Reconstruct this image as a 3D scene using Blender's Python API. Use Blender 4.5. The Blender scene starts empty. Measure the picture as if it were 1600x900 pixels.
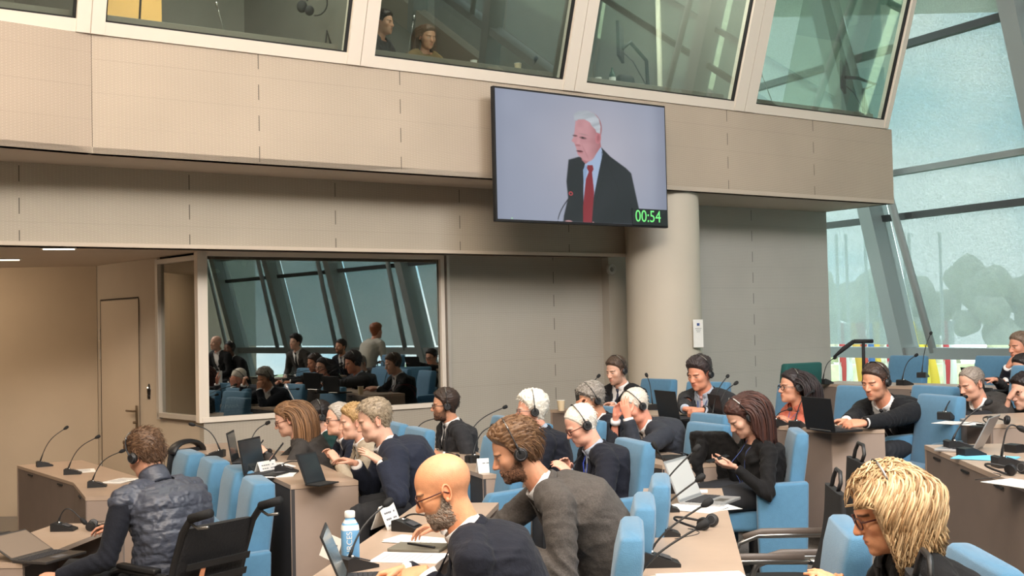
import bpy, bmesh, math, random
import numpy as np
from mathutils import Vector, Matrix, Euler, noise as mnoise

SC = bpy.context.scene
COL = SC.collection
PI = math.pi
random.seed(7)
RNG = np.random.default_rng(7)

# ------------------------------------------------------------------ camera
FPX = 1800.0
PITCH = math.radians(1.85)
ROLL = math.radians(1.3)
CAMP = Vector((0.0, 0.0, 1.72))
_F = Vector((0, math.cos(PITCH), math.sin(PITCH)))
_R0 = Vector((1, 0, 0))
_U0 = Vector((0, -math.sin(PITCH), math.cos(PITCH)))
_R = _R0*math.cos(ROLL) - _U0*math.sin(ROLL)
_U = _U0*math.cos(ROLL) + _R0*math.sin(ROLL)
cam_data = bpy.data.cameras.new('camera')
cam_data.sensor_width = 36.0
cam_data.lens = FPX/1600*36
cam_data.clip_start = 0.05
cam_data.clip_end = 500
cam = bpy.data.objects.new('camera', cam_data)
COL.objects.link(cam)
cam.matrix_world = Matrix((( _R.x, _U.x, -_F.x, CAMP.x), (_R.y, _U.y, -_F.y, CAMP.y), (_R.z, _U.z, -_F.z, CAMP.z), (0, 0, 0, 1)))
SC.camera = cam


def ray(px, py):
    return _F + _R*((px-800)/FPX) + _U*((450-py)/FPX)


def at(px, py, d):
    "world point seen at a pixel of the photograph, d metres ahead"
    v = ray(px, py)
    return CAMP + v*(d/v.y)


def atz(px, py, z):
    "world point seen at a pixel on the horizontal plane z"
    v = ray(px, py)
    return CAMP + v*((z-CAMP.z)/v.z)


# ------------------------------------------------------------------ colour management
SC.view_settings.view_transform = 'Standard'
SC.view_settings.look = 'None'
SC.view_settings.exposure = -0.10
SC.view_settings.gamma = 1.0
SC.view_settings.use_curve_mapping = False


def srgb(r, g, b, a=1.0):
    def f(c):
        c = c/255.0
        return c/12.92 if c <= 0.04045 else ((c+0.055)/1.055)**2.4
    return (f(r), f(g), f(b), a)


# ------------------------------------------------------------------ sky
world = bpy.data.worlds.new('sky')
SC.world = world
world.use_nodes = True
_nt = world.node_tree
_nt.nodes.clear()
_o = _nt.nodes.new('ShaderNodeOutputWorld')
_b = _nt.nodes.new('ShaderNodeBackground')
_tc = _nt.nodes.new('ShaderNodeTexCoord')
_mp = _nt.nodes.new('ShaderNodeMapping')
_mp.inputs['Scale'].default_value = (2.0, 2.0, 5.0)
_ns = _nt.nodes.new('ShaderNodeTexNoise')
_ns.inputs['Scale'].default_value = 2.2
_ns.inputs['Detail'].default_value = 6
_cr = _nt.nodes.new('ShaderNodeValToRGB')
_cr.color_ramp.elements[0].position = 0.40
_cr.color_ramp.elements[0].color = (0.40, 0.66, 0.78, 1)
_cr.color_ramp.elements[1].position = 0.56
_cr.color_ramp.elements[1].color = (0.93, 0.98, 0.98, 1)
_nt.links.new(_tc.outputs['Generated'], _mp.inputs['Vector'])
_nt.links.new(_mp.outputs['Vector'], _ns.inputs['Vector'])
_nt.links.new(_ns.outputs['Fac'], _cr.inputs['Fac'])
_nt.links.new(_cr.outputs['Color'], _b.inputs['Color'])
_nt.links.new(_b.outputs['Background'], _o.inputs['Surface'])
_b.inputs['Strength'].default_value = 4.2

# ------------------------------------------------------------------ lamps under the high ceiling, plus added fill
CEIL_Z = 7.0


def area_lamp(name, loc, target, size, power, color):
    l = bpy.data.lights.new(name, 'AREA')
    l.shape = 'RECTANGLE'
    l.size, l.size_y = size
    l.energy = power
    l.color = color
    o = bpy.data.objects.new(name, l)
    COL.objects.link(o)
    o.location = loc
    d = Vector(target) - Vector(loc)
    o.rotation_euler = d.to_track_quat('-Z', 'Y').to_euler()
    return o


WARM = (1.0, 0.89, 0.76)
area_lamp('ceiling_and_fill_light', (-3.5, 5.0, CEIL_Z-0.25), (-3.0, 6.5, 0), (3.0, 3.0), 330, (1.0, 0.84, 0.68))
area_lamp('ceiling_and_fill_light', (0.5, 3.0, CEIL_Z-0.25), (0.5, 4.5, 0), (4.0, 3.0), 360, WARM)
area_lamp('ceiling_and_fill_light', (0.0, -1.8, CEIL_Z-0.6), (-0.5, 12.0, 2.2), (6.0, 1.6), 1000, WARM)  # added fill from behind the camera, brightens the rear walls at a flatter angle
area_lamp('ceiling_and_fill_light', (4.0, 3.6, CEIL_Z-0.25), (2.5, 10.0, 1.5), (3.0, 3.0), 900, (0.92, 0.96, 1.0))  # added daylight-coloured fill, stands in for light from the facade

# ------------------------------------------------------------------ object helpers


def tag(o, label=None, cat=None, group=None, kind=None):
    if label: o['label'] = label
    if cat: o['category'] = cat
    if group: o['group'] = group
    if kind: o['kind'] = kind
    return o


def empty(name, label, cat, loc=(0, 0, 0), rz=0.0, group=None):
    o = bpy.data.objects.new(name, None)
    o.empty_display_size = 0.1
    COL.objects.link(o)
    o.location = loc
    o.rotation_euler = (0, 0, rz)
    return tag(o, label, cat, group)


def copy_tree(o, parent=None):
    c = o.copy()
    COL.objects.link(c)
    c.parent = parent
    for ch in list(o.children):
        copy_tree(ch, c)
    return c


class MB:
    "collects shapes and links them as ONE mesh object"

    def __init__(self):
        self.v = []
        self.f = []
        self.m = []
        self.mi = 0
        self.col = None

    def add(self, vs, fs):
        b = len(self.v)
        self.v.extend([tuple(p) for p in vs])
        self.f.extend([tuple(i+b for i in q) for q in fs])
        self.m.extend([self.mi]*len(fs))
        return self

    def box(self, c, s, rot=None, bev=0.0, seg=2):
        hx, hy, hz = s[0]/2, s[1]/2, s[2]/2
        if bev > 0:
            bm = bmesh.new()
            bmesh.ops.create_cube(bm, size=1.0)
            for v in bm.verts:
                v.co = Vector((v.co.x*s[0], v.co.y*s[1], v.co.z*s[2]))
            bmesh.ops.bevel(bm, geom=list(bm.edges), offset=min(bev, 0.49*min(s)), segments=seg, profile=0.5, affect='EDGES')
            vs = [v.co.copy() for v in bm.verts]
            bm.verts.index_update()
            fs = [[v.index for v in f.verts] for f in bm.faces]
            bm.free()
        else:
            vs = [Vector((x, y, z)) for x in (-hx, hx) for y in (-hy, hy) for z in (-hz, hz)]
            fs = [(0, 1, 3, 2), (4, 6, 7, 5), (0, 4, 5, 1), (2, 3, 7, 6), (0, 2, 6, 4), (1, 5, 7, 3)]
        M = rot if rot is not None else Matrix.Identity(3)
        c = Vector(c)
        return self.add([M @ v + c for v in vs], fs)

    def prism(self, poly, vec):
        "poly: list of 3D points, extruded by vec"
        n = len(poly)
        vec = Vector(vec)
        a = [Vector(p) for p in poly]
        vs = a + [p+vec for p in a]
        fs = [tuple(range(n-1, -1, -1)), tuple(range(n, 2*n))]
        for i in range(n):
            j = (i+1) % n
            fs.append((i, j, n+j, n+i))
        return self.add(vs, fs)

    def tube(self, pts, r, n=8, cap=True, flat=None, closed=False):
        pts = [Vector(p) for p in pts]
        m = len(pts)
        rs = r if hasattr(r, '__len__') else [r]*m
        vs, fs = [], []
        up = None
        for i, p in enumerate(pts):
            a = pts[(i-1) % m] if (i > 0 or closed) else p
            b = pts[(i+1) % m] if (i < m-1 or closed) else p
            t = (b-a).normalized() if (b-a).length > 1e-9 else Vector((0, 0, 1))
            if up is None:
                up = Vector((0, 0, 1)) if abs(t.z) < 0.9 else Vector((1, 0, 0))
                if flat is not None: up = Vector(flat)
            s = t.cross(up)
            if s.length < 1e-6: s = t.orthogonal()
            s.normalize()
            u = s.cross(t).normalized()
            up = u
            ri = rs[i]
            ra, rb = ri if hasattr(ri, '__len__') else (ri, ri)
            for k in range(n):
                an = 2*PI*k/n
                vs.append(p + s*(math.cos(an)*ra) + u*(math.sin(an)*rb))
        L = m if closed else m-1
        for i in range(L):
            for k in range(n):
                k2 = (k+1) % n
                i2 = (i+1) % m
                fs.append((i*n+k, i*n+k2, i2*n+k2, i2*n+k))
        if cap and not closed:
            fs.append(tuple(range(n-1, -1, -1)))
            fs.append(tuple(range((m-1)*n, m*n)))
        return self.add(vs, fs)

    def ball(self, c, r, nu=14, nv=9, rot=None):
        c = Vector(c)
        r = r if hasattr(r, '__len__') else (r, r, r)
        M = rot if rot is not None else Matrix.Identity(3)
        vs = [c + M @ Vector((0, 0, r[2]))]
        for j in range(1, nv):
            th = PI*j/nv
            for i in range(nu):
                ph = 2*PI*i/nu
                vs.append(c + M @ Vector((r[0]*math.sin(th)*math.cos(ph), r[1]*math.sin(th)*math.sin(ph), r[2]*math.cos(th))))
        vs.append(c - M @ Vector((0, 0, r[2])))
        fs = []
        for i in range(nu):
            fs.append((0, 1+i, 1+(i+1) % nu))
        for j in range(nv-2):
            for i in range(nu):
                a = 1+j*nu
                fs.append((a+i, a+nu+i, a+nu+(i+1) % nu, a+(i+1) % nu))
        a = 1+(nv-2)*nu
        for i in range(nu):
            fs.append((a+i, len(vs)-1, a+(i+1) % nu))
        return self.add(vs, fs)

    def lathe(self, prof, c=(0, 0, 0), n=20, rot=None):
        "prof: list of (radius, z)"
        c = Vector(c)
        M = rot if rot is not None else Matrix.Identity(3)
        vs, fs = [], []
        for (r, z) in prof:
            for k in range(n):
                a = 2*PI*k/n
                vs.append(c + M @ Vector((r*math.cos(a), r*math.sin(a), z)))
        for i in range(len(prof)-1):
            for k in range(n):
                k2 = (k+1) % n
                fs.append((i*n+k, i*n+k2, (i+1)*n+k2, (i+1)*n+k))
        fs.append(tuple(range(n-1, -1, -1)))
        fs.append(tuple(range((len(prof)-1)*n, len(prof)*n)))
        return self.add(vs, fs)

    def loft(self, rings, cap=True):
        n = len(rings[0])
        vs = [p for r in rings for p in r]
        fs = []
        for i in range(len(rings)-1):
            for k in range(n):
                k2 = (k+1) % n
                fs.append((i*n+k, i*n+k2, (i+1)*n+k2, (i+1)*n+k))
        if cap:
            fs.append(tuple(range(n-1, -1, -1)))
            fs.append(tuple(range((len(rings)-1)*n, len(rings)*n)))
        return self.add(vs, fs)

    def mesh(self, name, smooth=False):
        me = bpy.data.meshes.new(name)
        me.from_pydata(self.v, [], self.f)
        if smooth:
            me.polygons.foreach_set('use_smooth', [True]*len(me.polygons))
        me.update()
        return me

    def build(self, name, mat=None, parent=None, smooth=False, angle=None):
        me = self.mesh(name, smooth)
        mats = mat if isinstance(mat, (list, tuple)) else [mat]
        for m_ in mats:
            if m_ is not None: me.materials.append(m_)
        if len(mats) > 1:
            me.polygons.foreach_set('material_index', self.m)
        if angle is not None:
            me.set_sharp_from_angle(angle=math.radians(angle))
        o = bpy.data.objects.new(name, me)
        COL.objects.link(o)
        o.parent = parent
        return o


def part(name, mb, mat, parent=None, smooth=False, angle=None):
    return mb.build(name, mat, parent, smooth or angle is not None, angle)


def set_vcol(me, cols, name='Col'):
    a = me.color_attributes.new(name=name, type='FLOAT_COLOR', domain='POINT')
    c = np.ones((len(me.vertices), 4), dtype=np.float32)
    c[:, :cols.shape[1]] = cols
    a.data.foreach_set('color', c.ravel())


# ------------------------------------------------------------------ materials
_M = {}


def mat(name, color=(0.5, 0.5, 0.5, 1), rough=0.6, metal=0.0, var=0.0, vscale=20.0, bump=0.0, bscale=60.0, spec=0.5, emit=None, estr=1.0,
        vcol=False, sheen=0.0, alpha=1.0, bdetail=3.0, stretch=None, coat=0.0, sss=0.0, trans=0.0):
    if name in _M: return _M[name]
    m = bpy.data.materials.new(name)
    m.use_nodes = True
    nt = m.node_tree
    b = nt.nodes['Principled BSDF']
    b.inputs['Base Color'].default_value = color
    b.inputs['Roughness'].default_value = rough
    b.inputs['Metallic'].default_value = metal
    b.inputs['Specular IOR Level'].default_value = spec
    if sheen: b.inputs['Sheen Weight'].default_value = sheen
    if coat: b.inputs['Coat Weight'].default_value = coat
    if alpha < 1: b.inputs['Alpha'].default_value = alpha
    if trans: b.inputs['Transmission Weight'].default_value = trans
    if sss:
        b.inputs['Subsurface Weight'].default_value = sss
        b.inputs['Subsurface Radius'].default_value = (0.012, 0.004, 0.002)
    tc = nt.nodes.new('ShaderNodeTexCoord')
    vec = tc.outputs['Object']
    if stretch:
        mp = nt.nodes.new('ShaderNodeMapping')
        mp.inputs['Scale'].default_value = stretch
        nt.links.new(vec, mp.inputs['Vector'])
        vec = mp.outputs['Vector']
    base = None
    if vcol:
        a = nt.nodes.new('ShaderNodeVertexColor')
        a.layer_name = 'Col'
        base = a.outputs['Color']
        nt.links.new(base, b.inputs['Base Color'])
    if var > 0:
        n = nt.nodes.new('ShaderNodeTexNoise')
        n.inputs['Scale'].default_value = vscale
        n.inputs['Detail'].default_value = 4
        nt.links.new(vec, n.inputs['Vector'])
        mr = nt.nodes.new('ShaderNodeMapRange')
        mr.inputs['From Min'].default_value = 0.3
        mr.inputs['From Max'].default_value = 0.7
        mr.inputs['To Min'].default_value = 1-var
        mr.inputs['To Max'].default_value = 1+var
        nt.links.new(n.outputs['Fac'], mr.inputs['Value'])
        mx = nt.nodes.new('ShaderNodeVectorMath')
        mx.operation = 'SCALE'
        if base is not None: nt.links.new(base, mx.inputs[0])
        else: mx.inputs[0].default_value = color[:3]
        nt.links.new(mr.outputs['Result'], mx.inputs['Scale'])
        nt.links.new(mx.outputs['Vector'], b.inputs['Base Color'])
    if bump > 0:
        n = nt.nodes.new('ShaderNodeTexNoise')
        n.inputs['Scale'].default_value = bscale
        n.inputs['Detail'].default_value = bdetail
        nt.links.new(vec, n.inputs['Vector'])
        bp = nt.nodes.new('ShaderNodeBump')
        bp.inputs['Strength'].default_value = bump
        bp.inputs['Distance'].default_value = 0.01
        nt.links.new(n.outputs['Fac'], bp.inputs['Height'])
        nt.links.new(bp.outputs['Normal'], b.inputs['Normal'])
    if emit is not None:
        b.inputs['Emission Color'].default_value = emit
        b.inputs['Emission Strength'].default_value = estr
    _M[name] = m
    return m


BLACK = mat('black_plastic', srgb(28, 28, 30), 0.45, bump=0.1, bscale=300)
MATBLACK = mat('matte_black', srgb(20, 20, 22), 0.8)
STEEL = mat('brushed_steel', srgb(150, 148, 145), 0.3, 0.9)
CHROME = mat('bright_chrome', srgb(205, 205, 205), 0.15, 1.0)
SILVER = mat('silver_shell', srgb(178, 178, 180), 0.35, 0.6)
PAPER = mat('white_paper', srgb(232, 230, 226), 0.8, var=0.03)
WHITE = mat('white_plastic', srgb(225, 224, 220), 0.4)

# ------------------------------------------------------------------ the room
UA = Vector((0.827, 0.562, 0)).normalized()       # along the rear wall, receding to the right
NA = Vector((UA.y, -UA.x, 0))                      # from the rear wall into the hall
A0 = Vector((-2.98, 11.14, 0))
ANG = math.atan2(UA.y, UA.x)


def W(s, t, z=0.0):
    p = A0 + UA*s + NA*t
    p.z = z
    return p


def s_of(px, py, t, z=None, tilt=0.0, z0=0.0):
    "distance along the rear wall where the sight line meets the plane t"
    v = ray(px, py)
    n2 = Vector((NA.x, NA.y, -tilt))
    p0 = A0 + NA*t + Vector((0, 0, z0))
    k = (p0-CAMP).dot(n2)/v.dot(n2)
    return (CAMP + v*k - A0).dot(UA)


def groove_mat(name, col, seams=(), dash=0.27, period=0.0105, depth=0.28, off=0.0):
    m = mat(name, col, 0.75, var=0.05, vscale=1.2)
    nt = m.node_tree
    b = nt.nodes['Principled BSDF']
    tc = nt.nodes.new('ShaderNodeTexCoord')
    sx = nt.nodes.new('ShaderNodeSeparateXYZ')
    nt.links.new(tc.outputs['Object'], sx.inputs[0])

    def M(op, a, bb=None, c=None):
        n = nt.nodes.new('ShaderNodeMath')
        n.operation = op
        for i, q in enumerate((a, bb, c)):
            if q is None: continue
            if isinstance(q, (int, float)): n.inputs[i].default_value = q
            else: nt.links.new(q, n.inputs[i])
        return n.outputs[0]
    z = sx.outputs['Z']
    x = sx.outputs['X']
    # fine horizontal grooves, broken every few centimetres
    fr = M('FRACT', M('DIVIDE', z, period))
    g = M('LESS_THAN', fr, 0.36)
    br = M('GREATER_THAN', M('FRACT', M('ADD', M('DIVIDE', x, 0.062), M('MULTIPLY', M('FLOOR', M('DIVIDE', z, period)), 0.5))), 0.10)
    g = M('MULTIPLY', g, br)
    # board joints: long horizontal hairlines
    hj = M('LESS_THAN', M('FRACT', M('DIVIDE', M('ADD', z, off), dash)), 0.018)
    tot = M('MAXIMUM', M('MULTIPLY', g, depth), M('MULTIPLY', hj, 0.13))
    for s in seams:
        ln = M('LESS_THAN', M('ABSOLUTE', M('SUBTRACT', x, s)), 0.0045)
        ds = M('GREATER_THAN', M('FRACT', M('DIVIDE', M('ADD', z, off+dash*0.25), dash)), 0.5)
        tot = M('MAXIMUM', tot, M('MULTIPLY', M('MULTIPLY', ln, ds), 0.75))
    k = M('SUBTRACT', 1.0, tot)
    lk = b.inputs['Base Color'].links[0].from_socket
    sc_ = nt.nodes.new('ShaderNodeVectorMath')
    sc_.operation = 'SCALE'
    nt.links.new(lk, sc_.inputs[0])
    nt.links.new(k, sc_.inputs['Scale'])
    nt.links.new(sc_.outputs['Vector'], b.inputs['Base Color'])
    return m


def slab(name, p0, ulen, z0, z1, thick, m, ang=ANG, tilt=0.0, kind='structure'):
    """upright slab: front face on the line from p0 along ang; body behind it; tilt leans the top forwards"""
    mb = MB()
    h = z1-z0
    k = tilt*h
    vs = [(0, 0, 0), (ulen, 0, 0), (ulen, thick, 0), (0, thick, 0), (0, -k, h), (ulen, -k, h), (ulen, thick-k, h), (0, thick-k, h)]
    mb.add(vs, [(0, 3, 2, 1), (4, 5, 6, 7), (0, 1, 5, 4), (1, 2, 6, 5), (2, 3, 7, 6), (3, 0, 4, 7)])
    o = mb.build(name, m)
    o.location = (p0[0], p0[1], z0)
    o.rotation_euler = (0, 0, ang)
    if kind: o['kind'] = kind
    return o


def flat_poly(name, pts, z, thick, m, kind='structure'):
    mb = MB()
    mb.prism([(p[0], p[1], z) for p in pts], (0, 0, thick))
    o = mb.build(name, m)
    if kind: o['kind'] = kind
    return o


FASC = srgb(186, 170, 152)
PLASTER = mat('plaster_wall', srgb(182, 168, 150), 0.85, var=0.03, vscale=3)
SOFFIT = mat('soffit_paint', srgb(196, 182, 166), 0.8, var=0.02, vscale=2)
FRAMEM = mat('window_frame_paint', srgb(222, 210, 196), 0.45)
TRIMM = mat('wall_trim_metal', srgb(190, 182, 172), 0.4, 0.3)
CARPET = mat('carpet', srgb(128, 120, 112), 0.95, var=0.18, vscale=90, bump=0.4, bscale=300)
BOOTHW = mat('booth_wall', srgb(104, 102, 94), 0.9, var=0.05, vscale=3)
BOOTHD = mat('booth_wall_light', srgb(176, 172, 158), 0.85, var=0.04, vscale=3)
COLM = mat('column_paint', srgb(198, 188, 172), 0.7, var=0.02, vscale=2)

# floor in steps: the hall floor, the low front tier on the left, the raised tiers on the right
flat_poly('floor', [(-11, -3.3), (20, -3.3), (20, 20), (-11, 20)], -0.42, 0.12, CARPET)
TIERS = [
    ('trim_1', [(-1.75, 5.2), (-1.48, 7.0), (-2.62, 9.9), (-3.2, 11.0), (6.0, 17.5), (16.0, -3.0), (-2.2, -3.0)], -0.30, 0.30),
    ('trim_2', [(2.05, 7.6), (2.28, 8.75), (0.22, 11.85), (1.0, 13.6), (5.6, 16.2), (15.0, -2.0), (1.75, -2.0), (1.75, 4.5)], 0.0, 0.16),
    ('trim_3', [(3.15, 7.75), (2.45, 10.5), (3.4, 13.6), (6.1, 14.6), (12.6, 1), (3.2, 1)], 0.16, 0.16),
]
for nm, pts, z, h in TIERS:
    flat_poly(nm, pts, z, h, CARPET)

# door wall, left wall, its ceiling
DD = Vector((-0.63, 0.70, 0)).normalized()
ANGD = math.atan2(-DD.y, -DD.x)                    # from the far corner towards the window corner
cornerL = W(0, 0) + DD*2.58
slab('wall_left', (cornerL.x-7.0, cornerL.y-0.15), 7.0, -0.3, 2.5, 0.12, mat('wall_left_paint', srgb(176, 158, 136), 0.85, var=0.03, vscale=2), ang=0.02)
slab('wall_door', (cornerL.x, cornerL.y), 1.62, -0.3, 2.5, 0.10, PLASTER, ang=ANGD)
sideL = W(0, 0) + DD*0.96
slab('wall_under_side_window', (sideL.x, sideL.y), 0.90, -0.3, 0.88, 0.10, PLASTER, ang=ANGD)
mb = MB()
mb.prism([(-11, 8.0, 2.5), (-11, 13.2, 2.5), (cornerL.x, cornerL.y+0.1, 2.5), tuple(W(0, -0.1, 2.5)), tuple(W(4.8, -0.1, 2.5)), tuple(W(4.9, 0.5, 2.5)), tuple(W(4.9, 0.68, 2.5)), tuple(W(-3.3, 0.68, 2.5)), tuple(W(-5.0, 0.2, 2.5))], (0, 0, 0.06))
o = mb.build('ceiling', SOFFIT)
o['kind'] = 'structure'
# dark shallow recess of the ceiling at the left wall, and two recessed linear lights
for i, (px, py) in enumerate(((92, 388), (8, 405))):
    p = atz(px, py, 2.495)
    r = empty('recessed_ceiling_light', ['recessed ceiling light nearer the low beam above the door corner', 'recessed ceiling light cut by the left edge of the photo'][i], 'light', (p.x, p.y, 2.5), 0.3)
    m = MB()
    m.box((0, 0, -0.006), (0.30, 0.10, 0.012), None, 0.004)
    part('housing', m, WHITE, r)
    m = MB()
    m.box((0, 0, -0.014), (0.26, 0.06, 0.006))
    part('diffuser', m, mat('lamp_glow', (1, 0.86, 0.66, 1), 0.5, emit=(1.0, 0.86, 0.66, 1), estr=6.0), r)
    l = bpy.data.lights.new('downlight', 'SPOT')
    l.energy = 70
    l.spot_size = 2.2
    l.spot_blend = 0.8
    l.shadow_soft_size = 0.08
    l.color = (1.0, 0.78, 0.55)
    lo = bpy.data.objects.new('downlight', l)
    COL.objects.link(lo)
    lo.location = (0, 0, -0.05)
    lo.parent = r

area_lamp('wall_washer', (-6.4, 11.9, 2.45), (-5.9, 13.0, 0.0), (1.2, 0.3), 26, (1.0, 0.80, 0.58))
# the door with its hinges, handle and badge reader
dp = cornerL - DD*0.06
mb = MB()
door = empty('door_1', None, None, (0, 0, 0))
door['kind'] = 'structure'
del_ = None


def onD(s, t, z):
    "point on the door wall, s metres from the far corner, t in front of it"
    n = Vector((-DD.y, DD.x, 0))
    n = Vector((DD.y, -DD.x, 0)) if n.y > 0 else n
    if n.y > 0: n = -n
    p = cornerL - DD*s + n*t
    return Vector((p.x, p.y, z))


RD = Matrix.Rotation(ANGD, 3, 'Z')
m = MB()
m.box(onD(0.62, 0.006, 0.90), (0.98, 0.012, 2.38), RD, 0.003)
part('door_leaf', m, mat('door_paint', srgb(190, 174, 154), 0.6, var=0.03, vscale=2), door)
m = MB()
for s, w, z, h in ((0.12, 0.008, 0.90, 2.40), (1.12, 0.008, 0.90, 2.40)):
    m.box(onD(s, 0.013, z), (w, 0.004, h), RD)
m.box(onD(0.62, 0.013, 2.105), (1.0, 0.004, 0.014), RD)
part('door_gap', m, mat('shadow_gap', srgb(60, 50, 44), 0.9), door)
for z in (1.72, 1.50, 0.25):
    m = MB()
    m.tube([onD(0.115, 0.02, z-0.06), onD(0.115, 0.02, z+0.06)], 0.010, 8)
    part('hinge', m, TRIMM, door)
m = MB()
m.box(onD(1.06, 0.02, 0.82), (0.05, 0.012, 0.28), RD, 0.005)
m.tube([onD(1.06, 0.02, 0.90), onD(1.06, 0.06, 0.90), onD(1.03, 0.065, 0.90), onD(0.90, 0.065, 0.90)], 0.011, 8)
m.tube([onD(1.06, 0.02, 0.78), onD(1.06, 0.06, 0.78)], 0.014, 8)
part('door_handle', m, mat('dull_brass', srgb(126, 108, 88), 0.35, 0.8), door, True, 40)
rd = empty('badge_reader', 'small black oval badge reader with a lit spot on the wall beside the door', 'card reader', onD(1.33, 0.0, 1.0))
base = Vector(rd.location)
m = MB()
m.ball((0, 0, 0.12), (0.035, 0.02, 0.075), 14, 10, RD)
m.box((0, 0, 0.06), (0.05, 0.03, 0.05), RD, 0.008)
part('housing', m, mat('glossy_black', srgb(30, 26, 24), 0.2), rd, True, 40)
m = MB()
m.ball(RD @ Vector((0.01, -0.021, 0.155)), 0.007, 8, 6)
part('indicator_lamp', m, mat('amber_led', (1, 0.8, 0.5, 1), 0.5, emit=(1, 0.85, 0.6, 1), estr=6), rd, True)

# technician's booth: large interior window in the rear wall plus its narrow side window
GLASSD = None


def glass_mat(name, refl, tint, rough=0.0):
    m = bpy.data.materials.new(name)
    m.use_nodes = True
    nt = m.node_tree
    nt.nodes.clear()
    out = nt.nodes.new('ShaderNodeOutputMaterial')
    tr = nt.nodes.new('ShaderNodeBsdfTransparent')
    tr.inputs['Color'].default_value = tint
    gl = nt.nodes.new('ShaderNodeBsdfGlossy')
    gl.inputs['Roughness'].default_value = rough
    gl.inputs['Color'].default_value = (0.96, 0.96, 0.93, 1)
    mx = nt.nodes.new('ShaderNodeMixShader')
    lw = nt.nodes.new('ShaderNodeFresnel')
    geo = nt.nodes.new('ShaderNodeNewGeometry')
    ior = nt.nodes.new('ShaderNodeMapRange')            # same index on both faces of the thin pane
    ior.inputs['To Min'].default_value = 1.5
    ior.inputs['To Max'].default_value = 1/1.5
    nt.links.new(geo.outputs['Backfacing'], ior.inputs['Value'])
    nt.links.new(ior.outputs[0], lw.inputs['IOR'])
    ad = nt.nodes.new('ShaderNodeMath')
    ad.operation = 'ADD'
    ad.use_clamp = True
    ad.inputs[1].default_value = refl
    nt.links.new(lw.outputs[0], ad.inputs[0])
    nt.links.new(ad.outputs[0], mx.inputs['Fac'])
    nt.links.new(tr.outputs[0], mx.inputs[1])
    nt.links.new(gl.outputs[0], mx.inputs[2])
    nt.links.new(mx.outputs[0], out.inputs['Surface'])
    return m


MIRRORG = glass_mat('tinted_booth_glass', 0.26, (0.42, 0.46, 0.45, 1))
BOOTHG = glass_mat('interpreter_glass', 0.10, (0.80, 0.86, 0.83, 1))
CLEARG = glass_mat('facade_glass', 0.02, (0.93, 0.97, 0.97, 1))
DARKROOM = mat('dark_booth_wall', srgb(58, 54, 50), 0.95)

WS = 2.62                                            # window length
win = empty('window_1', None, None, (0, 0, 0))
win['kind'] = 'structure'
RA = Matrix.Rotation(ANG, 3, 'Z')
ZB, ZT = 0.90, 2.46
m = MB()
m.box(W(WS/2, 0.0, (ZB+ZT)/2), (WS, 0.012, ZT-ZB), RA)
part('glass_pane', m, MIRRORG, win)
m = MB()
m.box(W(-0.03, 0.0, (ZB+ZT)/2), (0.10, 0.10, ZT-ZB+0.10), RA, 0.004)
m.box(W(WS/2, 0.0, ZB-0.025), (WS+0.10, 0.11, 0.05), RA, 0.004)
m.box(W(WS/2, 0.0, ZT+0.02), (WS+0.10, 0.10, 0.045), RA, 0.004)
m.box(W(WS+0.035, 0.0, (ZB+ZT)/2), (0.05, 0.10, ZT-ZB+0.10), RA, 0.004)
part('window_frame', m, FRAMEM, win)
m = MB()
c = W(0, 0)+DD*0.50
m.box((c.x, c.y, 1.66), (0.88, 0.012, 1.54), RD)
part('side_pane', m, MIRRORG, win)
m = MB()
for s_, w_ in ((0.96, 0.06), (0.045, 0.05)):
    c = W(0, 0)+DD*s_
    m.box((c.x, c.y, 1.66), (w_, 0.09, 1.64), RD, 0.004)
for z in (0.885, 2.45):
    c = W(0, 0)+DD*0.50
    m.box((c.x, c.y, z), (0.96, 0.09, 0.05), RD, 0.004)
part('side_frame', m, TRIMM, win)
# room behind the glass
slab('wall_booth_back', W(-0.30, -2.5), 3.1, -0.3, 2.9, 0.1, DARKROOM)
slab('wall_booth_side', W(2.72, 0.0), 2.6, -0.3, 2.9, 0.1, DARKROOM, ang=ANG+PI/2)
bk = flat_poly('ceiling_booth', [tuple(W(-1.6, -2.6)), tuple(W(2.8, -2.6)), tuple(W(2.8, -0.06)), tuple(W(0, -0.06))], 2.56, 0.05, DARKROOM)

G_LOW = groove_mat('grooved_wall_panel', srgb(176, 166, 152), (1.55,), depth=0.26)
slab('wall_below_window', W(-0.03, 0.03), WS+0.08, -0.3, ZB-0.05, 0.12, G_LOW)
sA = WS+0.08
sB = s_of(942, 500, 0.03)
sC = s_of(1000, 500, 0.20)
slab('wall_rear_panel', W(sA, 0.03), sB-sA, -0.3, 2.56, 0.12, groove_mat('grooved_rear_panel', srgb(178, 171, 159), ((s_of(866, 500, .03)-sA),), depth=0.28))
m = MB()
m.box(W(sA+0.015, 0.045, 1.1), (0.035, 0.05, 2.9), RA)
o = m.build('trim_4', TRIMM)
o['kind'] = 'structure'
# plain pier beside the column
slab('wall_pier', W(sB, 0.16), sC-sB+0.5, -0.3, 2.56, 0.3, mat('pier_paint', srgb(176, 168, 156), 0.8, var=0.02, vscale=2))
# low beam over the window wall
sE = s_of(990, 380, 0.70)
seamsB = [s_of(x, 330, 0.70)+4.6 for x in (30, 296, 524, 718, 888)]
slab('wall_low_beam', W(-4.6, 0.70), sE+4.6, 2.5, 3.19, 0.55, groove_mat('grooved_beam_panel', srgb(184, 172, 155), seamsB, depth=0.36, off=0.10))
m = MB()
m.box(W((sE-4.6)/2, 0.72, 2.49), (sE+4.6, 0.06, 0.035), RA)
o = m.build('trim_5', SOFFIT)
o['kind'] = 'structure'
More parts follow.
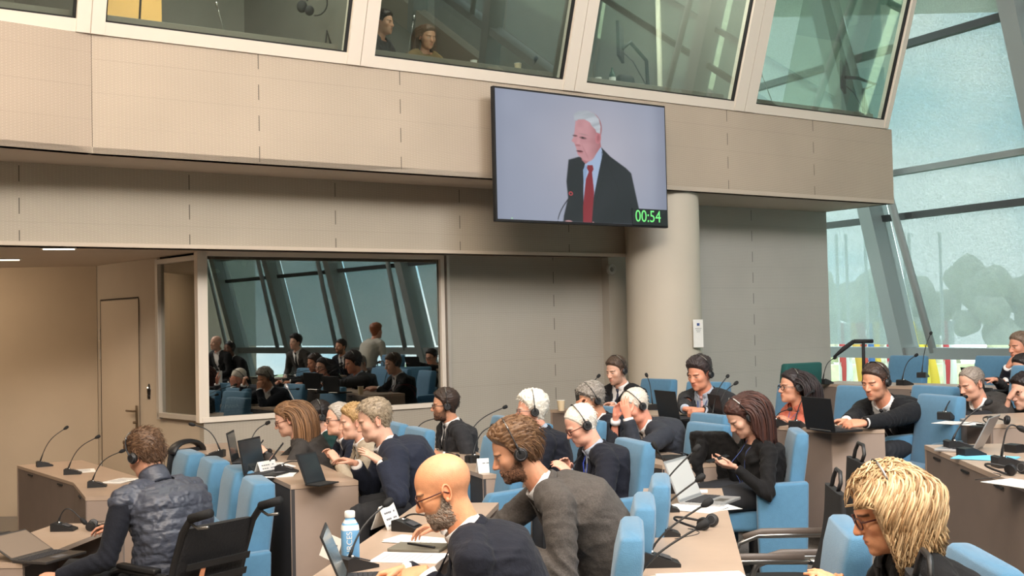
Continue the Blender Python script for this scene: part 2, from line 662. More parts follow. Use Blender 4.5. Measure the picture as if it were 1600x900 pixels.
# right-hand panel wall behind the column
sR0, sR1 = 5.4, s_of(1293, 400, 0.30)
slab('wall_right_panel', W(sR0, 0.30), sR1-sR0, -0.3, 3.19, 0.9, groove_mat('grooved_right_panel', srgb(184, 180, 172), (s_of(1177, 450, .3)-sR0,), depth=0.15))
# gallery fascia
FT = 1.43
sF0, sF1 = s_of(144, 150, FT), s_of(1395, 260, FT)
seamsF = [s_of(x, 200, FT)-sF0 for x in (405, 626, 1136, 1270)]
slab('wall_gallery_fascia', W(sF0, FT), sF1-sF0, 3.17, 4.13, 0.10, groove_mat('grooved_fascia_panel', FASC, seamsF, depth=0.36, off=0.05))
kd = Vector((-0.75, -0.66, 0)).normalized()
ka = math.atan2(-kd.y, -kd.x)
p = W(sF0, FT)+kd*2.4
slab('wall_gallery_fascia_left', (p.x, p.y), 2.395, 3.17, 4.13, 0.10, groove_mat('grooved_fascia_left', srgb(180, 163, 146), (), depth=0.40), ang=ka)
m = MB()
p2 = W(sF0, FT)+kd*2.4
m.prism([tuple(W(sF0, FT, 3.17)), tuple(W(sF1, FT, 3.17)), tuple(W(sF1, 0.2, 3.17)), tuple(W(sE, 0.2, 3.17)), tuple(W(sE, 0.68, 3.17)), tuple(W(-5, 0.68, 3.17)), (p2.x-0.6, p2.y+0.5, 3.17), (p2.x, p2.y, 3.17)], (0, 0, 0.05))
o = m.build('ceiling_soffit', SOFFIT)
o['kind'] = 'structure'
m = MB()
m.box(W(sF1-0.04, FT-0.62, 3.65), (0.06, 1.22, 0.96), RA)
o = m.build('wall_fascia_return', PLASTER)
o['kind'] = 'structure'
# column
cp = at(1038, 500, 13.2)
m = MB()
m.lathe([(0.425, -0.3), (0.425, 3.18)], (cp.x, cp.y, 0), 48)
o = m.build('wall_column', COLM, None, True, 40)
o['kind'] = 'structure'
# notice on the column
nc = at(1091, 521, 12.86)
r = empty('wall_notice', 'white paper notice with a small blue emblem taped to the round column', 'notice', nc)
RN = Matrix.Rotation(math.radians(28), 3, 'Z')
m = MB()
m.box((0, 0, 0), (0.135, 0.004, 0.31), RN)
part('sheet', m, PAPER, r)
m = MB()
m.box(RN @ Vector((0.0, -0.004, 0.10)), (0.035, 0.003, 0.03), RN)
part('emblem', m, mat('emblem_blue', srgb(70, 90, 140), 0.7), r)
m = MB()
for k in range(3):
    m.box(RN @ Vector((0.0, -0.004, 0.055-k*0.018)), (0.085-0.02*k, 0.002, 0.006), RN)
part('text_lines', m, mat('grey_print', srgb(150, 150, 150), 0.8), r)
# round speaker on the pier
sc_ = W(s_of(954, 421, 0.17), 0.17)
sp_ = at(954, 421, sc_.y)
r = empty('wall_speaker', 'small round white wall speaker high on the pier beside the column', 'speaker', sp_)
RS = RA @ Matrix.Rotation(PI/2, 3, 'X')
m = MB()
m.lathe([(0.066, 0), (0.066, 0.02), (0.058, 0.035), (0.046, 0.036), (0.044, 0.028), (0.0, 0.028)], (0, 0, 0), 28, RS)
part('housing', m, mat('speaker_white', srgb(196, 192, 184), 0.5), r, True, 40)
m = MB()
m.ball(RS @ Vector((0, 0, 0.028)), (0.03, 0.03, 0.012), 16, 8, RS)
part('cone', m, mat('speaker_grey', srgb(150, 146, 140), 0.5), r, True)

# ---- interpreters' gallery above the fascia
TILT = 0.32
ZS = 4.13
mull = [(118, 163, 40), (541, 583, 90), (878, 913, 135), (1146, 1178, 165)]
HB = 2.3


def Wt(s, z, t=0.0):
    return W(s, FT + TILT*(z-ZS) + t, z)


RT = Matrix((tuple(UA), tuple((NA + Vector((0, 0, -TILT))).normalized()*-1), tuple((NA*TILT + Vector((0, 0, 1))).normalized()))).transposed()


def tilted_box(mb, s0, s1, z0, z1, d0, d1):
    vs = []
    for z in (z0, z1):
        for (s, d) in ((s0, d0), (s1, d0), (s1, d1), (s0, d1)):
            vs.append(Wt(s, z, d))
    mb.add(vs, [(0, 3, 2, 1), (4, 5, 6, 7), (0, 1, 5, 4), (1, 2, 6, 5), (2, 3, 7, 6), (3, 0, 4, 7)])


edges = []
for (xa, xb, y) in mull:
    edges.append((s_of(xa, y, FT, tilt=TILT, z0=ZS), s_of(xb, y, FT, tilt=TILT, z0=ZS)))
endS = s_of(1386, 190, FT, tilt=TILT, z0=ZS)
bays = [(edges[0][0]-3.4, edges[0][0])] + [(edges[i][1], edges[i+1][0]) for i in range(3)] + [(edges[3][1], endS-0.06)]
SILLH = 0.10
for i, (a, b_) in enumerate(bays):
    wn = empty('window_%d' % (i+2), None, None, (0, 0, 0))
    wn['kind'] = 'structure'
    m = MB()
    tilted_box(m, a, b_, ZS+SILLH, ZS+HB, -0.035, -0.025)
    part('glass_pane', m, BOOTHG, wn)
    m = MB()
    e = 0.035
    tilted_box(m, a, b_, ZS, ZS+SILLH, -0.09, 0.02)
    tilted_box(m, a, b_, ZS+HB, ZS+HB+SILLH, -0.09, 0.02)
    part('window_frame', m, FRAMEM, wn)
    m = MB()
    tilted_box(m, a, a+0.018, ZS+SILLH, ZS+HB, -0.045, -0.005)
    tilted_box(m, b_-0.018, b_, ZS+SILLH, ZS+HB, -0.045, -0.005)
    tilted_box(m, a, b_, ZS+SILLH, ZS+SILLH+0.018, -0.045, -0.005)
    part('gasket', m, MATBLACK, wn)
for i, (a, b_) in enumerate(edges):
    m = MB()
    c_ = (a+b_)/2
    tilted_box(m, a, c_-0.004, ZS, ZS+HB+SILLH, -0.12, 0.03)
    tilted_box(m, c_+0.004, b_, ZS, ZS+HB+SILLH, -0.12, 0.03)
    tilted_box(m, c_-0.01, c_+0.01, ZS, ZS+HB, -0.12, 0.015)
    o = m.build('trim_%d' % (6+i), FRAMEM)
    o['kind'] = 'structure'
m = MB()
tilted_box(m, endS-0.06, endS+0.02, ZS, ZS+HB+SILLH, -0.12, 0.03)
o = m.build('trim_10', FRAMEM)
o['kind'] = 'structure'
# end glass of the last booth
m = MB()
tilted_box(m, endS-0.03, endS-0.02, ZS+0.05, ZS+HB, -1.9, -0.06)
wn = empty('window_7', None, None, (0, 0, 0))
wn['kind'] = 'structure'
part('glass_pane', m, BOOTHG, wn)
m = MB()
tilted_box(m, endS-0.05, endS, ZS-0.05, ZS+0.05, -1.95, -0.06)
part('window_frame', m, mat('dark_frame', srgb(70, 74, 76), 0.5), wn)
# booth floor, ceiling, back wall, partitions, desk
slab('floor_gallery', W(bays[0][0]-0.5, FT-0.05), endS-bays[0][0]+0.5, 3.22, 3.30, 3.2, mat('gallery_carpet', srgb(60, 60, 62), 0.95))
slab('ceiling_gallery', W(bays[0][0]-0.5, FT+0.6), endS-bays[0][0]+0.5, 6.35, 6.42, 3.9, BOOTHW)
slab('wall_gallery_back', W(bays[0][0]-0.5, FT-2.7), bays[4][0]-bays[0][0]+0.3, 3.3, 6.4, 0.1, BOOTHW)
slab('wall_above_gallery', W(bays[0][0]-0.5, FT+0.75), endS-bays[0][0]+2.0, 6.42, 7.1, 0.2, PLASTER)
for i, (a, b_) in enumerate(edges):
    c_ = (a+b_)/2
    m = MB()
    P = [Wt(c_, 3.3, -0.12), Wt(c_, 6.35, -0.12), W(c_, FT-2.7, 6.35), W(c_, FT-2.7, 3.3)]
    m.prism([tuple(q-UA*0.04) for q in P], tuple(UA*0.08))
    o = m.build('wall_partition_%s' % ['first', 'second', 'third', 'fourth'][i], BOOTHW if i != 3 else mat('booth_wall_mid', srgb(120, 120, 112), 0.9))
    o['kind'] = 'structure'
DESKB = mat('booth_desk_top', srgb(128, 118, 108), 0.5)
for i, (a, b_) in enumerate(bays):
    m = MB()
    m.box(W((a+b_)/2, FT-0.40, ZS+0.185), (b_-a-0.02, 0.55, 0.05), RA, 0.004)
    o = m.build('booth_desk', DESKB)
    tag(o, ['grey shelf desk behind the leftmost gallery window', 'grey shelf desk in the gallery booth with the yellow panel', 'grey shelf desk in the gallery booth above the hanging screen', 'grey shelf desk in the booth with the bottle and black bag', 'grey shelf desk in the gallery booth nearest the tall facade'][i], 'desk')
# lights inside the booths
for i, (a, b_) in enumerate(bays):
    area_lamp('booth_lamp', W((a+b_)/2, FT-0.1, 6.28), W((a+b_)/2, FT-1.4, 3.3), (1.2, 0.4), (50, 110, 50, 120, 50)[i], (1, 0.95, 0.85))
# yellow lit panel, pale curtain and other interior surfaces
m = MB()
for_y = bays[1][0]
m.box(W(for_y+0.50, FT-1.30, 4.8), (0.75, 0.04, 2.9), RA)
o = m.build('wooden_panel', mat('honey_wood', srgb(226, 172, 92), 0.5, var=0.08, vscale=2, emit=None))
tag(o, 'honey-coloured wooden panel at the left end of the second gallery window', 'panel')
m = MB()
x0_ = s_of(1026, 80, FT-1.3)
x1_ = s_of(1113, 80, FT-1.3)
n = 22
pts = []
vs, fs = [], []
for k in range(n+1):
    q = W(x0_+(x1_-x0_)*k/n, FT-1.3+0.03*math.sin(k*1.7), 3.4)
    vs += [q, q+Vector((0, 0, 2.9))]
for k in range(n):
    fs.append((2*k, 2*k+2, 2*k+3, 2*k+1))
m.add(vs, fs)
o = m.build('curtain', mat('cream_curtain', srgb(200, 198, 180), 0.9), None, True)
md = o.modifiers.new('thickness', 'SOLIDIFY')
md.thickness = 0.01
tag(o, 'pale cream curtain hanging in the fourth gallery booth', 'curtain')
# rest of the enclosing hall
flat_poly('ceiling_hall', [(-12, -3.5), (20, -3.5), (20, 20), (-12, 20)], CEIL_Z, 0.1, mat('hall_ceiling', srgb(205, 200, 192), 0.9))
slab('wall_back', (19.0, -3.2), 30, -0.4, CEIL_Z, 0.1, mat('hall_wall', srgb(170, 158, 142), 0.9), ang=PI)
slab('wall_far_left', (-11.0, -3.2), 17, -0.4, CEIL_Z, 0.1, mat('hall_wall', srgb(170, 158, 142), 0.9), ang=PI/2)

# ---- leaning facade on the right
FD = Vector((0.47, -0.88, 0)).normalized()
FN = Vector((-FD.y*-1, 0, 0))
FIN = Vector((-0.88, -0.47, 0)).normalized()         # into the hall
LEAN = 0.27
ANGF = math.atan2(FD.y, FD.x)
F0 = Vector((5.70, 17.0, 0))


def FW(s, z, t=0.0):
    "point of the facade: s along it, z up, t metres into the hall"
    p = F0 + FD*s + FIN*(LEAN*(z-1.25)+t)
    p.z = z
    return p


def fbox(mb, s0, s1, z0, z1, t0, t1):
    vs = []
    for z in (z0, z1):
        for (s, t) in ((s0, t0), (s1, t0), (s1, t1), (s0, t1)):
            vs.append(FW(s, z, t))
    mb.add(vs, [(0, 1, 2, 3), (4, 7, 6, 5), (0, 4, 5, 1), (1, 5, 6, 2), (2, 6, 7, 3), (3, 7, 4, 0)])


def blind_mat():
    m = bpy.data.materials.new('screen_fabric')
    m.use_nodes = True
    nt = m.node_tree
    nt.nodes.clear()
    out = nt.nodes.new('ShaderNodeOutputMaterial')
    tr = nt.nodes.new('ShaderNodeBsdfTransparent')
    tr.inputs['Color'].default_value = (0.93, 0.97, 0.97, 1)
    tl = nt.nodes.new('ShaderNodeBsdfTranslucent')
    tl.inputs['Color'].default_value = srgb(205, 214, 212)
    df = nt.nodes.new('ShaderNodeBsdfDiffuse')
    df.inputs['Color'].default_value = srgb(168, 176, 174)
    m1 = nt.nodes.new('ShaderNodeMixShader')
    m1.inputs['Fac'].default_value = 0.5
    m2 = nt.nodes.new('ShaderNodeMixShader')
    n = nt.nodes.new('ShaderNodeTexNoise')
    n.inputs['Scale'].default_value = 48
    n.inputs['Detail'].default_value = 3
    tc = nt.nodes.new('ShaderNodeTexCoord')
    nt.links.new(tc.outputs['Object'], n.inputs['Vector'])
    mr = nt.nodes.new('ShaderNodeMapRange')
    mr.inputs['From Min'].default_value = 0.25
    mr.inputs['From Max'].default_value = 0.75
    mr.inputs['To Min'].default_value = 0.25
    mr.inputs['To Max'].default_value = 0.45
    nt.links.new(n.outputs['Fac'], mr.inputs['Value'])
    nt.links.new(tl.outputs[0], m1.inputs[1])
    nt.links.new(df.outputs[0], m1.inputs[2])
    nt.links.new(mr.outputs[0], m2.inputs['Fac'])
    nt.links.new(m1.outputs[0], m2.inputs[1])
    nt.links.new(tr.outputs[0], m2.inputs[2])
    nt.links.new(m2.outputs[0], out.inputs['Surface'])
    return m


BLIND = blind_mat()
STEELP = mat('painted_steel', srgb(150, 158, 158), 0.5, 0.2)
DARKRAIL = mat('dark_rail', srgb(82, 86, 88), 0.5, 0.3)
members = [-3.0, 0.0, 3.0, 6.0, 9.0, 12.0, 15.0, 18.0, 21.0]
for i, s in enumerate(members[:-1]):
    s2 = members[i+1]
    wn = empty('window_%d' % (8+i), None, None, (0, 0, 0))
    wn['kind'] = 'structure'
    m = MB()
    fbox(m, s, s2, -0.3, 7.2, -0.32, -0.31)
    part('glass_pane', m, CLEARG, wn)
    m = MB()
    fbox(m, s, s2, 1.10, 1.26, -0.30, 0.06)
    part('sill_rail', m, STEELP, wn)
    m = MB()
    for z in (3.10, 5.35):
        fbox(m, s+0.1, s2, z, z+0.09, -0.20, -0.10)
    part('dark_rail', m, DARKRAIL, wn)
    m = MB()
    fbox(m, s, s2, 3.72, 3.80, -0.24, -0.12)
    part('transom', m, STEELP, wn)
    m = MB()
    fbox(m, s, s2, -0.3, 0.42, -0.30, 0.02)
    part('parapet', m, PLASTER, wn)
    o = MB()
    fbox(o, s+0.13, s2-0.24, 1.30, 7.1, -0.262, -0.258)
    b_ = o.build('roller_blind', BLIND)
    tag(b_, ['pale screen blind behind the panel wall end of the facade', 'pale screen blind in the facade bay left of the second slanted strut', 'pale screen blind at the right edge of the photo', 'pale screen blind of the facade bay seen mirrored, farthest from the strut', 'pale screen blind of the facade bay level with the near desks', 'pale screen blind of the facade bay level with the camera', 'pale screen blind of the facade bay behind the camera', 'pale screen blind of the rearmost facade bay'][i], 'blind')
for i, s in enumerate(members):
    m = MB()
    fbox(m, s-0.12, s+0.12, -0.3, 7.2, -0.16, 0.10)
    o = m.build('trim_%d' % (11+i), STEELP)
    o['kind'] = 'structure'
    m = MB()
    fbox(m, s-0.03, s+0.03, -0.3, 7.2, -0.36, -0.22)
    o = m.build('trim_%d' % (21+i), STEELP)
    o['kind'] = 'structure'
    # round raking tie beside each strut
    m = MB()
    m.tube([FW(s+0.62, 1.2, 0.02), FW(s+0.22, 7.0, 0.02)], 0.055, 10)
    o = m.build('trim_%d' % (31+i), mat('tie_paint', srgb(176, 184, 184), 0.5), None, True)
    o['kind'] = 'structure'

# ---- outdoors: lawn, hedge-like trees, path wall and flags
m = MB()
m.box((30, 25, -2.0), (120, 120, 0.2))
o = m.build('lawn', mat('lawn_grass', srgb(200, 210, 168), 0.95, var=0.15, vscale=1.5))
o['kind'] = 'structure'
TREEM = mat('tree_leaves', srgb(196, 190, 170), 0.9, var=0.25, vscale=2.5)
TRUNKM = mat('tree_bark', srgb(96, 84, 70), 0.9)
rgt = random.Random(11)
tree_lbl = ['leftmost', 'second from the left', 'third from the left', 'fourth from the left', 'fifth from the left', 'sixth from the left', 'rightmost']
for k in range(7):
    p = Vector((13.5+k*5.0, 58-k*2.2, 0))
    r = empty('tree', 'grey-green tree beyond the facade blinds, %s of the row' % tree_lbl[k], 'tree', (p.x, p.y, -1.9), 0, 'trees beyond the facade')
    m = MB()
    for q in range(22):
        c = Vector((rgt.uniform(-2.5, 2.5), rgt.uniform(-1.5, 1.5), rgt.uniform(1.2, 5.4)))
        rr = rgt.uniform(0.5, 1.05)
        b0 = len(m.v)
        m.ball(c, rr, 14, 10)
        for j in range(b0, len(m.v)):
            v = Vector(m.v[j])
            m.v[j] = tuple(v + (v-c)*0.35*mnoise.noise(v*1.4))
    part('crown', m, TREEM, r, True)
    m = MB()
    m.tube([(0, 0, 0), (0.1, 0, 2), (0, 0.1, 4)], [0.3, 0.22, 0.15], 10)
    part('trunk', m, TRUNKM, r, True)
m = MB()
m.box((24, 36, -0.9), (50, 0.6, 1.9), Matrix.Rotation(-0.4, 3, 'Z'))
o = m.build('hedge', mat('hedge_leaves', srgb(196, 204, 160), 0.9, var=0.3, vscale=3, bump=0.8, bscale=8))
tag(o, 'long clipped green hedge seen under the blinds, behind the flags', 'hedge')
FL = [(1312, ((206, 60, 60), (240, 240, 240)), 'red and white flag half hidden by the end of the panel wall'),
      (1327, ((232, 180, 60), (214, 70, 50)), 'yellow and red flag left of the black arm on the back desk'),
      (1357, ((60, 110, 180), (240, 200, 70)), 'blue and yellow flag just right of the black pole'),
      (1386, ((200, 50, 70), (240, 236, 236)), 'narrow crimson and white flag between the blue and the red flags'),
      (1418, ((214, 60, 70), (244, 244, 244)), 'red flag with a white patch left of the slanted strut'),
      (1426, ((245, 220, 70), (240, 200, 60)), 'yellow flag low behind the slanted strut'),
      (1474, ((208, 60, 70), (244, 240, 240)), 'white flag with a red top right of the slanted strut')]
for k, (px, cs, lb) in enumerate(FL):
    d = 26.0
    p = at(px, 540, d)
    r = empty('flag_pole', lb, 'flag', (p.x, p.y, -1.9))
    m = MB()
    m.tube([(0, 0, 0), (0, 0, 5.5)], 0.035, 8)
    part('pole', m, WHITE, r, True)
    for q, c in enumerate(cs):
        m = MB()
        vs, fs = [], []
        w = 0.16 if k not in (1, 4, 5) else 0.21
        for a in range(9):
            for b2 in range(2):
                z = (1.6 + 1.9*a/8)
                x = w*(q+b2)*(0.9) - 0.02
                if k in (1, 5): x += 0.3*(1-a/8)
                vs.append((x, 0.06*math.sin(a*0.9+b2+q), z))
        for a in range(8):
            fs.append((2*a, 2*a+1, 2*a+3, 2*a+2))
        m.add(vs, fs)
        o = part('cloth_band', m, mat('flag_cloth_%d_%d_%d' % c, srgb(*c), 0.8), r, True)
        md = o.modifiers.new('thickness', 'SOLIDIFY')
        md.thickness = 0.01

# ---- things on the sill of the technician's booth
mp_ = W(0.40, -0.32, 0.93)
r = empty('mixing_console', 'black mixing console with white lettering behind the booth window, lower left', 'mixing console', mp_, ANG)
m = MB()
m.box((0, 0, 0.05), (0.62, 0.40, 0.10), Matrix.Rotation(math.radians(7), 3, 'X'), 0.01)
part('housing', m, MATBLACK, r)
m = MB()
for i in range(14):
    m.box((-0.27+i*0.042, -0.06, 0.108), (0.006, 0.16, 0.004), Matrix.Rotation(math.radians(7), 3, 'X'))
    m.box((-0.27+i*0.042, -0.10+0.02*(i % 4), 0.112), (0.016, 0.022, 0.012))
part('faders', m, mat('fader_grey', srgb(150, 150, 150), 0.5), r)
m = MB()
m.box((0, -0.206, 0.045), (0.60, 0.012, 0.085), None, 0.003)
part('rear_panel', m, BLACK, r)
tmp_c = bpy.data.curves.new('maker_lettering', 'FONT')
tmp_c.body = 'YAMAHA'
tmp_c.size = 0.05
tmp_c.align_x = 'CENTER'
tmp_o = bpy.data.objects.new('tmp_letters', tmp_c)
COL.objects.link(tmp_o)
dg_ = bpy.context.evaluated_depsgraph_get()
me_ = bpy.data.meshes.new_from_object(tmp_o.evaluated_get(dg_), depsgraph=dg_)
bpy.data.objects.remove(tmp_o)
me_.materials.clear()
me_.materials.append(WHITE)
lo_ = bpy.data.objects.new('lettering', me_)
COL.objects.link(lo_)
lo_.parent = r
lo_.location = (-0.13, -0.214, 0.04)
lo_.rotation_euler = (PI/2, 0, 0)
m = MB()
for i in range(3):
    for j in range(9):
        if (i*3+j) % 4: m.box((-0.25+j*0.055, -0.213, 0.072-0.022*i-0.035), (0.034, 0.002, 0.003))
part('panel_lines', m, WHITE, r)
cb = W(2.28, -0.25, 0.93)
r = empty('red_cable', 'coiled red cable behind the right end of the booth window', 'cable', cb, ANG)
for k in range(2):
    m = MB()
    pts = [(0.17*math.cos(a)+0.06*k, 0.02*k, 0.03+0.14*math.sin(a)*(1 if math.sin(a) > 0 else 0.05)) for a in [math.radians(d_) for d_ in range(-10, 200, 12)]]
    m.tube(pts, 0.006, 7)
    part('loop', m, mat('red_cable_rubber', srgb(190, 50, 46), 0.5), r, True)
m = MB()
m.box(W(WS/2, -0.32, 0.90), (WS-0.1, 0.55, 0.03), RA)
o = m.build('control_desk', MATBLACK)
tag(o, 'black control desk along the inside of the booth window', 'desk')
for k, (px, py) in enumerate(((379, 408), (333, 431))):
    v = ray(px, py)
    s_ = s_of(px, py, -1.2)
    p0 = A0+NA*(-1.2)
    kk = (p0-CAMP).dot(NA)/v.dot(NA)
    p = CAMP+v*kk
    r = empty('dome_camera', ['dark dome camera near the top of the booth window', 'small dark dome camera lower at the left of the booth window'][k], 'camera', p)
    m = MB()
    m.ball((0, 0, 0), 0.06 if k == 0 else 0.045, 16, 10)
    part('dome', m, mat('glossy_black', srgb(30, 26, 24), 0.2), r, True)
    m = MB()
    m.tube([(0, 0, 0.03), (0, 0, 2.55-p.z)], 0.02, 10)
    m.lathe([(0.07, 0.03), (0.075, 0.05), (0.05, 0.075)], (0, 0, 0), 18)
    part('mount', m, WHITE, r, True, 50)

# ---- things inside the interpreters' gallery


def G(px, py, t, z=None):
    "point of the plane t (in front of the rear wall) seen at a pixel"
    v = ray(px, py)
    p0 = A0+NA*t
    k = (p0-CAMP).dot(NA)/v.dot(NA)
    return CAMP+v*k


DZ = ZS+0.211
for lb, px, tx, ty, t in (('thin desk microphone in the gallery booth of the yellow panel', 352, 340, 12, FT-0.35),
                          ('thin desk microphone left of the seated woman in the gallery', 636, 646, 32, FT-0.40),
                          ('thin desk microphone in the gallery booth nearest the facade', 1206, 1191, 119, FT-0.35)):
    b_ = G(px, 100, t)
    b_.z = DZ
    e_ = G(tx, ty, t)
    r = empty('booth_microphone', lb, 'microphone', b_)
    m = MB()
    m.box((0, 0, 0.012), (0.16, 0.10, 0.024), RA, 0.006)
    part('base', m, BLACK, r)
    m = MB()
    m.tube([Vector((0, 0, 0.02)), (e_-b_)*0.5+Vector((0, 0, 0.01)), e_-b_], 0.005, 8)
    part('gooseneck', m, STEEL, r, True)
    m = MB()
    u_ = (e_-b_).normalized()
    m.tube([e_-b_, e_-b_+u_*0.05], [0.010, 0.012], 10)
    part('capsule', m, STEEL, r, True)
for lb, x0, y0, sgn, t in (('monitor on a bent arm in the booth with the bottle', 1003, 92, 1, FT-0.45), ('monitor on a bent arm in the booth nearest the facade', 1345, 128, 1, FT-0.42)):
    b_ = G(x0+(10 if x0 < 1100 else 8), 120, t)
    b_.z = DZ
    if x0 < 1100:
        P_ = [G(1012, 120, t), G(1010, 95, t), G(985, 66, t), G(972, 76, t)]
        sc0, sc1 = G(966, 92, t), G(972, 40, t)
    else:
        P_ = [G(1349, 165, t), G(1349, 140, t), G(1368, 132, t), G(1340, 122, t), G(1322, 121, t)]
        sc0, sc1 = G(1316, 142, t), G(1318, 100, t)
    r = empty('booth_monitor', lb, 'monitor', (b_.x, b_.y, DZ))
    q0 = Vector(r.location)
    m = MB()
    m.tube([Vector((P_[0].x-q0.x, P_[0].y-q0.y, 0))]+[p_-q0 for p_ in P_[1:]], 0.022, 10)
    part('arm', m, MATBLACK, r, True)
    m = MB()
    c_ = (sc0+sc1)/2-q0
    h_ = (sc1-sc0).length
    m.box(c_, (0.035, 0.42, h_), Matrix.Rotation(-0.22 if x0 < 1100 else -0.38, 3, 'Z'), 0.006)
    part('screen_panel', m, MATBLACK, r)
    m = MB()
    m.tube([c_+Vector((0.03, 0, -h_*0.3)), c_+Vector((0.14, 0.02, -h_*0.55)), Vector((0.0, 0.0, 0.03))], 0.006, 6)
    part('cable', m, MATBLACK, r, True)
b_ = G(957, 128, FT-0.33)
b_.z = DZ
r = empty('water_bottle', 'green glass bottle with a white label on the gallery booth desk', 'bottle', b_)
m = MB()
m.lathe([(0.032, 0), (0.036, 0.01), (0.036, 0.10), (0.030, 0.125), (0.013, 0.16), (0.012, 0.19)], (0, 0, 0), 20)
part('body', m, mat('green_bottle_glass', srgb(40, 70, 60), 0.1), r, True, 50)
m = MB()
m.lathe([(0.037, 0.03), (0.037, 0.085)], (0, 0, 0), 20)
part('label_band', m, WHITE, r, True, 50)
b_ = G(977, 130, FT-0.40)
b_.z = DZ
r = empty('handbag', 'small black bag with a loop handle beside the green bottle', 'bag', b_)
m = MB()
m.box((0, 0, 0.075), (0.22, 0.12, 0.15), RA, 0.05, 4)
part('bag_body', m, MATBLACK, r, True, 60)
m = MB()
m.tube([RA @ Vector((0.08+0.05*math.sin(a), 0, 0.08+0.06*math.cos(a))) for a in [PI*k/8 for k in range(9)]], 0.008, 8)
part('handle', m, MATBLACK, r, True)
for k, (px, py, lb) in enumerate(((508, 60, 'dark folding lamp at the right end of the yellow-panel booth desk'), (218, 35, 'black cable stand in front of the honey-coloured panel'))):
    b_ = G(px, py+20, FT-0.35)
    b_.z = DZ
    r = empty('desk_lamp', lb, 'lamp', b_)
    e1, e2 = G(px+3, py-12 if k == 0 else -30, FT-0.35)-b_, G(px+9, py+10 if k == 0 else -35, FT-0.35)-b_
    m = MB()
    m.tube([Vector((0, 0, 0.01)), e1, e2], 0.010, 8)
    part('arm', m, MATBLACK, r, True)
    m = MB()
    m.lathe([(0.07, 0), (0.07, 0.015), (0.02, 0.025)], (0, 0, 0), 18)
    part('foot', m, MATBLACK, r)
b_ = G(480, 10, FT-0.5)
r = empty('booth_headphones', 'black headphones and cable hanging inside the yellow-panel booth, top edge', 'headphones', b_)
m = MB()
m.ball((-0.05, 0, 0), (0.05, 0.03, 0.06), 12, 8)
m.ball((0.02, 0.0, -0.04), (0.045, 0.03, 0.05), 12, 8)
part('ear_cup', m, MATBLACK, r, True)
m = MB()
m.tube([(0.11*math.cos(a)+0.08, 0, 0.12*math.sin(a)+0.03) for a in [PI*(k/10-0.55) for k in range(14)]], 0.007, 8)
part('cable', m, MATBLACK, r, True)
m = MB()
m.tube([(0, 0, 0.05), (0, 0, 1.6)], 0.006, 6)
part('hanging_cord', m, MATBLACK, r, True)
o = None
for k, (px, py, lb) in enumerate(((648, 82, 'white papers on the gallery desk in front of the seated woman'), (700, 80, 'white card on the gallery desk right of the seated woman'))):
    b_ = G(px, py, FT-0.4)
    r = empty('paper_sheet', lb, 'paper', (b_.x, b_.y, DZ+0.001), 0.4+k)
    m = MB()
    m.box((0, 0, 0.002), (0.30, 0.21, 0.003))
    m.box((0.06, 0.05, 0.005), (0.30, 0.21, 0.003), Matrix.Rotation(0.4, 3, 'Z'))
    part('sheet', m, PAPER, r)
    m = MB()
    for q in range(6):
        m.box((0.05, -0.07+q*0.03, 0.0072), (0.2, 0.004, 0.0008))
    part('printed_text', m, mat('print_grey', srgb(150, 150, 152), 0.8), r)

# ------------------------------------------------------------------ people
SKINM = mat('skin', (0.6, 0.4, 0.3, 1), 0.5, vcol=True, bump=0.12, bscale=220, var=0.05, vscale=60, sss=0.03)
HAIRM = mat('hair', (0.2, 0.1, 0.05, 1), 0.5, vcol=True, spec=0.35)
SHIRTW = mat('white_shirt_cotton', srgb(226, 224, 224), 0.8, bump=0.2, bscale=40)


def s3(c):
    return np.array(c[:3], dtype=float)


def smin(a, b, k):
    h = np.clip(0.5+0.5*(b-a)/k, 0, 1)
    return b*(1-h)+a*h - k*h*(1-h)


def smax(a, b, k):
    return -smin(-a, -b, k)


def sd_ell(p, c, r):
    q = (p-np.array(c))
    r = np.array(r)
    k0 = np.linalg.norm(q/r, axis=-1)
    k1 = np.linalg.norm(q/(r*r), axis=-1)
    return k0*(k0-1.0)/np.maximum(k1, 1e-9)


def sd_cap(p, a, b, ra, rb):
    a = np.array(a)
    b = np.array(b)
    ba = b-a
    t = np.clip(((p-a)@ba)/(ba@ba), 0, 1)
    return np.linalg.norm(p-a-t[..., None]*ba, axis=-1) - (ra+(rb-ra)*t)


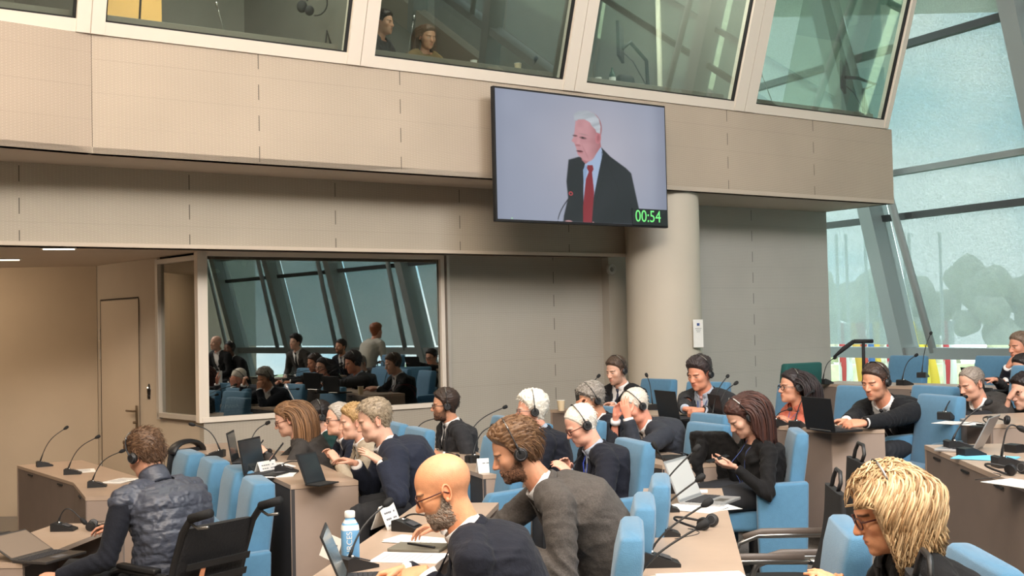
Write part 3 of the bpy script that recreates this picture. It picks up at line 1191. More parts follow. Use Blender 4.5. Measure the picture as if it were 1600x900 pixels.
def head_sdf(p, H, neckdir):
    j = H.get('jaw', 1.0)
    fat = H.get('fat', 0.0)
    P = p.copy()
    P[..., 1] = np.abs(P[..., 1])
    d = sd_ell(P, (-0.012, 0, 0.030), (0.098, 0.076, 0.087))
    d = smin(d, sd_ell(P, (0.030, 0, -0.030), (0.058+fat*.004, 0.060+fat*.008, 0.082)), 0.02)
    d = smin(d, sd_ell(P, (0.032, 0, -0.078), (0.052, 0.052*j+fat*.014, 0.037)), 0.022)
    d = smin(d, sd_ell(P, (0.073, 0, -0.098), (0.019, 0.022*j, 0.016)), 0.016)
    d = smin(d, sd_ell(P, (0.074, 0.022, 0.019), (0.015, 0.026, 0.008)), 0.012)
    d = smin(d, sd_ell(P, (0.056, 0.044, -0.020), (0.022, 0.019, 0.020)), 0.022)
    d = smin(d, sd_ell(P, (0.076, 0, -0.064), (0.016, 0.028, 0.022)), 0.012)
    # eye sockets
    d = smax(d, -sd_ell(P, (0.097, 0.031, 0.000), (0.015, 0.020, 0.011)), 0.012)
    d = smin(d, sd_ell(P, (0.0715, 0.031, -0.001), (0.0125, 0.0150, 0.0115)), 0.003)
    # nose
    nz = H.get('nose', 0.86)
    d = smin(d, sd_cap(P, (0.080, 0, 0.010), (0.080+0.029*nz, 0, -0.030), 0.0085, 0.0112), 0.010)
    d = smin(d, sd_ell(P, (0.094, 0.010, -0.034), (0.012, 0.0075, 0.0075)), 0.005)
    # lips
    d = smax(d, -sd_ell(P, (0.099, 0, -0.0625), (0.006, 0.020, 0.0018)), 0.003)
    d = smin(d, sd_ell(P, (0.0885, 0, -0.0570), (0.0075, 0.021, 0.0042)), 0.004)
    d = smin(d, sd_ell(P, (0.0870, 0, -0.0690), (0.0080, 0.019, 0.0052)), 0.004)
    d = smax(d, -sd_ell(P, (0.0985, 0, -0.0628), (0.006, 0.022, 0.0010)), 0.0015)
    nd = np.array(neckdir)
    nd = nd/np.linalg.norm(nd)
    a = np.array((-0.012, 0, -0.045))
    nr = H.get('neck', 0.054)
    d = smin(d, sd_cap(p, a, a+nd*0.13, nr, nr*1.02), 0.022)
    return d


def head_dirs(nu, nv):
    us = np.linspace(-1, 1, nu, endpoint=False)
    ph = PI*(us*0.62 + 0.38*us**3)          # denser towards the face (+x)
    vs = (np.arange(nv)+0.5)/nv
    th = PI*vs
    T, Pq = np.meshgrid(th, ph, indexing='ij')
    return np.stack([np.sin(T)*np.cos(Pq), np.sin(T)*np.sin(Pq), np.cos(T)], -1)


HC = np.array((0.010, 0.0, -0.005))


def trace_head(H, neckdir, nu, nv):
    D = head_dirs(nu, nv)
    t = np.full(D.shape[:2], 0.26)
    for _ in range(46):
        P = HC + D*t[..., None]
        t = t - head_sdf(P, H, neckdir)*0.8
        t = np.clip(t, 0.02, 0.3)
    return D, t


def grid_faces(nu, nv, base=0):
    fs = []
    for j in range(nv-1):
        for i in range(nu):
            i2 = (i+1) % nu
            fs.append((base+j*nu+i, base+(j+1)*nu+i, base+(j+1)*nu+i2, base+j*nu+i2))
    fs.append(tuple(base+i for i in range(nu)))
    fs.append(tuple(base+(nv-1)*nu+i for i in range(nu-1, -1, -1)))
    return fs


def vnoise(P, s, seed=0):
    "cheap smooth value noise in numpy"
    q = np.asarray(P)*s + seed*17.13
    i = np.floor(q).astype(np.int64)
    f = q-i
    f = f*f*(3-2*f)

    def h(a, b, c):
        n = (a*374761393 + b*668265263 + c*2147483647 + seed*1013) & 0x7fffffff
        n = ((n ^ (n >> 13))*1274126177) & 0x7fffffff
        return ((n ^ (n >> 16)) & 0xffff)/65535.0
    x, y, z = i[..., 0], i[..., 1], i[..., 2]
    fx, fy, fz = f[..., 0], f[..., 1], f[..., 2]
    r = 0
    for dx in (0, 1):
        for dy in (0, 1):
            for dz in (0, 1):
                w = (fx if dx else 1-fx)*(fy if dy else 1-fy)*(fz if dz else 1-fz)
                r = r + w*h(x+dx, y+dy, z+dz)
    return r*2-1


def hair_mask(P, H):
    "signed metres: >0 inside the haired region"
    x, y, z = P[..., 0], np.abs(P[..., 1]), P[..., 2]
    rec = H.get('recede', 0.0)
    # front hairline height as a function of x (front -> back)
    zl = np.interp(x, [-0.2, -0.075, -0.035, -0.022, 0.000, 0.018, 0.030, 0.045, 0.060, 0.075, 0.09],
                   [-0.075, -0.075, -0.055, -0.020, 0.020, -0.005-0.01*rec, 0.030, 0.048, 0.060+rec*0.02, 0.072+rec*0.03, 0.08+rec*.05])
    m = z-zl + rec*0.35*np.minimum(0, -(x-0.02))*(y > 0.02)
    if H.get('crown_bald'):
        m = np.minimum(m, np.maximum(0.062-z, -(x+0.10))*1.0)
    if H.get('tall_hairline'):
        m = m-0.006
    return m


def smoothstep(x, a, b):
    t = np.clip((x-a)/(b-a), 0, 1)
    return t*t*(3-2*t)


def paint_head(P, H):
    base = s3(H.get('skin', srgb(205, 150, 120)))
    C = np.tile(base, P.shape[:-1]+(1,))
    x, y, z = P[..., 0], np.abs(P[..., 1]), P[..., 2]

    def blend(C, col, w):
        return C*(1-w[..., None]) + np.array(col)[None, None]*w[..., None]
    red = base*np.array((1.04, 0.82, 0.78))
    w = smoothstep(-np.linalg.norm((P-np.array((0.1, 0, -0.03)))/np.array((.03, .03, .03)), axis=-1), -1, -0.3)*0.5
    C = blend(C, red, w)
    w = smoothstep(-np.linalg.norm((np.stack([x, y, z], -1)-np.array((0.07, 0.045, -0.03)))/np.array((.04, .03, .025)), axis=-1), -1, -0.2)*0.35
    C = blend(C, red, w)
    fx = x > 0.05
    # beard
    if H.get('beard'):
        bc, st = H['beard'][:3], H['beard'][3] if len(H['beard']) > 3 else 0.9
        jawl = np.interp(x, [-0.02, 0.0, 0.012, 0.03, 0.05, 0.07, 0.085, 0.1], [-0.03, 0.0, -0.005, -0.034, -0.046, -0.046, -0.042, -0.042])
        w = smoothstep(jawl-z, -0.003, 0.007)*(x > 0.0)*smoothstep(z, -0.135, -0.118)
        lip = (np.abs(z+0.063) < 0.012)*(y < 0.022)*(x > 0.07)
        w = w*(1-lip)*st*(0.75+0.25*vnoise(P*np.array((1, 1, .4)), 260, 3))
        C = blend(C, bc, np.clip(w, 0, 1))
    # lips
    w = smoothstep(-(((z+0.063)/0.0105)**2+(y/0.024)**2), -1.1, -0.6)*fx
    C = blend(C, base*np.array((0.78, 0.46, 0.45)) if not H.get('lipstick') else np.array((0.35, 0.05, 0.06)), w*0.8)
    w = smoothstep(-(np.abs(z+0.0628)/0.0016), -1.2, -0.5)*(y < 0.022)*fx
    C = blend(C, base*0.22, w*0.8)
    # brows
    bz = 0.0195 + 0.10*(y-0.03)*(y < 0.035) - 0.25*np.maximum(0, y-0.040)
    w = smoothstep(-np.abs(z-bz)/0.0045, -1.2, -0.5)*(y > 0.012)*(y < 0.052)*(x > 0.045)
    C = blend(C, s3(H.get('brow', srgb(60, 42, 32))), w*0.85)
    # eyes
    op = H.get('open', 0.6)
    ez = z - (-0.001 - 0.003*(1-op))
    ew = smoothstep(-((ez/(0.0052*op+0.001))**2+((y-0.031)/0.0125)**2), -1.15, -0.85)*fx
    lash = smoothstep(-((((ez-0.002)/(0.0052*op+0.0030))**2)+((y-0.031)/0.0140)**2), -1.15, -0.85)*fx
    C = blend(C, np.array((0.03, 0.02, 0.02)), lash*0.85)
    C = blend(C, np.array((0.62, 0.58, 0.55)), ew)
    iy = P[..., 1]-np.sign(P[..., 1])*0.031 - H.get('look', 0.0)
    ir = smoothstep(-((ez+0.001*(1-op))**2+iy**2)**0.5/0.0052, -1.1, -0.85)*ew
    C = blend(C, s3(H.get('iris', srgb(60, 45, 35))), ir)
    # stubble of shaved scalp
    hm = hair_mask(P, H)
    if H.get('shaved'):
        w = smoothstep(hm, -0.01, 0.02)*smoothstep(0.055-z, -0.01, 0.02)
        C = blend(C, base*np.array((0.72, 0.70, 0.68)), w*0.6*(0.7+0.3*vnoise(P, 200, 5)))
    elif not H.get('bald'):
        C = blend(C, s3(H.get('hair', srgb(60, 40, 30)))*0.8 + base*0.2, smoothstep(hm, -0.004, 0.006))
    return C


def make_ear(mb_v, mb_f, side, rot):
    pass


def add_ears(v, f, c, H):
    base = s3(H.get('skin', srgb(205, 150, 120)))*np.array((1.03, 0.85, 0.82))
    for s in (1, -1):
        m = MB()
        R = Euler((0, math.radians(-12), math.radians(22*s))).to_matrix()
        ctr = Vector((-0.010, 0.0765*s, -0.006))
        m.ball(ctr, (0.0150, 0.0050, 0.0270), 12, 9, R)
        arc = []
        for k in range(13):
            a = math.radians(-50 + 265*k/12)
            arc.append(ctr + R @ Vector((-0.0145*math.cos(a-math.radians(90)+PI/2)*-1 if False else 0.0150*math.cos(a+PI*0.28), 0.0055*s, 0.0270*math.sin(a+PI*0.28)-0.001)))
        m.tube(arc, [0.0038]*len(arc), 6)
        m.ball(ctr + R @ Vector((0.002, 0.004*s, -0.024)), (0.008, 0.005, 0.008), 10, 6, R)
        b = len(v)
        v.extend([tuple(p) for p in m.v])
        f.extend([tuple(i+b for i in q) for q in m.f])
        c.extend([tuple(base)]*len(m.v))
    return


_HEADCACHE = {}


def remesh_obj(mb, voxel, smooth_it=3, name='tmp'):
    "voxel-union of overlapping closed shapes -> one continuous surface (numpy verts, faces)"
    o = mb.build(name, None)
    md = o.modifiers.new('r', 'REMESH')
    md.mode = 'VOXEL'
    md.voxel_size = voxel
    if smooth_it:
        s = o.modifiers.new('s', 'SMOOTH')
        s.iterations = smooth_it
        s.factor = 0.6
    dg = bpy.context.evaluated_depsgraph_get()
    ev = o.evaluated_get(dg)
    me = bpy.data.meshes.new_from_object(ev, depsgraph=dg)
    nv = len(me.vertices)
    V = np.empty(nv*3)
    me.vertices.foreach_get('co', V)
    V = V.reshape(-1, 3)
    N = np.empty(nv*3)
    me.vertices.foreach_get('normal', N)
    N = N.reshape(-1, 3)
    F = [tuple(p.vertices) for p in me.polygons]
    old = o.data
    bpy.data.objects.remove(o)
    bpy.data.meshes.remove(me)
    bpy.data.meshes.remove(old)
    return V, N, F


def np_mesh(name, V, F, mats, parent, smooth=True, cols=None, mi=None):
    me = bpy.data.meshes.new(name)
    me.from_pydata([tuple(p) for p in V], [], F)
    for m_ in (mats if isinstance(mats, (list, tuple)) else [mats]):
        me.materials.append(m_)
    if mi is not None: me.polygons.foreach_set('material_index', mi)
    if smooth: me.polygons.foreach_set('use_smooth', [True]*len(me.polygons))
    if cols is not None: set_vcol(me, np.asarray(cols, dtype=np.float32))
    me.update()
    o = bpy.data.objects.new(name, me)
    COL.objects.link(o)
    o.parent = parent
    return o


def v3(*a):
    return Vector(a)


def ring(c, ax, lat, fr, w, dp, n=20, e=2.3, back=1.0):
    "superellipse cross-section; lat/fr axes, half width w, half depth dp"
    r = []
    for k in range(n):
        a = 2*PI*k/n
        ca, sa = math.cos(a), math.sin(a)
        x = math.copysign(abs(ca)**(2/e), ca)*w
        y = math.copysign(abs(sa)**(2/e), sa)*dp*(back if sa < 0 else 1)
        r.append(c + lat*x + fr*y)
    return r


def hand_shape(m, wrist, fdir, palm_n, side, curl=0.5, scale=1.0, spread=0.0, thumb=0.5, curls=None):
    """wrist position; fdir = direction of the fingers; palm_n = palm normal (the way the palm faces);
    side=+1 left hand, -1 right hand"""
    f = fdir.normalized()
    n = (palm_n - f*palm_n.dot(f)).normalized()
    s = f.cross(n)*(-1 if side > 0 else 1)          # towards the thumb
    S = scale
    palm_c = wrist + f*0.048*S
    # palm loft
    rings = []
    for t, w, d in ((-0.012, 0.026, 0.019), (0.012, 0.031, 0.018), (0.040, 0.038, 0.0165), (0.070, 0.041, 0.0145), (0.090, 0.039, 0.012)):
        rings.append(ring(wrist + f*t*S, f, s, n, w*S, d*S, 14, 2.6))
    m.loft(rings)
    m.ball(wrist + f*0.035*S + s*0.024*S + n*0.010*S, (0.018*S, 0.018*S, 0.018*S), 10, 7)
    m.ball(wrist + f*0.032*S - s*0.022*S + n*0.008*S, (0.016*S, 0.014*S, 0.014*S), 10, 7)
    fl = [(0.029, 0.072, 0.0086), (0.0098, 0.080, 0.0088), (-0.0105, 0.074, 0.0084), (-0.0295, 0.058, 0.0074)]
    for i, (off, L, r) in enumerate(fl):
        cu = curls[i] if curls else curl*(1+0.08*i)
        p = wrist + f*(0.088-0.004*abs(i-1))*S + s*off*S
        d = (f + s*(spread*(1.5-i)*0.16)).normalized()
        pts, rs = [p - d*0.02*S, p], [r*S*0.95, r*S]
        seg = [0.46*L, 0.30*L, 0.24*L]
        ang = 0
        for j, sl in enumerate(seg):
            ang += cu*(0.75, 0.85, 0.55)[j]
            dd = d*math.cos(ang) + n*math.sin(ang)
            p = p + dd*sl*S
            pts.append(p)
            rs.append(r*S*(0.95, 0.88, 0.70)[j])
        m.tube(pts, rs, 8)
        m.ball(pts[-1], rs[-1], 8, 6)
        for q, rr in zip(pts[1:-1], rs[1:-1]):
            m.ball(q, rr*1.04, 8, 6)
    # thumb leaves the side of the palm near its base
    p0 = wrist + f*0.022*S + s*0.020*S + n*0.004*S
    d1 = (f*0.62 + s*0.62 + n*(0.25+0.3*thumb)).normalized()
    p1 = p0 + d1*0.040*S
    d2 = (f*(0.85) + s*(0.42-0.5*thumb) + n*(0.2+0.45*thumb)).normalized()
    p2 = p1 + d2*0.032*S
    d3 = (f*0.9 + s*(0.2-0.5*thumb) + n*(0.2+0.5*thumb)).normalized()
    p3 = p2 + d3*0.024*S
    m.tube([p0, p1, p2, p3], [0.013*S, 0.0115*S, 0.0100*S, 0.0078*S], 8)
    for q, rr in ((p1, 0.0115), (p2, 0.0102), (p3, 0.0078)):
        m.ball(q, rr*S, 8, 6)


def ik(a, t, l1, l2, hint):
    d = t-a
    L = d.length
    mx = (l1+l2)*0.998
    if L > mx:
        t = a + d*(mx/L)
        d = t-a
        L = mx
    x = (l1*l1-l2*l2+L*L)/(2*L)
    h = math.sqrt(max(l1*l1-x*x, 0))
    u = d.normalized()
    w = hint - u*hint.dot(u)
    if w.length < 1e-5: w = u.orthogonal()
    w.normalize()
    return a + u*x + w*h, t


def hairline_locks(H, Mh, grav, lists, seed, surf):
    "long hair: thick tapered locks from the scalp, combed down and back"
    V, F, C = lists
    rg = random.Random(seed)
    n = H.get('locks', 520)
    L0 = H.get('hair_len', 0.30)
    col = s3(H['hair'])
    col2 = s3(H.get('hair2', H['hair']))
    gl = Mh.inverted() @ grav            # gravity in head space
    part = H.get('part', 0.012)
    vol = H.get('vol', 0.008)
    for i in range(n):
        # root on the scalp
        for _ in range(30):
            th = math.acos(rg.uniform(-0.35, 1.0))
            ph = rg.uniform(-PI, PI)
            d = np.array((math.sin(th)*math.cos(ph), math.sin(th)*math.sin(ph), math.cos(th)))
            r = surf(d)
            p = HC + d*r
            if hair_mask(p[None, None], H)[0, 0] > 0.004 and p[0] < 0.055: break
        p = Vector(p)
        nrm = Vector(d)
        sgn = 1 if p.y > part else -1
        flow = Vector((-0.35, sgn*(0.75 if p.z > 0.06 else 0.2), -0.25))
        if H.get('swept'): flow = Vector((-0.9, sgn*0.22, 0.0))
        if p.x > 0.02: flow = Vector((-1.0, sgn*(0.55 if not H.get('swept') else 0.3), 0.05))
        L = L0*rg.uniform(0.82, 1.05) + max(0, p.z)*1.0
        steps = 16
        pts, rs = [], []
        pos = p.copy()
        vel = (nrm*H.get('root_lift', 0.25)+flow).normalized()
        r0 = H.get('lock_r', 0.0042)*rg.uniform(0.7, 1.2)
        lift = vol*rg.uniform(0.5, 1.3)
        wav = H.get('wave', 0.0)
        ph0 = rg.uniform(0, 6)
        for k in range(steps+1):
            t = k/steps
            pts.append(pos.copy())
            rs.append((r0*(0.55+0.9*math.sin(PI*min(1, t*1.25+0.12)))+0.0012, r0*(0.35+0.55*math.sin(PI*min(1, t*1.2+0.12)))+0.001))
            g = gl*(0.16+0.75*min(1, t*2.6))
            vel = (vel*0.82 + g*0.55 + Vector((rg.uniform(-1, 1), rg.uniform(-1, 1), 0))*0.05
                   + Vector((math.sin(ph0+t*9), math.cos(ph0+t*8), 0))*wav).normalized()
            if H.get('curl_in') and t > 0.7:
                vel = (vel + (Vector((0.0, 0, pos.z))-pos)*5*(t-0.6)).normalized()
            pos = pos + vel*(L/steps)
            # stay outside the head / neck / shoulders
            q = np.array(pos)
            dd = q-HC
            rr = np.linalg.norm(dd)
            un = dd/max(rr, 1e-6)
            if un[2] > -0.62:
                need = surf(un) + lift*(0.5+0.5*min(1, t*3))
                if rr < need: pos = Vector(HC + un*need)
            else:
                ax = math.hypot(pos.x+0.03, pos.y)
                nr = 0.070
                if ax < nr:
                    f_ = nr/max(ax, 1e-4)
                    pos.x = (pos.x+0.03)*f_-0.03
                    pos.y *= f_
            lim = H.get('face_clear', 0.035)
            if pos.x > lim and pos.z < 0.050: pos.x = lim - rg.uniform(0, .012)
        m = MB()
        m.tube(pts, rs, 6, flat=tuple(nrm))
        b = len(V)
        V.extend([tuple(q) for q in m.v])
        F.extend([tuple(j+b for j in q) for q in m.f])
        w = rg.random()
        cc = (col*(1-w)+col2*w)*rg.uniform(0.75, 1.2)
        C.extend([tuple(cc)]*len(m.v))


def strands(H, lists, D, R0, t, hm, rg, n, length, rad):
    V, F, C = lists
    col = s3(H['hair'])
    col2 = s3(H.get('hair2', H['hair']))
    idx = np.argwhere((hm > 0.004))
    if len(idx) == 0: return
    st = H.get('style', 'back')
    for _ in range(n):
        j, i = idx[rg.randrange(len(idx))]
        d = Vector(D[j, i])
        p = Vector(HC) + d*float(R0[j, i]+t[j, i]*0.8)
        if st == 'back': fl = Vector((-1.0, 0, -0.15))
        elif st == 'side': fl = Vector((-0.35, -1.0 if p.y < 0.03 else 0.6, -0.2))
        elif st == 'up': fl = Vector((-0.2, 0, 1.0)) if p.z > 0.07 else Vector((-0.6, 0, -0.5))
        elif st == 'fwd': fl = Vector((0.6, 0.25, -0.5))
        else: fl = Vector((rg.uniform(-1, 1), rg.uniform(-1, 1), rg.uniform(-1, .4)))
        if p.z < 0.04 and st != 'curly': fl = Vector((-0.5, 0, -1.0))
        fl = fl - d*fl.dot(d)
        if fl.length < 1e-4: fl = d.orthogonal()
        fl = (fl.normalized() + Vector((rg.uniform(-1, 1), rg.uniform(-1, 1), rg.uniform(-1, 1)))*H.get('mess', 0.22)).normalized()
        L = length*rg.uniform(0.6, 1.2)
        pts = []
        q = p - d*0.003
        v = (fl + d*H.get('lift', 0.35)).normalized()
        for k in range(4):
            pts.append(q.copy())
            q = q + v*(L/3)
            v = (v - d*0.28).normalized()
        r = rad*rg.uniform(0.7, 1.2)
        m = MB()
        m.tube(pts, [r*0.7, r, r*0.8, r*0.2], 4)
        b = len(V)
        V.extend([tuple(q_) for q_ in m.v])
        F.extend([tuple(j_+b for j_ in q_) for q_ in m.f])
        w = rg.random()
        C.extend([tuple((col*(1-w)+col2*w)*rg.uniform(0.75, 1.25))]*len(m.v))


def glasses_mesh(parent, Mh, col, shape='round', big=1.0):
    g = MB()
    for s in (1, -1):
        pts = []
        for k in range(20):
            a = 2*PI*k/20
            e = 0.75 if shape == 'square' else 1.0
            ca, sa = math.cos(a), math.sin(a)
            pts.append(Vector((0.1005-abs(0.0)-0.0, 0, 0)) + Vector((-(abs(0.031+0.021*big*ca)*0.16), s*(0.0315+0.0225*big*math.copysign(abs(ca)**e, ca)), -0.003+0.0170*big*math.copysign(abs(sa)**e, sa))))
        g.tube(pts, 0.0026, 6, closed=True)
    g.tube([(0.0995, 0.010, 0.002), (0.102, 0, 0.004), (0.0995, -0.010, 0.002)], 0.0016, 6)
    for s in (1, -1):
        g.tube([(0.091, s*0.054, 0.004), (0.086, s*0.068, 0.005), (0.045, s*0.079, 0.003), (-0.002, s*0.083, 0.002), (-0.020, s*0.083, -0.012)], 0.0027, 6)
    v = [Mh @ Vector(p) for p in g.v]
    g.v = [tuple(p) for p in v]
    return g.build('glasses', mat('glasses_'+col[0], col[1], 0.3), parent, True)


def headphones(parent, Mh, pad=None, tilt=0.0, mic=False, r=1.0):
    T = Mh @ Matrix.Translation((-0.010, 0, -0.008)) @ Matrix.Rotation(tilt, 4, 'Y')
    root = MB()
    pts = []
    for k in range(25):
        a = math.radians(-8 + 196*k/24)
        pts.append(T @ Vector((0, 0.098*r*math.cos(a), 0.030+0.106*r*math.sin(a) if math.sin(a) > 0 else 0.030+0.09*math.sin(a))))
    ax = (T.to_3x3() @ Vector((1, 0, 0)))
    root.tube(pts, [(0.0026, 0.0052)]*len(pts), 8, flat=tuple(ax.cross(pts[1]-pts[0])))
    hb = root.build('headband', BLACK, parent, True)
    # pale padded piece on top
    pd = MB()
    pd.tube(pts[6:11]+[], [(0.0036, 0.0068)]*5, 8, flat=tuple(ax.cross(pts[7]-pts[6])))
    pd.build('band_clip', pad or STEEL, hb, True)
    pd = MB()
    pd.tube(pts[14:19], [(0.0036, 0.0068)]*5, 8, flat=tuple(ax.cross(pts[15]-pts[14])))
    pd.build('band_clip', pad or STEEL, hb, True)
    for s in (1, -1):
        m = MB()
        M3 = T.to_3x3() @ Euler((-PI/2*s, 0, 0)).to_matrix()
        yo = 0.084*(1+max(0, r-1.05)*1.0)
        c = T @ Vector((0.0, s*yo, 0.0))
        m.lathe([(0.010, -0.004), (0.026, -0.003), (0.0295, 0.004), (0.0295, 0.009), (0.024, 0.013), (0.022, 0.020), (0.012, 0.022), (0.004, 0.021)], c, 18, M3)
        cup = m.build('ear_cup', BLACK, parent, True, 50)
        rr = MB()
        rr.tube([T @ Vector((0.0205*math.cos(2*PI*k/18), s*(yo+0.0205), 0.0205*math.sin(2*PI*k/18))) for k in range(18)], 0.0016, 5, closed=True)
        rr.build('cup_ring', mat('grey_ring', srgb(88, 88, 92), 0.4, 0.4), cup, True)
        st = MB()
        st.tube([T @ Vector((0, s*(yo+0.020), 0.006)), T @ Vector((0, s*(yo+0.018), 0.028)), T @ Vector((0, s*0.098*r, 0.05))], [(0.004, 0.006)]*3, 6)
        st.build('yoke', BLACK, cup, True)
    return hb


def wrinkle(V, N, amp, anchors, seed, fine=1.0):
    "displace cloth vertices: long folds running around joints"
    d = np.zeros(len(V))
    P = V
    n1 = vnoise(P*np.array((1, 1, 1.8)), 7.0, seed)
    n2 = vnoise(P + n1[:, None]*0.05, 16.0, seed+3)
    n3 = vnoise(P + n2[:, None]*0.02, 34.0, seed+5)
    d += amp*0.5*n1 + amp*0.35*(1-np.abs(n2)*2) + amp*0.16*fine*(1-2*np.abs(n3))
    for (c, dirv, rad, k) in anchors:
        c = np.array(c)
        dv = np.array(dirv)
        q = P-c
        w = np.exp(-(np.linalg.norm(q, axis=1)/rad)**2)
        ph = (q@dv)*k + 2.0*n1
        d += amp*1.3*w*(1-2*np.abs(np.sin(ph)))*0.8
    return V + N*d[:, None]


def person(label, head, yaw, hip=(0.25, 0.0), seat_z=0.47, floor=0.0, pitch=0.0, turn=0.0, tilt=0.0, scale=1.0, H=None, outfit=None,
           lh=None, rh=None, le=None, re=None, lhand=None, rhand=None, glasses=None, phones=None, sex='m', detail=1, bulk=1.1, legs='sit',
           seed=1, group=None, neck_fwd=0.06, hunch=0.0, shoulders=0.0, cat='person'):
    """head: world position of the head centre. yaw: direction the body faces (radians, 0 = +x).
    hip: distance of the hips behind the head along the facing direction (and sideways).
    lh/rh: hand (wrist) targets in WORLD coordinates."""
    H = dict(H or {})
    O = dict(outfit or {})
    root = empty('person', label, cat, (0, 0, 0), 0, group)
    fwd = Vector((math.cos(yaw), math.sin(yaw), 0))
    left = Vector((-math.sin(yaw), math.cos(yaw), 0))
    up = Vector((0, 0, 1))
    head = Vector(head)
    S = scale
    if legs == 'sit':
        hips = Vector((head.x, head.y, 0)) - fwd*hip[0] - left*hip[1]
        hips.z = floor+seat_z+0.09*S
    else:
        hips = Vector((head.x, head.y, 0)) - fwd*hip[0] - left*hip[1]
        hips.z = floor+0.92*S
    root.location = (hips.x, hips.y, floor)
    base = Vector(root.location)

    def L(p):
        return Vector(p)-base
    # head frame
    Mh3 = Matrix.Rotation(yaw+turn, 3, 'Z') @ Matrix.Rotation(pitch, 3, 'Y') @ Matrix.Rotation(tilt, 3, 'X')
    Mh = Matrix.Translation(L(head)) @ Mh3.to_4x4() @ Matrix.Scale(S, 4)
    # neck base: below and behind the head
    nb = head - up*0.158*S*math.cos(min(pitch, 1.0)*0.45) - fwd*(neck_fwd+0.055*math.sin(max(pitch, 0)))*S
    nb = L(nb)
    hp = L(hips)
    skull = L(head) + Mh3 @ Vector((-0.012, 0, -0.045))*S
    neckdir = Mh3.inverted() @ (nb-skull)
    fem = sex == 'f'
    sw = (0.165 if fem else 0.198)*S*(0.5+0.5*bulk)
    # spine
    tv = nb-hp
    mid = hp + tv*0.5 - fwd*(0.035+hunch)*S
    sp = [hp, hp.lerp(mid, 0.55)-fwd*0.0*S, mid, nb.lerp(mid, 0.38)-fwd*(0.02+0.6*hunch)*S, nb]
    chest = sp[3]
    ux = (nb-sp[2]).normalized()
    fch = (fwd - ux*fwd.dot(ux)).normalized()
    lsh = nb - ux*(0.052-shoulders)*S + left*sw - fch*0.005 + fch*0.02
    rsh = nb - ux*(0.052-shoulders)*S - left*sw - fch*0.005 + fch*0.02
    ua, fa = 0.285*S, 0.255*S
    lt = L(lh) if lh is not None else hp + fwd*0.38*S + left*0.12*S + up*0.12
    rt = L(rh) if rh is not None else hp + fwd*0.38*S - left*0.12*S + up*0.12
    lel, lt = ik(lsh, lt, ua, fa, (Vector(le) if le is not None else left*0.55 - fwd*0.35 - up*0.9))
    rel, rt = ik(rsh, rt, ua, fa, (Vector(re) if re is not None else -left*0.55 - fwd*0.35 - up*0.9))
    b = bulk

    def torso(m, g, bottom=-0.08, top=True):
        secs = [(sp[0]-up*0.09*S, 0.165*b+0.0, 0.12*b), (sp[0], 0.172*b, 0.125*b), (sp[1], (0.140 if fem else 0.158)*b, 0.108*b), (sp[2], (0.140 if fem else 0.165)*b, 0.112*b),
                (sp[3], (0.150 if fem else 0.178)*b, (0.115 if fem else 0.118)*b), (nb-ux*0.055*S, 0.145*b if not fem else 0.125, 0.088*b), (nb-ux*0.005*S, 0.075, 0.070), (nb+ux*0.02*S, 0.058, 0.058)]
        rings = []
        for i, (c, w, d) in enumerate(secs):
            a = secs[max(0, i-1)][0]
            e = secs[min(len(secs)-1, i+1)][0]
            ax = (e-a).normalized()
            fr = (fwd-ax*fwd.dot(ax)).normalized()
            rings.append(ring(c, ax, left, fr, (w*S+g), (d*S+g), 24, 2.25))
        m.loft(rings)
        # shoulders
        for sh in (lsh, rsh):
            m.tube([nb-ux*0.022*S, sh.lerp(nb, 0.45)+ux*0.004*S, sh], [0.055*S+g, 0.058*S*(0.6+0.4*b)+g, (0.055 if not fem else 0.046)*S*(0.5+0.5*b)+g*0.7], 12)
            m.ball(sh, (0.055 if not fem else 0.046)*S*(0.5+0.5*b)+g*0.7, 14, 10)
        if fem:
            for s_ in (1, -1):
                m.ball(sp[3]+fch*0.085*S+left*0.065*s_*S-ux*0.02*S, 0.062*S+g, 12, 9)

    def arm(m, sh, el, wr, g, cuff=1.0, r0=None, cut=0.02):
        r = (0.056 if not fem else 0.047)*(0.78+0.22*b)
        fd = (wr-el).normalized()
        we = el + (wr-el)*cuff
        m.tube([sh, sh.lerp(el, 0.35), sh.lerp(el, 0.75), el], [r*1.05*S+g, r*1.0*S+g, r*0.86*S+g, r*0.80*S+g], 14)
        m.ball(el, r*0.82*S+g, 12, 9)
        m.tube([el, el.lerp(we, 0.3), el.lerp(we, 0.75), we], [r*0.82*S+g, r*0.80*S+g, r*0.62*S+g*1.2, (r*0.54*S+g*1.5)], 14)

    def leg_pts():
        out = []
        for s_ in (1, -1):
            h = hp + left*0.095*s_*S
            if legs == 'sit':
                k = h + fwd*0.42*S + left*0.05*s_
                k.z = max(0.46*S, hp.z-0.02)
                a = k + fwd*0.02*S
                a.z = 0.09
            elif legs == 'stand':
                k = h + fwd*0.03
                k.z = 0.50*S
                a = h - fwd*0.02
                a.z = 0.09
            out.append((h, k, a))
        return out

    def legshape(m, g, shoe=True):
        for (h, k, a) in leg_pts():
            m.tube([h, h.lerp(k, 0.5), k], [0.088*S*b+g, 0.076*S+g, 0.058*S+g], 14)
            m.ball(k, 0.060*S+g, 12, 9)
            m.tube([k, k.lerp(a, 0.35), a], [0.056*S+g, 0.055*S+g, 0.036*S+g*1.6], 12)
            if shoe:
                m.ball(a+fwd*0.07-up*0.05, (0.05, 0.05, 0.035), 12, 8)
                m.tube([a-up*0.03, a+fwd*0.10-up*0.05], [0.042, 0.035], 10)

    # ---- body: one continuous skin surface, plus the finely traced head in the same mesh
    m = MB()
    torso(m, -0.012)
    arm(m, lsh, lel, lt, -0.010)
    arm(m, rsh, rel, rt, -0.010)
    legshape(m, -0.012)
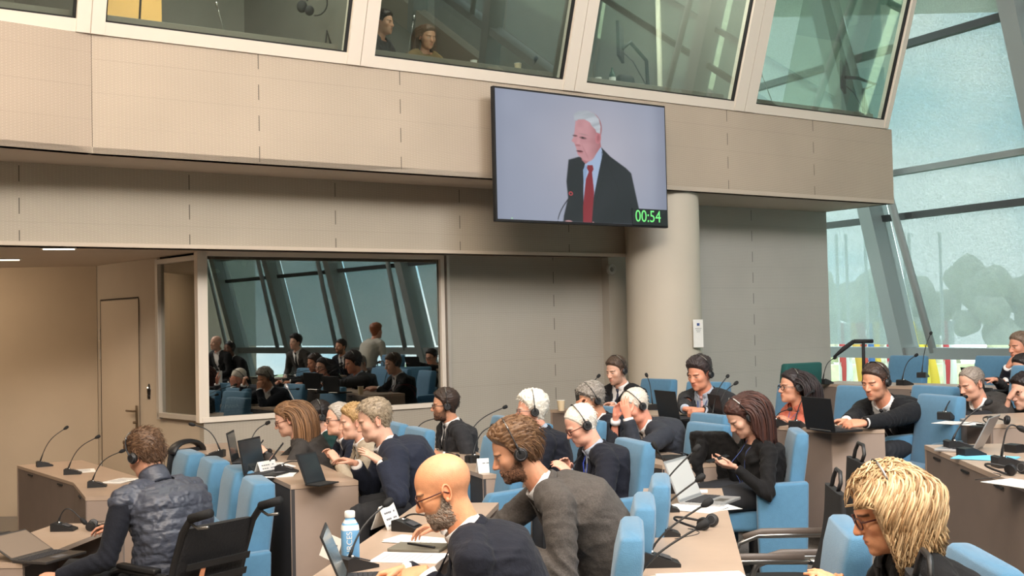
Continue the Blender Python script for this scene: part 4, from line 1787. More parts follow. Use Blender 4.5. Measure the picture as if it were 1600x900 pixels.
    m.tube([skull, nb+(skull-nb)*0.4, nb, nb-ux*0.06*S], [0.050*S*(1 if not fem else 0.9), 0.058*S*(1 if not fem else 0.84), 0.064*S*(1 if not fem else 0.88), 0.07*S*(1 if not fem else 0.88)], 16)
    for (sd, el, wr, hk) in ((1, lel, lt, lhand), (-1, rel, rt, rhand)):
        hk = dict(hk or {})
        fd = (wr-el).normalized()
        fdir = Vector(hk['dir']) if 'dir' in hk else fd
        pn = Vector(hk['palm']) if 'palm' in hk else (-up*0.9 - left*sd*0.35)
        hand_shape(m, wr, fdir, pn, sd, hk.get('curl', 0.45), S*(0.93 if not fem else 0.84), hk.get('spread', 0.3), hk.get('thumb', 0.4), hk.get('curls'))
    vox = {2: 0.0048, 1: 0.0060, 0: 0.011}[detail]
    V, N, F = remesh_obj(m, vox, 2)
    skin = s3(H.get('skin', srgb(205, 150, 120)))
    hsk = skin*np.array((1.0, 0.92, 0.90))
    C = np.tile(hsk, (len(V), 1))
    nu, nv = {2: (132, 96), 1: (96, 72), 0: (48, 36)}[detail]
    if 'skin' not in H: H['skin'] = tuple(skin)
    D, t = trace_head(dict(H, neck=(0.044 if fem else 0.052)*(0.75+0.25*b)), tuple(neckdir), nu, nv)
    P = HC + D*t[..., None]
    CH = paint_head(P, H)
    hv = [tuple(p) for p in P.reshape(-1, 3)]
    hf = grid_faces(nu, nv)
    hc = [tuple(c) for c in CH.reshape(-1, 3)]
    if detail > 0 or True: add_ears(hv, hf, hc, H)
    M44 = np.array(Mh)
    hv = np.array(hv)
    hv = hv@M44[:3, :3].T + M44[:3, 3]
    nb_ = len(V)
    F2 = list(F) + [tuple(i+nb_ for i in q) for q in hf]
    o = np_mesh('body', np.vstack([V, hv]), F2, SKINM, root, True, np.vstack([C, np.array(hc)]))

    # ---- hair
    if not H.get('bald') and not H.get('shaved'):
        lists = ([], [], [])
        R0 = t
        hm = hair_mask(P, H)
        th = H.get('thick', 0.014)
        top = H.get('top', 1.3)
        prof = th*(0.55 + (top-0.55)*smoothstep(P[..., 2], 0.0, 0.09))
        w = smoothstep(hm, -0.004, H.get('edge', 0.016))
        rg = random.Random(seed)
        stv = {'back': (1.0, 6.0, 6.0), 'side': (5.0, 1.0, 5.0), 'up': (5, 5, 1.5), 'curly': (3, 3, 3), 'fwd': (2, 5, 2)}[H.get('style', 'back')]
        ns = vnoise(P*np.array(stv), H.get('nfreq', 32.0), seed)
        ns2 = vnoise(P*np.array(stv), H.get('nfreq', 32.0)*2.7, seed+9)
        tt = prof*w*(1+0.28*ns+0.16*ns2) - 0.006*(1-w)
        HP = HC + D*(R0+tt)[..., None]
        vs = [tuple(p) for p in HP.reshape(-1, 3)]
        lists[0].extend(vs)
        lists[1].extend(grid_faces(nu, nv))
        col = s3(H['hair'])
        col2 = s3(H.get('hair2', H['hair']))
        ww = np.clip(0.5+0.5*ns+0.4*ns2, 0, 1)[..., None]
        cc = (col*(1-ww)+col2*ww)*(0.9+0.25*ns2[..., None])
        if 'temple' in H:                      # greying sides
            tw = smoothstep(0.05-P[..., 2], -0.01, 0.03)[..., None]
            cc = cc*(1-tw)+s3(H['temple'])*tw
        lists[2].extend([tuple(c) for c in cc.reshape(-1, 3)])
        nst = H.get('strands', {2: 900, 1: 450, 0: 0}[detail])
        if nst: strands(H, lists, D, R0, tt, hm, rg, nst, H.get('slen', 0.028), 0.0013 if detail == 2 else 0.0018)
        if H.get('hair_len'):
            def surf(d, _D=D.reshape(-1, 3), _t=R0.reshape(-1)):
                return float(_t[int(np.argmax(_D@d))])
            hairline_locks(H, Mh3, Vector((0, 0, -1)), lists, seed, surf)
        if H.get('ponytail'):
            mm = MB()
            for q in range(16):
                a = rg.uniform(0, 2*PI)
                rr = rg.uniform(0, 0.012)
                pts = []
                for k in range(8):
                    tq = k/7
                    g = (Mh3.inverted() @ Vector((0, 0, -1)))
                    p_ = Vector((-0.118, 0.0, 0.01)) + Vector((-0.03*math.sin(tq*2.2), 0, 0)) + g*0.23*tq*tq + g*0.03*tq
                    p_ += Vector((math.cos(a)*rr*(1+tq), math.sin(a)*rr*(1+tq), 0))
                    pts.append(p_)
                mm.tube(pts, [0.009, 0.011, 0.012, 0.012, 0.011, 0.009, 0.006, 0.002], 6)
            b0 = len(lists[0])
            lists[0].extend(mm.v)
            lists[1].extend([tuple(i+b0 for i in q) for q in mm.f])
            lists[2].extend([tuple(col*rg.uniform(0.8, 1.2))]*len(mm.v))
        HV = np.array(lists[0])@M44[:3, :3].T + M44[:3, 3]
        np_mesh('hair', HV, lists[1], HAIRM, root, True, np.clip(np.array(lists[2]), 0, 1))
    if H.get('beard_mesh'):
        bm_ = H['beard_mesh']
        lists = ([], [], [])
        jawl = np.interp(P[..., 0], [-0.02, 0.0, 0.012, 0.03, 0.05, 0.07, 0.085, 0.1], [-0.03, -0.005, -0.010, -0.038, -0.050, -0.050, -0.045, -0.045])
        hm = np.where((P[..., 0] > -0.002) & (P[..., 2] > -0.128), jawl-P[..., 2], -0.01)
        hm = np.where((np.abs(P[..., 2]+0.063) < 0.007) & (np.abs(P[..., 1]) < 0.019) & (P[..., 0] > 0.07), -0.01, hm)
        HB = dict(H, hair=bm_['col'], hair2=bm_.get('col2', bm_['col']), style='x', mess=0.5, lift=0.6)
        strands(HB, lists, D, t, np.full_like(t, 0.0045), hm, random.Random(seed+4), bm_.get('n', 1400), bm_.get('len', 0.010), 0.0011)
        HV = np.array(lists[0])@M44[:3, :3].T + M44[:3, 3]
        np_mesh('beard', HV, lists[1], HAIRM, root, True, np.clip(np.array(lists[2]), 0, 1))

    # ---- clothes
    jm = O.get('mat')
    kind = O.get('kind', 'jacket')
    anchors = []
    for el, sh, wr in ((lel, lsh, lt), (rel, rsh, rt)):
        anchors.append((tuple(el), tuple((wr-sh).normalized()), 0.10, 70))
        anchors.append((tuple(sh.lerp(hp, 0.22)), tuple((el-nb).normalized()), 0.12, 55))
    cvox = {2: 0.0075, 1: 0.0095, 0: 0.016}[detail]
    m = MB()
    torso(m, 0.014 if kind != 'shirt' else 0.004)
    cuff = O.get('cuff', 0.93)
    g_ = 0.009 if kind != 'shirt' else 0.003
    if kind != 'vest':
        arm(m, lsh, lel, lt, g_, cuff)
        arm(m, rsh, rel, rt, g_, cuff)
    V, N, F = remesh_obj(m, cvox, 9)
    V0 = V.copy()
    if kind == 'vest':
        ax = np.array((nb-hp).normalized())
        h_ = (V-np.array(hp))@ax
        q_ = np.abs(np.sin(h_*PI/0.058))
        V = V + N*(0.007*np.sqrt(q_)[:, None]-0.002)
        V = wrinkle(V, N, 0.011, anchors, seed, 2.4)
    else:
        V = wrinkle(V, N, O.get('wr', 0.0075), anchors, seed)
    # open V at the front and collar opening
    ct = nb + ux*0.015*S
    vdepth = O.get('vdepth', 0.27)*S
    q = V0-np.array(nb)
    hh = -(q@np.array(ux))
    ll = q@np.array(left)
    ff = q@np.array(fch)
    keep = np.ones(len(V), bool)
    if kind in ('jacket', 'vest', 'cardigan'):
        halfw = 0.066*S*(1-np.clip(hh/vdepth, 0, 1)) + 0.004
        keep &= ~((ff > 0.02) & (ff < 0.150*S*b) & (hh < vdepth) & (np.abs(ll) < halfw))
    neckopen = (hh < -0.002) & (np.sqrt(ll**2+ff**2) < 0.085*S)
    keep &= ~neckopen
    F = [f_ for f_ in F if all(keep[i] for i in f_)]
    nm = {'jacket': 'jacket', 'vest': 'vest', 'shirt': 'shirt', 'cardigan': 'cardigan', 'sweater': 'sweater'}[kind]
    used = np.zeros(len(V), int)-1
    ids = sorted({i for f_ in F for i in f_})
    for k_, i_ in enumerate(ids): used[i_] = k_
    V2 = V[ids]
    F = [tuple(int(used[i]) for i in f_) for f_ in F]
    jo = np_mesh(nm, V2, F, jm, root, True)
    sd_ = jo.modifiers.new('thickness', 'SOLIDIFY')
    sd_.thickness = 0.005
    sd_.offset = -1
    if kind in ('jacket', 'cardigan') and detail > 0:
        # lapels and collar
        lp = MB()
        from_top = nb + ux*0.012*S
        def surfpt(h_, l_):
            # front of chest at distance h_ below the neck base
            i_ = np.argmin(((hh-h_)**2 + (ll-l_)**2)*4 + (ff < 0)*1.0)
            return Vector(V[i_]) + fch*0.004
        for s_ in (1, -1):
            outer, inner = [], []
            for k in range(7):
                tq = k/6
                h_ = 0.0 + vdepth*tq
                iw = 0.068*S*(1-tq)+0.004
                w_ = 0.042*math.sin(PI*min(1, tq*0.8+0.12))*S + 0.004
                a = surfpt(h_, s_*iw)
                c_ = surfpt(h_, s_*(iw+w_)) + fch*0.003
                inner.append(a)
                outer.append(c_)
            n_ = len(inner)
            vs = inner+outer+[p+fch*0.005+ux*0.0 for p in inner]+[p+fch*0.005 for p in outer]
            fs = []
            for k in range(n_-1):
                fs += [(k, k+1, n_+k+1, n_+k), (2*n_+k, 3*n_+k, 3*n_+k+1, 2*n_+k+1), (k, 2*n_+k, 2*n_+k+1, k+1), (n_+k, n_+k+1, 3*n_+k+1, 3*n_+k)]
            lp.add(vs, fs)
        pts = []
        for k in range(15):
            a = PI*0.5 + math.radians(-128+256*k/14)+PI/2
            rr = 0.080*S
            pts.append(nb + ux*(0.012+0.012*(1-math.cos(2*PI*k/14))*0.5)*S + left*math.sin(a+PI/2)*-rr + fch*math.cos(a+PI/2)*-rr if False else nb + ux*(-0.004+0.014*math.sin(PI*k/14))*S + left*(math.cos(math.radians(-38+256*k/14))*rr) - fch*(math.sin(math.radians(-38+256*k/14))*rr*0.95))
        lp.tube(pts, [(0.007, 0.020*S)]*len(pts), 8, flat=tuple(ux))
        lp.build('lapels', jm, jo, True)
    if 'under' in O and kind in ('jacket', 'vest', 'cardigan'):
        m = MB()
        torso(m, 0.002)
        if O.get('under_sleeves'):
            arm(m, lsh, lel, lt, 0.004, 0.97)
            arm(m, rsh, rel, rt, 0.004, 0.97)
        Vs, Ns, Fs = remesh_obj(m, cvox*1.3, 3)
        Vs = wrinkle(Vs, Ns, 0.002 if not O.get('under_sleeves') else 0.004, anchors, seed)
        np_mesh('shirt' if not O.get('under_name') else O['under_name'], Vs, Fs, O['under'], root, True)
    if O.get('collar', kind == 'jacket') :
        cm = O.get('collar_mat', O.get('under', SHIRTW))
        c_ = MB()
        pts = []
        for k in range(17):
            a = math.radians(-68 + 316*k/16)
            rr = 0.0655*S*(0.90 if fem else 1.0)*(0.75+0.25*b)
            pts.append(nb + ux*(0.016+0.016*math.sin(PI*k/16)+(O.get('collar_h', 0.02)-0.02)*0.8)*S + left*(math.cos(a)*rr) - fch*(math.sin(a)*rr*1.0) + fch*0.006)
        c_.tube(pts, [(0.0035 if 'collar_h' not in O else 0.012, O.get('collar_h', 0.022)*S)]*len(pts), 8, flat=tuple(ux))
        c_.build('collar', cm, root, True)
    if O.get('cuffs', kind == 'jacket'):
        for el, wr in ((lel, lt), (rel, rt)):
            cf = MB()
            r_ = (0.056 if not fem else 0.047)*0.54*S
            cf.tube([el.lerp(wr, 0.85), el.lerp(wr, 0.985)], [r_+0.006, r_+0.0065], 14)
            cf.build('shirt_cuff', O.get('under', SHIRTW) if O.get('under_sleeves') is None else SHIRTW, root, True)
    if O.get('tie'):
        tm = O['tie']
        t_ = MB()
        def fp(h_):
            i_ = np.argmin(((hh-h_)**2 + ll**2)*4 + (ff < 0)*1.0)
            return Vector(V0[i_]) - fch*0.006
        kn = nb + fch*0.068*S + ux*0.004*S
        t_.tube([kn+ux*0.016, kn, kn-ux*0.022+fch*0.004], [(0.016, 0.010), (0.017, 0.012), (0.010, 0.008)], 10, flat=tuple(fch))
        pl = [kn-ux*0.018+fch*0.003] + [fp(h_*S) for h_ in (0.06, 0.11, 0.16, 0.22, 0.28)]
        t_.tube(pl, [(0.011, 0.004), (0.018, 0.004), (0.022, 0.004), (0.026, 0.004), (0.030, 0.004), (0.034, 0.004)], 8, flat=tuple(fch))
        t_.build('tie', tm, root, True)
    if O.get('lanyard'):
        t_ = MB()
        w_ = O.get('lanyard_w', 0.007)
        def fp2(h_, l_):
            i_ = np.argmin(((hh-h_)**2 + (ll-l_)**2)*4 + (ff < 0)*1.0)
            return Vector(V[i_]) + fch*0.006
        for s_ in (1, -1):
            pl = [nb+left*0.062*s_+ux*0.03, nb+left*0.062*s_+fch*0.045+ux*0.005] + [fp2(h_*S, 0.05*s_*(1-h_/0.34)) for h_ in (0.04, 0.1, 0.16, 0.22, 0.28, 0.33)]
            t_.tube(pl, [(w_, 0.0015)]*len(pl), 6, flat=tuple(fch))
        ly = t_.build('lanyard', O['lanyard'], root, True)
        if O.get('badge'):
            bd = MB()
            pc = fp2(0.36*S, 0.0)+fch*0.012
            zz = Matrix((tuple(fch), tuple(left), tuple(ux))).transposed()
            bd.box(pc, (0.003, 0.065, 0.095), zz, 0.001)
            bd.build('badge', PAPER, ly)
    if O.get('watch'):
        sd_w = O['watch']
        el, wr = (lel, lt) if sd_w > 0 else (rel, rt)
        w = MB()
        fd = (wr-el).normalized()
        w.tube([wr-fd*0.022, wr-fd*0.002], [0.034*S]*2, 16)
        side_ = (up-fd*up.dot(fd)).normalized()
        w.tube([wr-fd*0.012+side_*0.030, wr-fd*0.012+side_*0.044], [0.019, 0.018], 16)
        w.build('wrist_watch', BLACK, root, True, 50)
    # trousers / skirt
    m = MB()
    m.loft([ring(hp-up*0.10*S, up, left, fwd, 0.150*S*b, 0.115*S*b, 20, 2.3), ring(hp, up, left, fwd, 0.178*S*b, 0.130*S*b, 20, 2.3), ring(hp+up*0.06*S, up, left, fwd, 0.168*S*b, 0.122*S*b, 20, 2.3)])
    legshape(m, 0.008, False)
    Vt, Nt, Ft = remesh_obj(m, cvox*1.5, 3)
    Vt = wrinkle(Vt, Nt, 0.005, [(tuple(k_), tuple(fwd), 0.12, 60) for (_, k_, _) in leg_pts()], seed+2)
    np_mesh('trousers', Vt, Ft, O.get('trousers', mat('dark_trousers', srgb(32, 33, 38), 0.85)), root, True)
    m = MB()
    for (h, k, a) in leg_pts():
        m.tube([a-fwd*0.03-up*0.035, a+fwd*0.06-up*0.045, a+fwd*0.15-up*0.055, a+fwd*0.19-up*0.06], [(0.040, 0.050), (0.045, 0.042), (0.044, 0.032), (0.030, 0.022)], 12, flat=(0, 0, 1))
    m.build('shoes', mat('black_leather', srgb(25, 22, 20), 0.35), root, True)
    if glasses: glasses_mesh(root, Mh, glasses, O.get('glasses_shape', 'round'), O.get('glasses_big', 1.0))
    if phones is not None: headphones(root, Mh, tilt=phones, r=O.get('band_r', 1.0 + max(0, H.get('thick', 0.014)*H.get('top', 1.3)-0.006)*7.5), pad=O.get('pad'))
    return root


def cloth_mat(name, col, rough=0.85, var=0.08, vs=45, bump=0.25, bs=90, sheen=0.2):
    c = (col[0]*0.72, col[1]*0.72, col[2]*0.72, 1)
    return mat(name, c, rough, var=var, vscale=vs, bump=bump, bscale=bs, sheen=sheen*0.2, spec=0.3)

# ------------------------------------------------------------------ desks
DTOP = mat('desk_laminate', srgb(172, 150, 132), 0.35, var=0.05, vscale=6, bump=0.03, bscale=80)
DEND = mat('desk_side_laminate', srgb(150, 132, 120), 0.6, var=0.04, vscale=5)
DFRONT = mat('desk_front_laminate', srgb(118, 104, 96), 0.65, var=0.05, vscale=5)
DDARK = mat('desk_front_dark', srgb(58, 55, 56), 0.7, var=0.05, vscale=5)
EDGE = mat('desk_edge_strip', srgb(196, 180, 164), 0.5)


def desk(label, front, back, ztop, zfloor, fm, group=None, slots=0, near_end=True, far_end=True):
    "front/back: polylines of (x, y) from the near end to the far end"
    r = empty('desk', label, 'desk', (front[0][0], front[0][1], zfloor), 0, group)
    bx, by = r.location.x, r.location.y
    f = [Vector((p[0]-bx, p[1]-by, 0)) for p in front]
    k = [Vector((p[0]-bx, p[1]-by, 0)) for p in back]
    zt = ztop-zfloor
    m = MB()
    m.prism([(p.x, p.y, zt-0.028) for p in f]+[(p.x, p.y, zt-0.028) for p in reversed(k)], (0, 0, 0.028))
    part('desk_top', m, DTOP, r)
    m = MB()
    for a, b in zip(f[:-1], f[1:]):
        d = (b-a).normalized()
        n = Vector((d.y, -d.x, 0))
        if n.dot(k[0]-f[0]) < 0: n = -n
        m.prism([a+n*0.004, b+n*0.004, b+n*0.026, a+n*0.026], (0, 0, zt-0.030))
    part('front_panel', m, fm, r)
    for use, i in ((near_end, 0), (far_end, -1)):
        if not use: continue
        a, b = f[i], k[i]
        d = (b-a).normalized()
        o_ = (f[1]-f[0]).normalized() if i == 0 else (f[-2]-f[-1]).normalized()
        n = (o_-d*o_.dot(d)).normalized()
        m = MB()
        m.prism([a+n*0.004, b+n*0.004, b+n*0.030, a+n*0.030], (0, 0, zt-0.030))
        part('end_panel', m, DEND, r)
    if slots:
        L = (f[-1]-f[0])
        for q in range(slots):
            t = (q+0.5)/slots
            c = f[0]+L*t
            if len(f) > 2:
                tot = sum((b-a).length for a, b in zip(f[:-1], f[1:]))*t
                for a, b in zip(f[:-1], f[1:]):
                    if tot <= (b-a).length:
                        c = a+(b-a).normalized()*tot
                        L = b-a
                        break
                    tot -= (b-a).length
            m = MB()
            m.box((c.x, c.y, zt-0.055), (0.14, 0.012, 0.012), Matrix.Rotation(math.atan2(L.y, L.x), 3, 'Z'))
            part('cable_slot', m, MATBLACK, r)
    return r


def pol(p, off):
    "offset each point"
    return [(a[0]+off[0], a[1]+off[1]) for a in p]


T1, T2, T5, T6, T7 = 0.44, 0.74, 0.90, 0.98, 1.06
FZ = -0.30
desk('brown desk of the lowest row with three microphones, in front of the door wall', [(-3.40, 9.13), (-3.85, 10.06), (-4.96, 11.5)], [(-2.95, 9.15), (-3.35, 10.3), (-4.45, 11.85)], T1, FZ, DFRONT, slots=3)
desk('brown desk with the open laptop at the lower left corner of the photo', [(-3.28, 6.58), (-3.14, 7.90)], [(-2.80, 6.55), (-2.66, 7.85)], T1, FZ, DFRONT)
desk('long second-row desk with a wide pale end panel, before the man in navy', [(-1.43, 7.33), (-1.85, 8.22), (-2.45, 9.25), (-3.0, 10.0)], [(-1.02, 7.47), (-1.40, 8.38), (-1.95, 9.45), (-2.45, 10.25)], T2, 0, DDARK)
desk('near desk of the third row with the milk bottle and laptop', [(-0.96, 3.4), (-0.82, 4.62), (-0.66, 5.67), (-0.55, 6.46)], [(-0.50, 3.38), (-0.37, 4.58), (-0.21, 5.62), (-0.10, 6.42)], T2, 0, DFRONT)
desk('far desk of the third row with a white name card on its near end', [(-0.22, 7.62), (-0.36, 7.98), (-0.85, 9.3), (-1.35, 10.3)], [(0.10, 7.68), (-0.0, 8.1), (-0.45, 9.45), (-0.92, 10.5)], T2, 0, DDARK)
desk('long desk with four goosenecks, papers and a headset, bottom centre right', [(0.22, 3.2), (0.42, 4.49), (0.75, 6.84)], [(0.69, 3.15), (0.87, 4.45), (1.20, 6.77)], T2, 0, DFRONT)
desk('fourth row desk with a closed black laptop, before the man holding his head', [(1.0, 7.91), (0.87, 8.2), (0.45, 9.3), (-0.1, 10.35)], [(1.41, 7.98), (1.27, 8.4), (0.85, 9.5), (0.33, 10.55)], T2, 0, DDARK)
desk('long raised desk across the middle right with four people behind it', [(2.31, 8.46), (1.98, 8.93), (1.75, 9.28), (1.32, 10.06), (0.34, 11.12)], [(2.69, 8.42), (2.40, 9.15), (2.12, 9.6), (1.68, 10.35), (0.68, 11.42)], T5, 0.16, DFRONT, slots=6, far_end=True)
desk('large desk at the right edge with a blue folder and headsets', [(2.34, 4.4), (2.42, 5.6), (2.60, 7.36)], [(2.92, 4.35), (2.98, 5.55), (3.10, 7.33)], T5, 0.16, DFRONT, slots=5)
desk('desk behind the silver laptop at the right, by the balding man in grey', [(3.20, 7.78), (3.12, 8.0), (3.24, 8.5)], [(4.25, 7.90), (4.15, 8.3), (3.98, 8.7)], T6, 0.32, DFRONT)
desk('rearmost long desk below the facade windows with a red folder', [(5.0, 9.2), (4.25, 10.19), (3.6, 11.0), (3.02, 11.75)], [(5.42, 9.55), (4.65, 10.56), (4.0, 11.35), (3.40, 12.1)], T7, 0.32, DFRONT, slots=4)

# ------------------------------------------------------------------ upholstered chairs
BLUE = mat('blue_wool_upholstery', srgb(76, 122, 154), 0.9, var=0.05, vscale=30, bump=0.25, bscale=260, sheen=0.25)
SEAM = mat('dark_blue_seam', srgb(60, 104, 138), 0.9)


def make_chair(folded=False, name='upholstered_chair', m0=None, back_h=0.96):
    m0 = m0 or BLUE
    if folded: back_h = 1.06
    r = empty(name, 'x', 'chair')
    m = MB()
    # backrest: thick slab, leaning back a little, rounded top
    n = 9
    rings = []
    for k in range(n):
        t = k/(n-1)
        z = 0.30 + (back_h-0.30)*t
        x = -0.20 - 0.10*t
        hw = 0.245 + 0.004*math.sin(PI*t)
        th = (0.055 if t < 0.95 else 0.045)*(1.6 if folded else 1.0)
        rings.append(ring(Vector((x, 0, z)), None, Vector((0, 1, 0)), Vector((1, 0, 0)), hw, th, 28, 7.0))
    rings.append(ring(Vector((-0.30, 0, back_h+0.012)), None, Vector((0, 1, 0)), Vector((1, 0, 0)), 0.232, 0.034*(1.7 if folded else 1), 28, 6))
    m.loft(rings)
    part('backrest', m, m0, r, True, 60)
    for s in (1, -1):
        m = MB()
        y = 0.292*s
        prof = [(-0.29, 0.0), (0.0, 0.0), (0.01, 0.30), (0.01, 0.60), (-0.03, 0.655), (-0.32, 0.67), (-0.31, 0.40)]
        m2 = bmesh.new()
        vs = [m2.verts.new((x, y-0.045, z)) for x, z in prof] + [m2.verts.new((x, y+0.045, z)) for x, z in prof]
        q = len(prof)
        m2.faces.new(vs[:q])
        m2.faces.new(list(reversed(vs[q:])))
        for i in range(q):
            m2.faces.new((vs[i], vs[q+i], vs[q+(i+1) % q], vs[(i+1) % q]))
        bmesh.ops.recalc_face_normals(m2, faces=list(m2.faces))
        bmesh.ops.bevel(m2, geom=list(m2.edges), offset=0.018, segments=3, profile=0.5, affect='EDGES')
        m2.verts.index_update()
        m.add([v.co.copy() for v in m2.verts], [[v.index for v in f.verts] for f in m2.faces])
        m2.free()
        part('armrest', m, m0, r, True, 60)
    m = MB()
    if folded:
        m.box((-0.075, 0, 0.54), (0.12, 0.46, 0.42), Matrix.Rotation(math.radians(-8), 3, 'Y'), 0.035, 4)
    else:
        m.box((0.02, 0, 0.40), (0.46, 0.49, 0.13), Matrix.Rotation(math.radians(2), 3, 'Y'), 0.035, 4)
    part('seat', m, m0, r, True, 60)
    m = MB()
    m.box((0.0, 0, 0.17), (0.06, 0.44, 0.30), None, 0.01)
    m.box((-0.02, 0, 0.015), (0.30, 0.40, 0.03), None, 0.008)
    part('base', m, MATBLACK, r)
    return r


chair_open = make_chair(False)
chair_fold = make_chair(True)
_used = {}


def place_chair(x, y, z, yaw, label, folded=False, group=None, cat='chair'):
    proto = chair_fold if folded else chair_open
    if folded not in _used:
        o = proto
        _used[folded] = 1
    else:
        o = copy_tree(proto)
    o.location = (x, y, z)
    o.rotation_euler = (0, 0, yaw)
    tag(o, label, cat, group)
    return o


RY = PI-0.42        # rows face left, slightly towards the camera side
PC = [
    # row one, tip-up chairs against the dark front of row two
    (-1.93, 7.30, FZ+0.0, PI+0.38, 'empty blue folding-seat chair right behind the wheelchair, nearest of its row', True),
    (-2.20, 7.92, FZ, PI+0.40, 'empty blue folding-seat chair, second behind the wheelchair', True),
    (-2.52, 8.52, FZ, PI+0.44, 'empty blue folding-seat chair, third behind the wheelchair', True),
    (-2.86, 9.08, FZ, PI+0.50, 'empty blue folding-seat chair, farthest of the lowest row', True),
    (-0.34, 7.58, 0, PI+0.50, 'blue chair the man in the navy suit with white shirt sits on', False),
    (-0.98, 8.45, 0, PI+0.40, 'blue chair under the fair-haired person in beige', False),
    (-1.22, 9.00, 0, PI+0.40, 'blue chair under the grey-haired man with dark glasses', False),
    (-1.50, 9.55, 0, PI+0.40, 'blue chair under the dark-haired person with a ponytail', False),
    (-1.50, 10.15, 0, PI+0.50, 'blue chair under the woman with long brown hair', False),
    (-0.36, 9.35, 0, PI+0.35, 'blue chair of the bearded man by the booth window', False),
    (-0.12, 8.75, 0, PI+0.45, 'empty blue chair between the bearded man and the white-haired man in glasses', False),
    (0.30, 8.92, 0, PI+0.40, 'blue chair of the white-haired man with glasses and headset', False),
    (0.47, 7.25, 0, PI+0.30, 'blue chair of the old man with the blue lanyard', False),
    (0.39, 5.55, 0, PI-0.12, 'blue chair behind the man in the grey jacket', False),
    (0.24, 4.92, 0, PI-0.10, 'empty blue chair against the near desk, light arms at the bottom centre', False),
    (0.12, 4.28, 0, PI-0.10, 'empty blue chair nearest the camera at the bottom centre', False),
    (1.30, 9.15, 0, PI+0.42, 'blue chair of the man holding his head', False),
    (0.62, 10.15, 0, PI+0.45, 'blue chair of the curly grey-haired man', False),
    (1.14, 8.30, 0, PI+0.42, 'empty blue chair with a black coat over it beside the woman in black', False),
    (1.60, 7.80, 0, PI-0.12, 'large blue chair of the woman in black with a phone', False),
    (1.25, 11.75, 0.16, PI+0.60, 'blue chair of the man in the black suit by the column', False),
    (1.66, 10.95, 0.16, PI+0.75, 'empty blue chair between the man by the column and the man with the lanyard', False),
    (2.30, 10.25, 0.16, PI+0.50, 'blue chair of the man with the striped tie and lanyard', False),
    (2.70, 9.75, 0.16, PI+0.50, 'blue chair of the woman in the coral blouse', False),
    (2.95, 10.35, 0.16, PI-0.2, 'empty blue chair right behind the woman in coral', False),
    (3.25, 9.55, 0.16, PI+0.40, 'empty low blue chair back between the coral blouse and the suited man', False),
    (2.86, 8.45, 0.16, PI+0.25, 'tall blue chair at the right of the man typing on the black laptop', False),
    (1.14, 3.60, 0, PI-0.05, 'pale lit blue chair the blonde woman sits on', False),
    (0.90, 4.22, 0, PI-0.12, 'pale lit empty chair just left of the blonde woman', False),
    (3.98, 9.30, 0.32, PI+0.35, 'blue chair of the balding man in grey', False),
    (4.72, 11.75, 0.32, PI+0.50, 'empty blue chair behind the rearmost desk, beside the balding man', False),
    (4.05, 12.45, 0.32, PI+0.50, 'empty blue chair behind the rearmost desk, left of the slanted strut', False),
    (5.15, 11.30, 0.32, PI+0.50, 'empty blue chair behind the rearmost desk under the facade windows', False),
    (5.75, 12.0, 0.45, PI+0.50, 'empty blue chair, highest at the right behind the balding man', False),
    (5.35, 10.60, 0.32, PI+0.50, 'blue chair of the man with his hand at his mouth, top right', False),
]
for (x, y, z, yaw, lb, fo) in PC:
    place_chair(x, y, z, yaw, lb, fo)
teal = make_chair(False, 'upholstered_chair', mat('dark_green_upholstery', srgb(22, 78, 74), 0.9, bump=0.2, bscale=200), 1.12)
teal.location = (2.62, 11.4, 0.16)
teal.rotation_euler = (0, 0, PI-1.0)
tag(teal, 'dark green high-backed chair standing before the grey panel wall', 'chair')

# ------------------------------------------------------------------ gooseneck microphones


def mic(label, base, tip, arch=0.06, z_rot=None, capsule=True, size=1.0, side=None, silver=False):
    "base: world point on the desk; tip: world point of the capsule end"
    r = empty('microphone', label, 'microphone', base)
    d = Vector(tip)-Vector(base)
    yaw = math.atan2(d.y, d.x) if z_rot is None else z_rot
    R = Matrix.Rotation(yaw, 3, 'Z')
    m = MB()
    S = size
    # wedge body: low at the talker's side, high at the back, with a neck tower
    prof = [(-0.065, 0.0), (0.085, 0.0), (0.085, 0.012), (0.0, 0.042), (-0.045, 0.056), (-0.065, 0.050)]
    m.prism([R @ Vector((x*S, -0.045*S, z*S)) for x, z in prof], R @ Vector((0, 0.09*S, 0)))
    part('base', m, BLACK, r)
    m = MB()
    m.box(R @ Vector((0.03*S, 0, 0.036*S)), (0.05*S, 0.06*S, 0.006), R @ Matrix.Rotation(math.radians(19), 3, 'Y'), 0.002)
    part('control_panel', m, mat('dark_grey_panel', srgb(62, 62, 66), 0.35), r)
    m = MB()
    m.tube([R @ Vector((-0.02*S, -0.015, 0.052*S)), R @ Vector((-0.02*S, 0.015, 0.052*S))], 0.008, 8)
    part('button', m, CHROME, r, True)
    m = MB()
    s0 = R @ Vector((-0.030*S, 0, 0.050*S))
    e = d
    bow = Vector((0, 0, 1))*arch - Vector((d.x, d.y, 0))*0.12
    pts = []
    for k in range(13):
        t = k/12
        pts.append(s0.lerp(e, t)+bow*math.sin(PI*t)*(1-0.35*t))
    m.tube(pts, [0.0072*S if k < 2 else 0.0042*S for k in range(13)], 8)
    part('gooseneck', m, STEEL if silver else BLACK, r, True)
    if capsule:
        m = MB()
        u = (pts[-1]-pts[-2]).normalized()
        q = pts[-1]
        m.tube([q-u*0.012, q, q+u*0.012, q+u*0.034, q+u*0.042], [0.006*S, 0.0125*S, 0.0155*S, 0.0145*S, 0.007*S], 12)
        part('capsule', m, MATBLACK if not silver else SILVER, r, True)
    return r


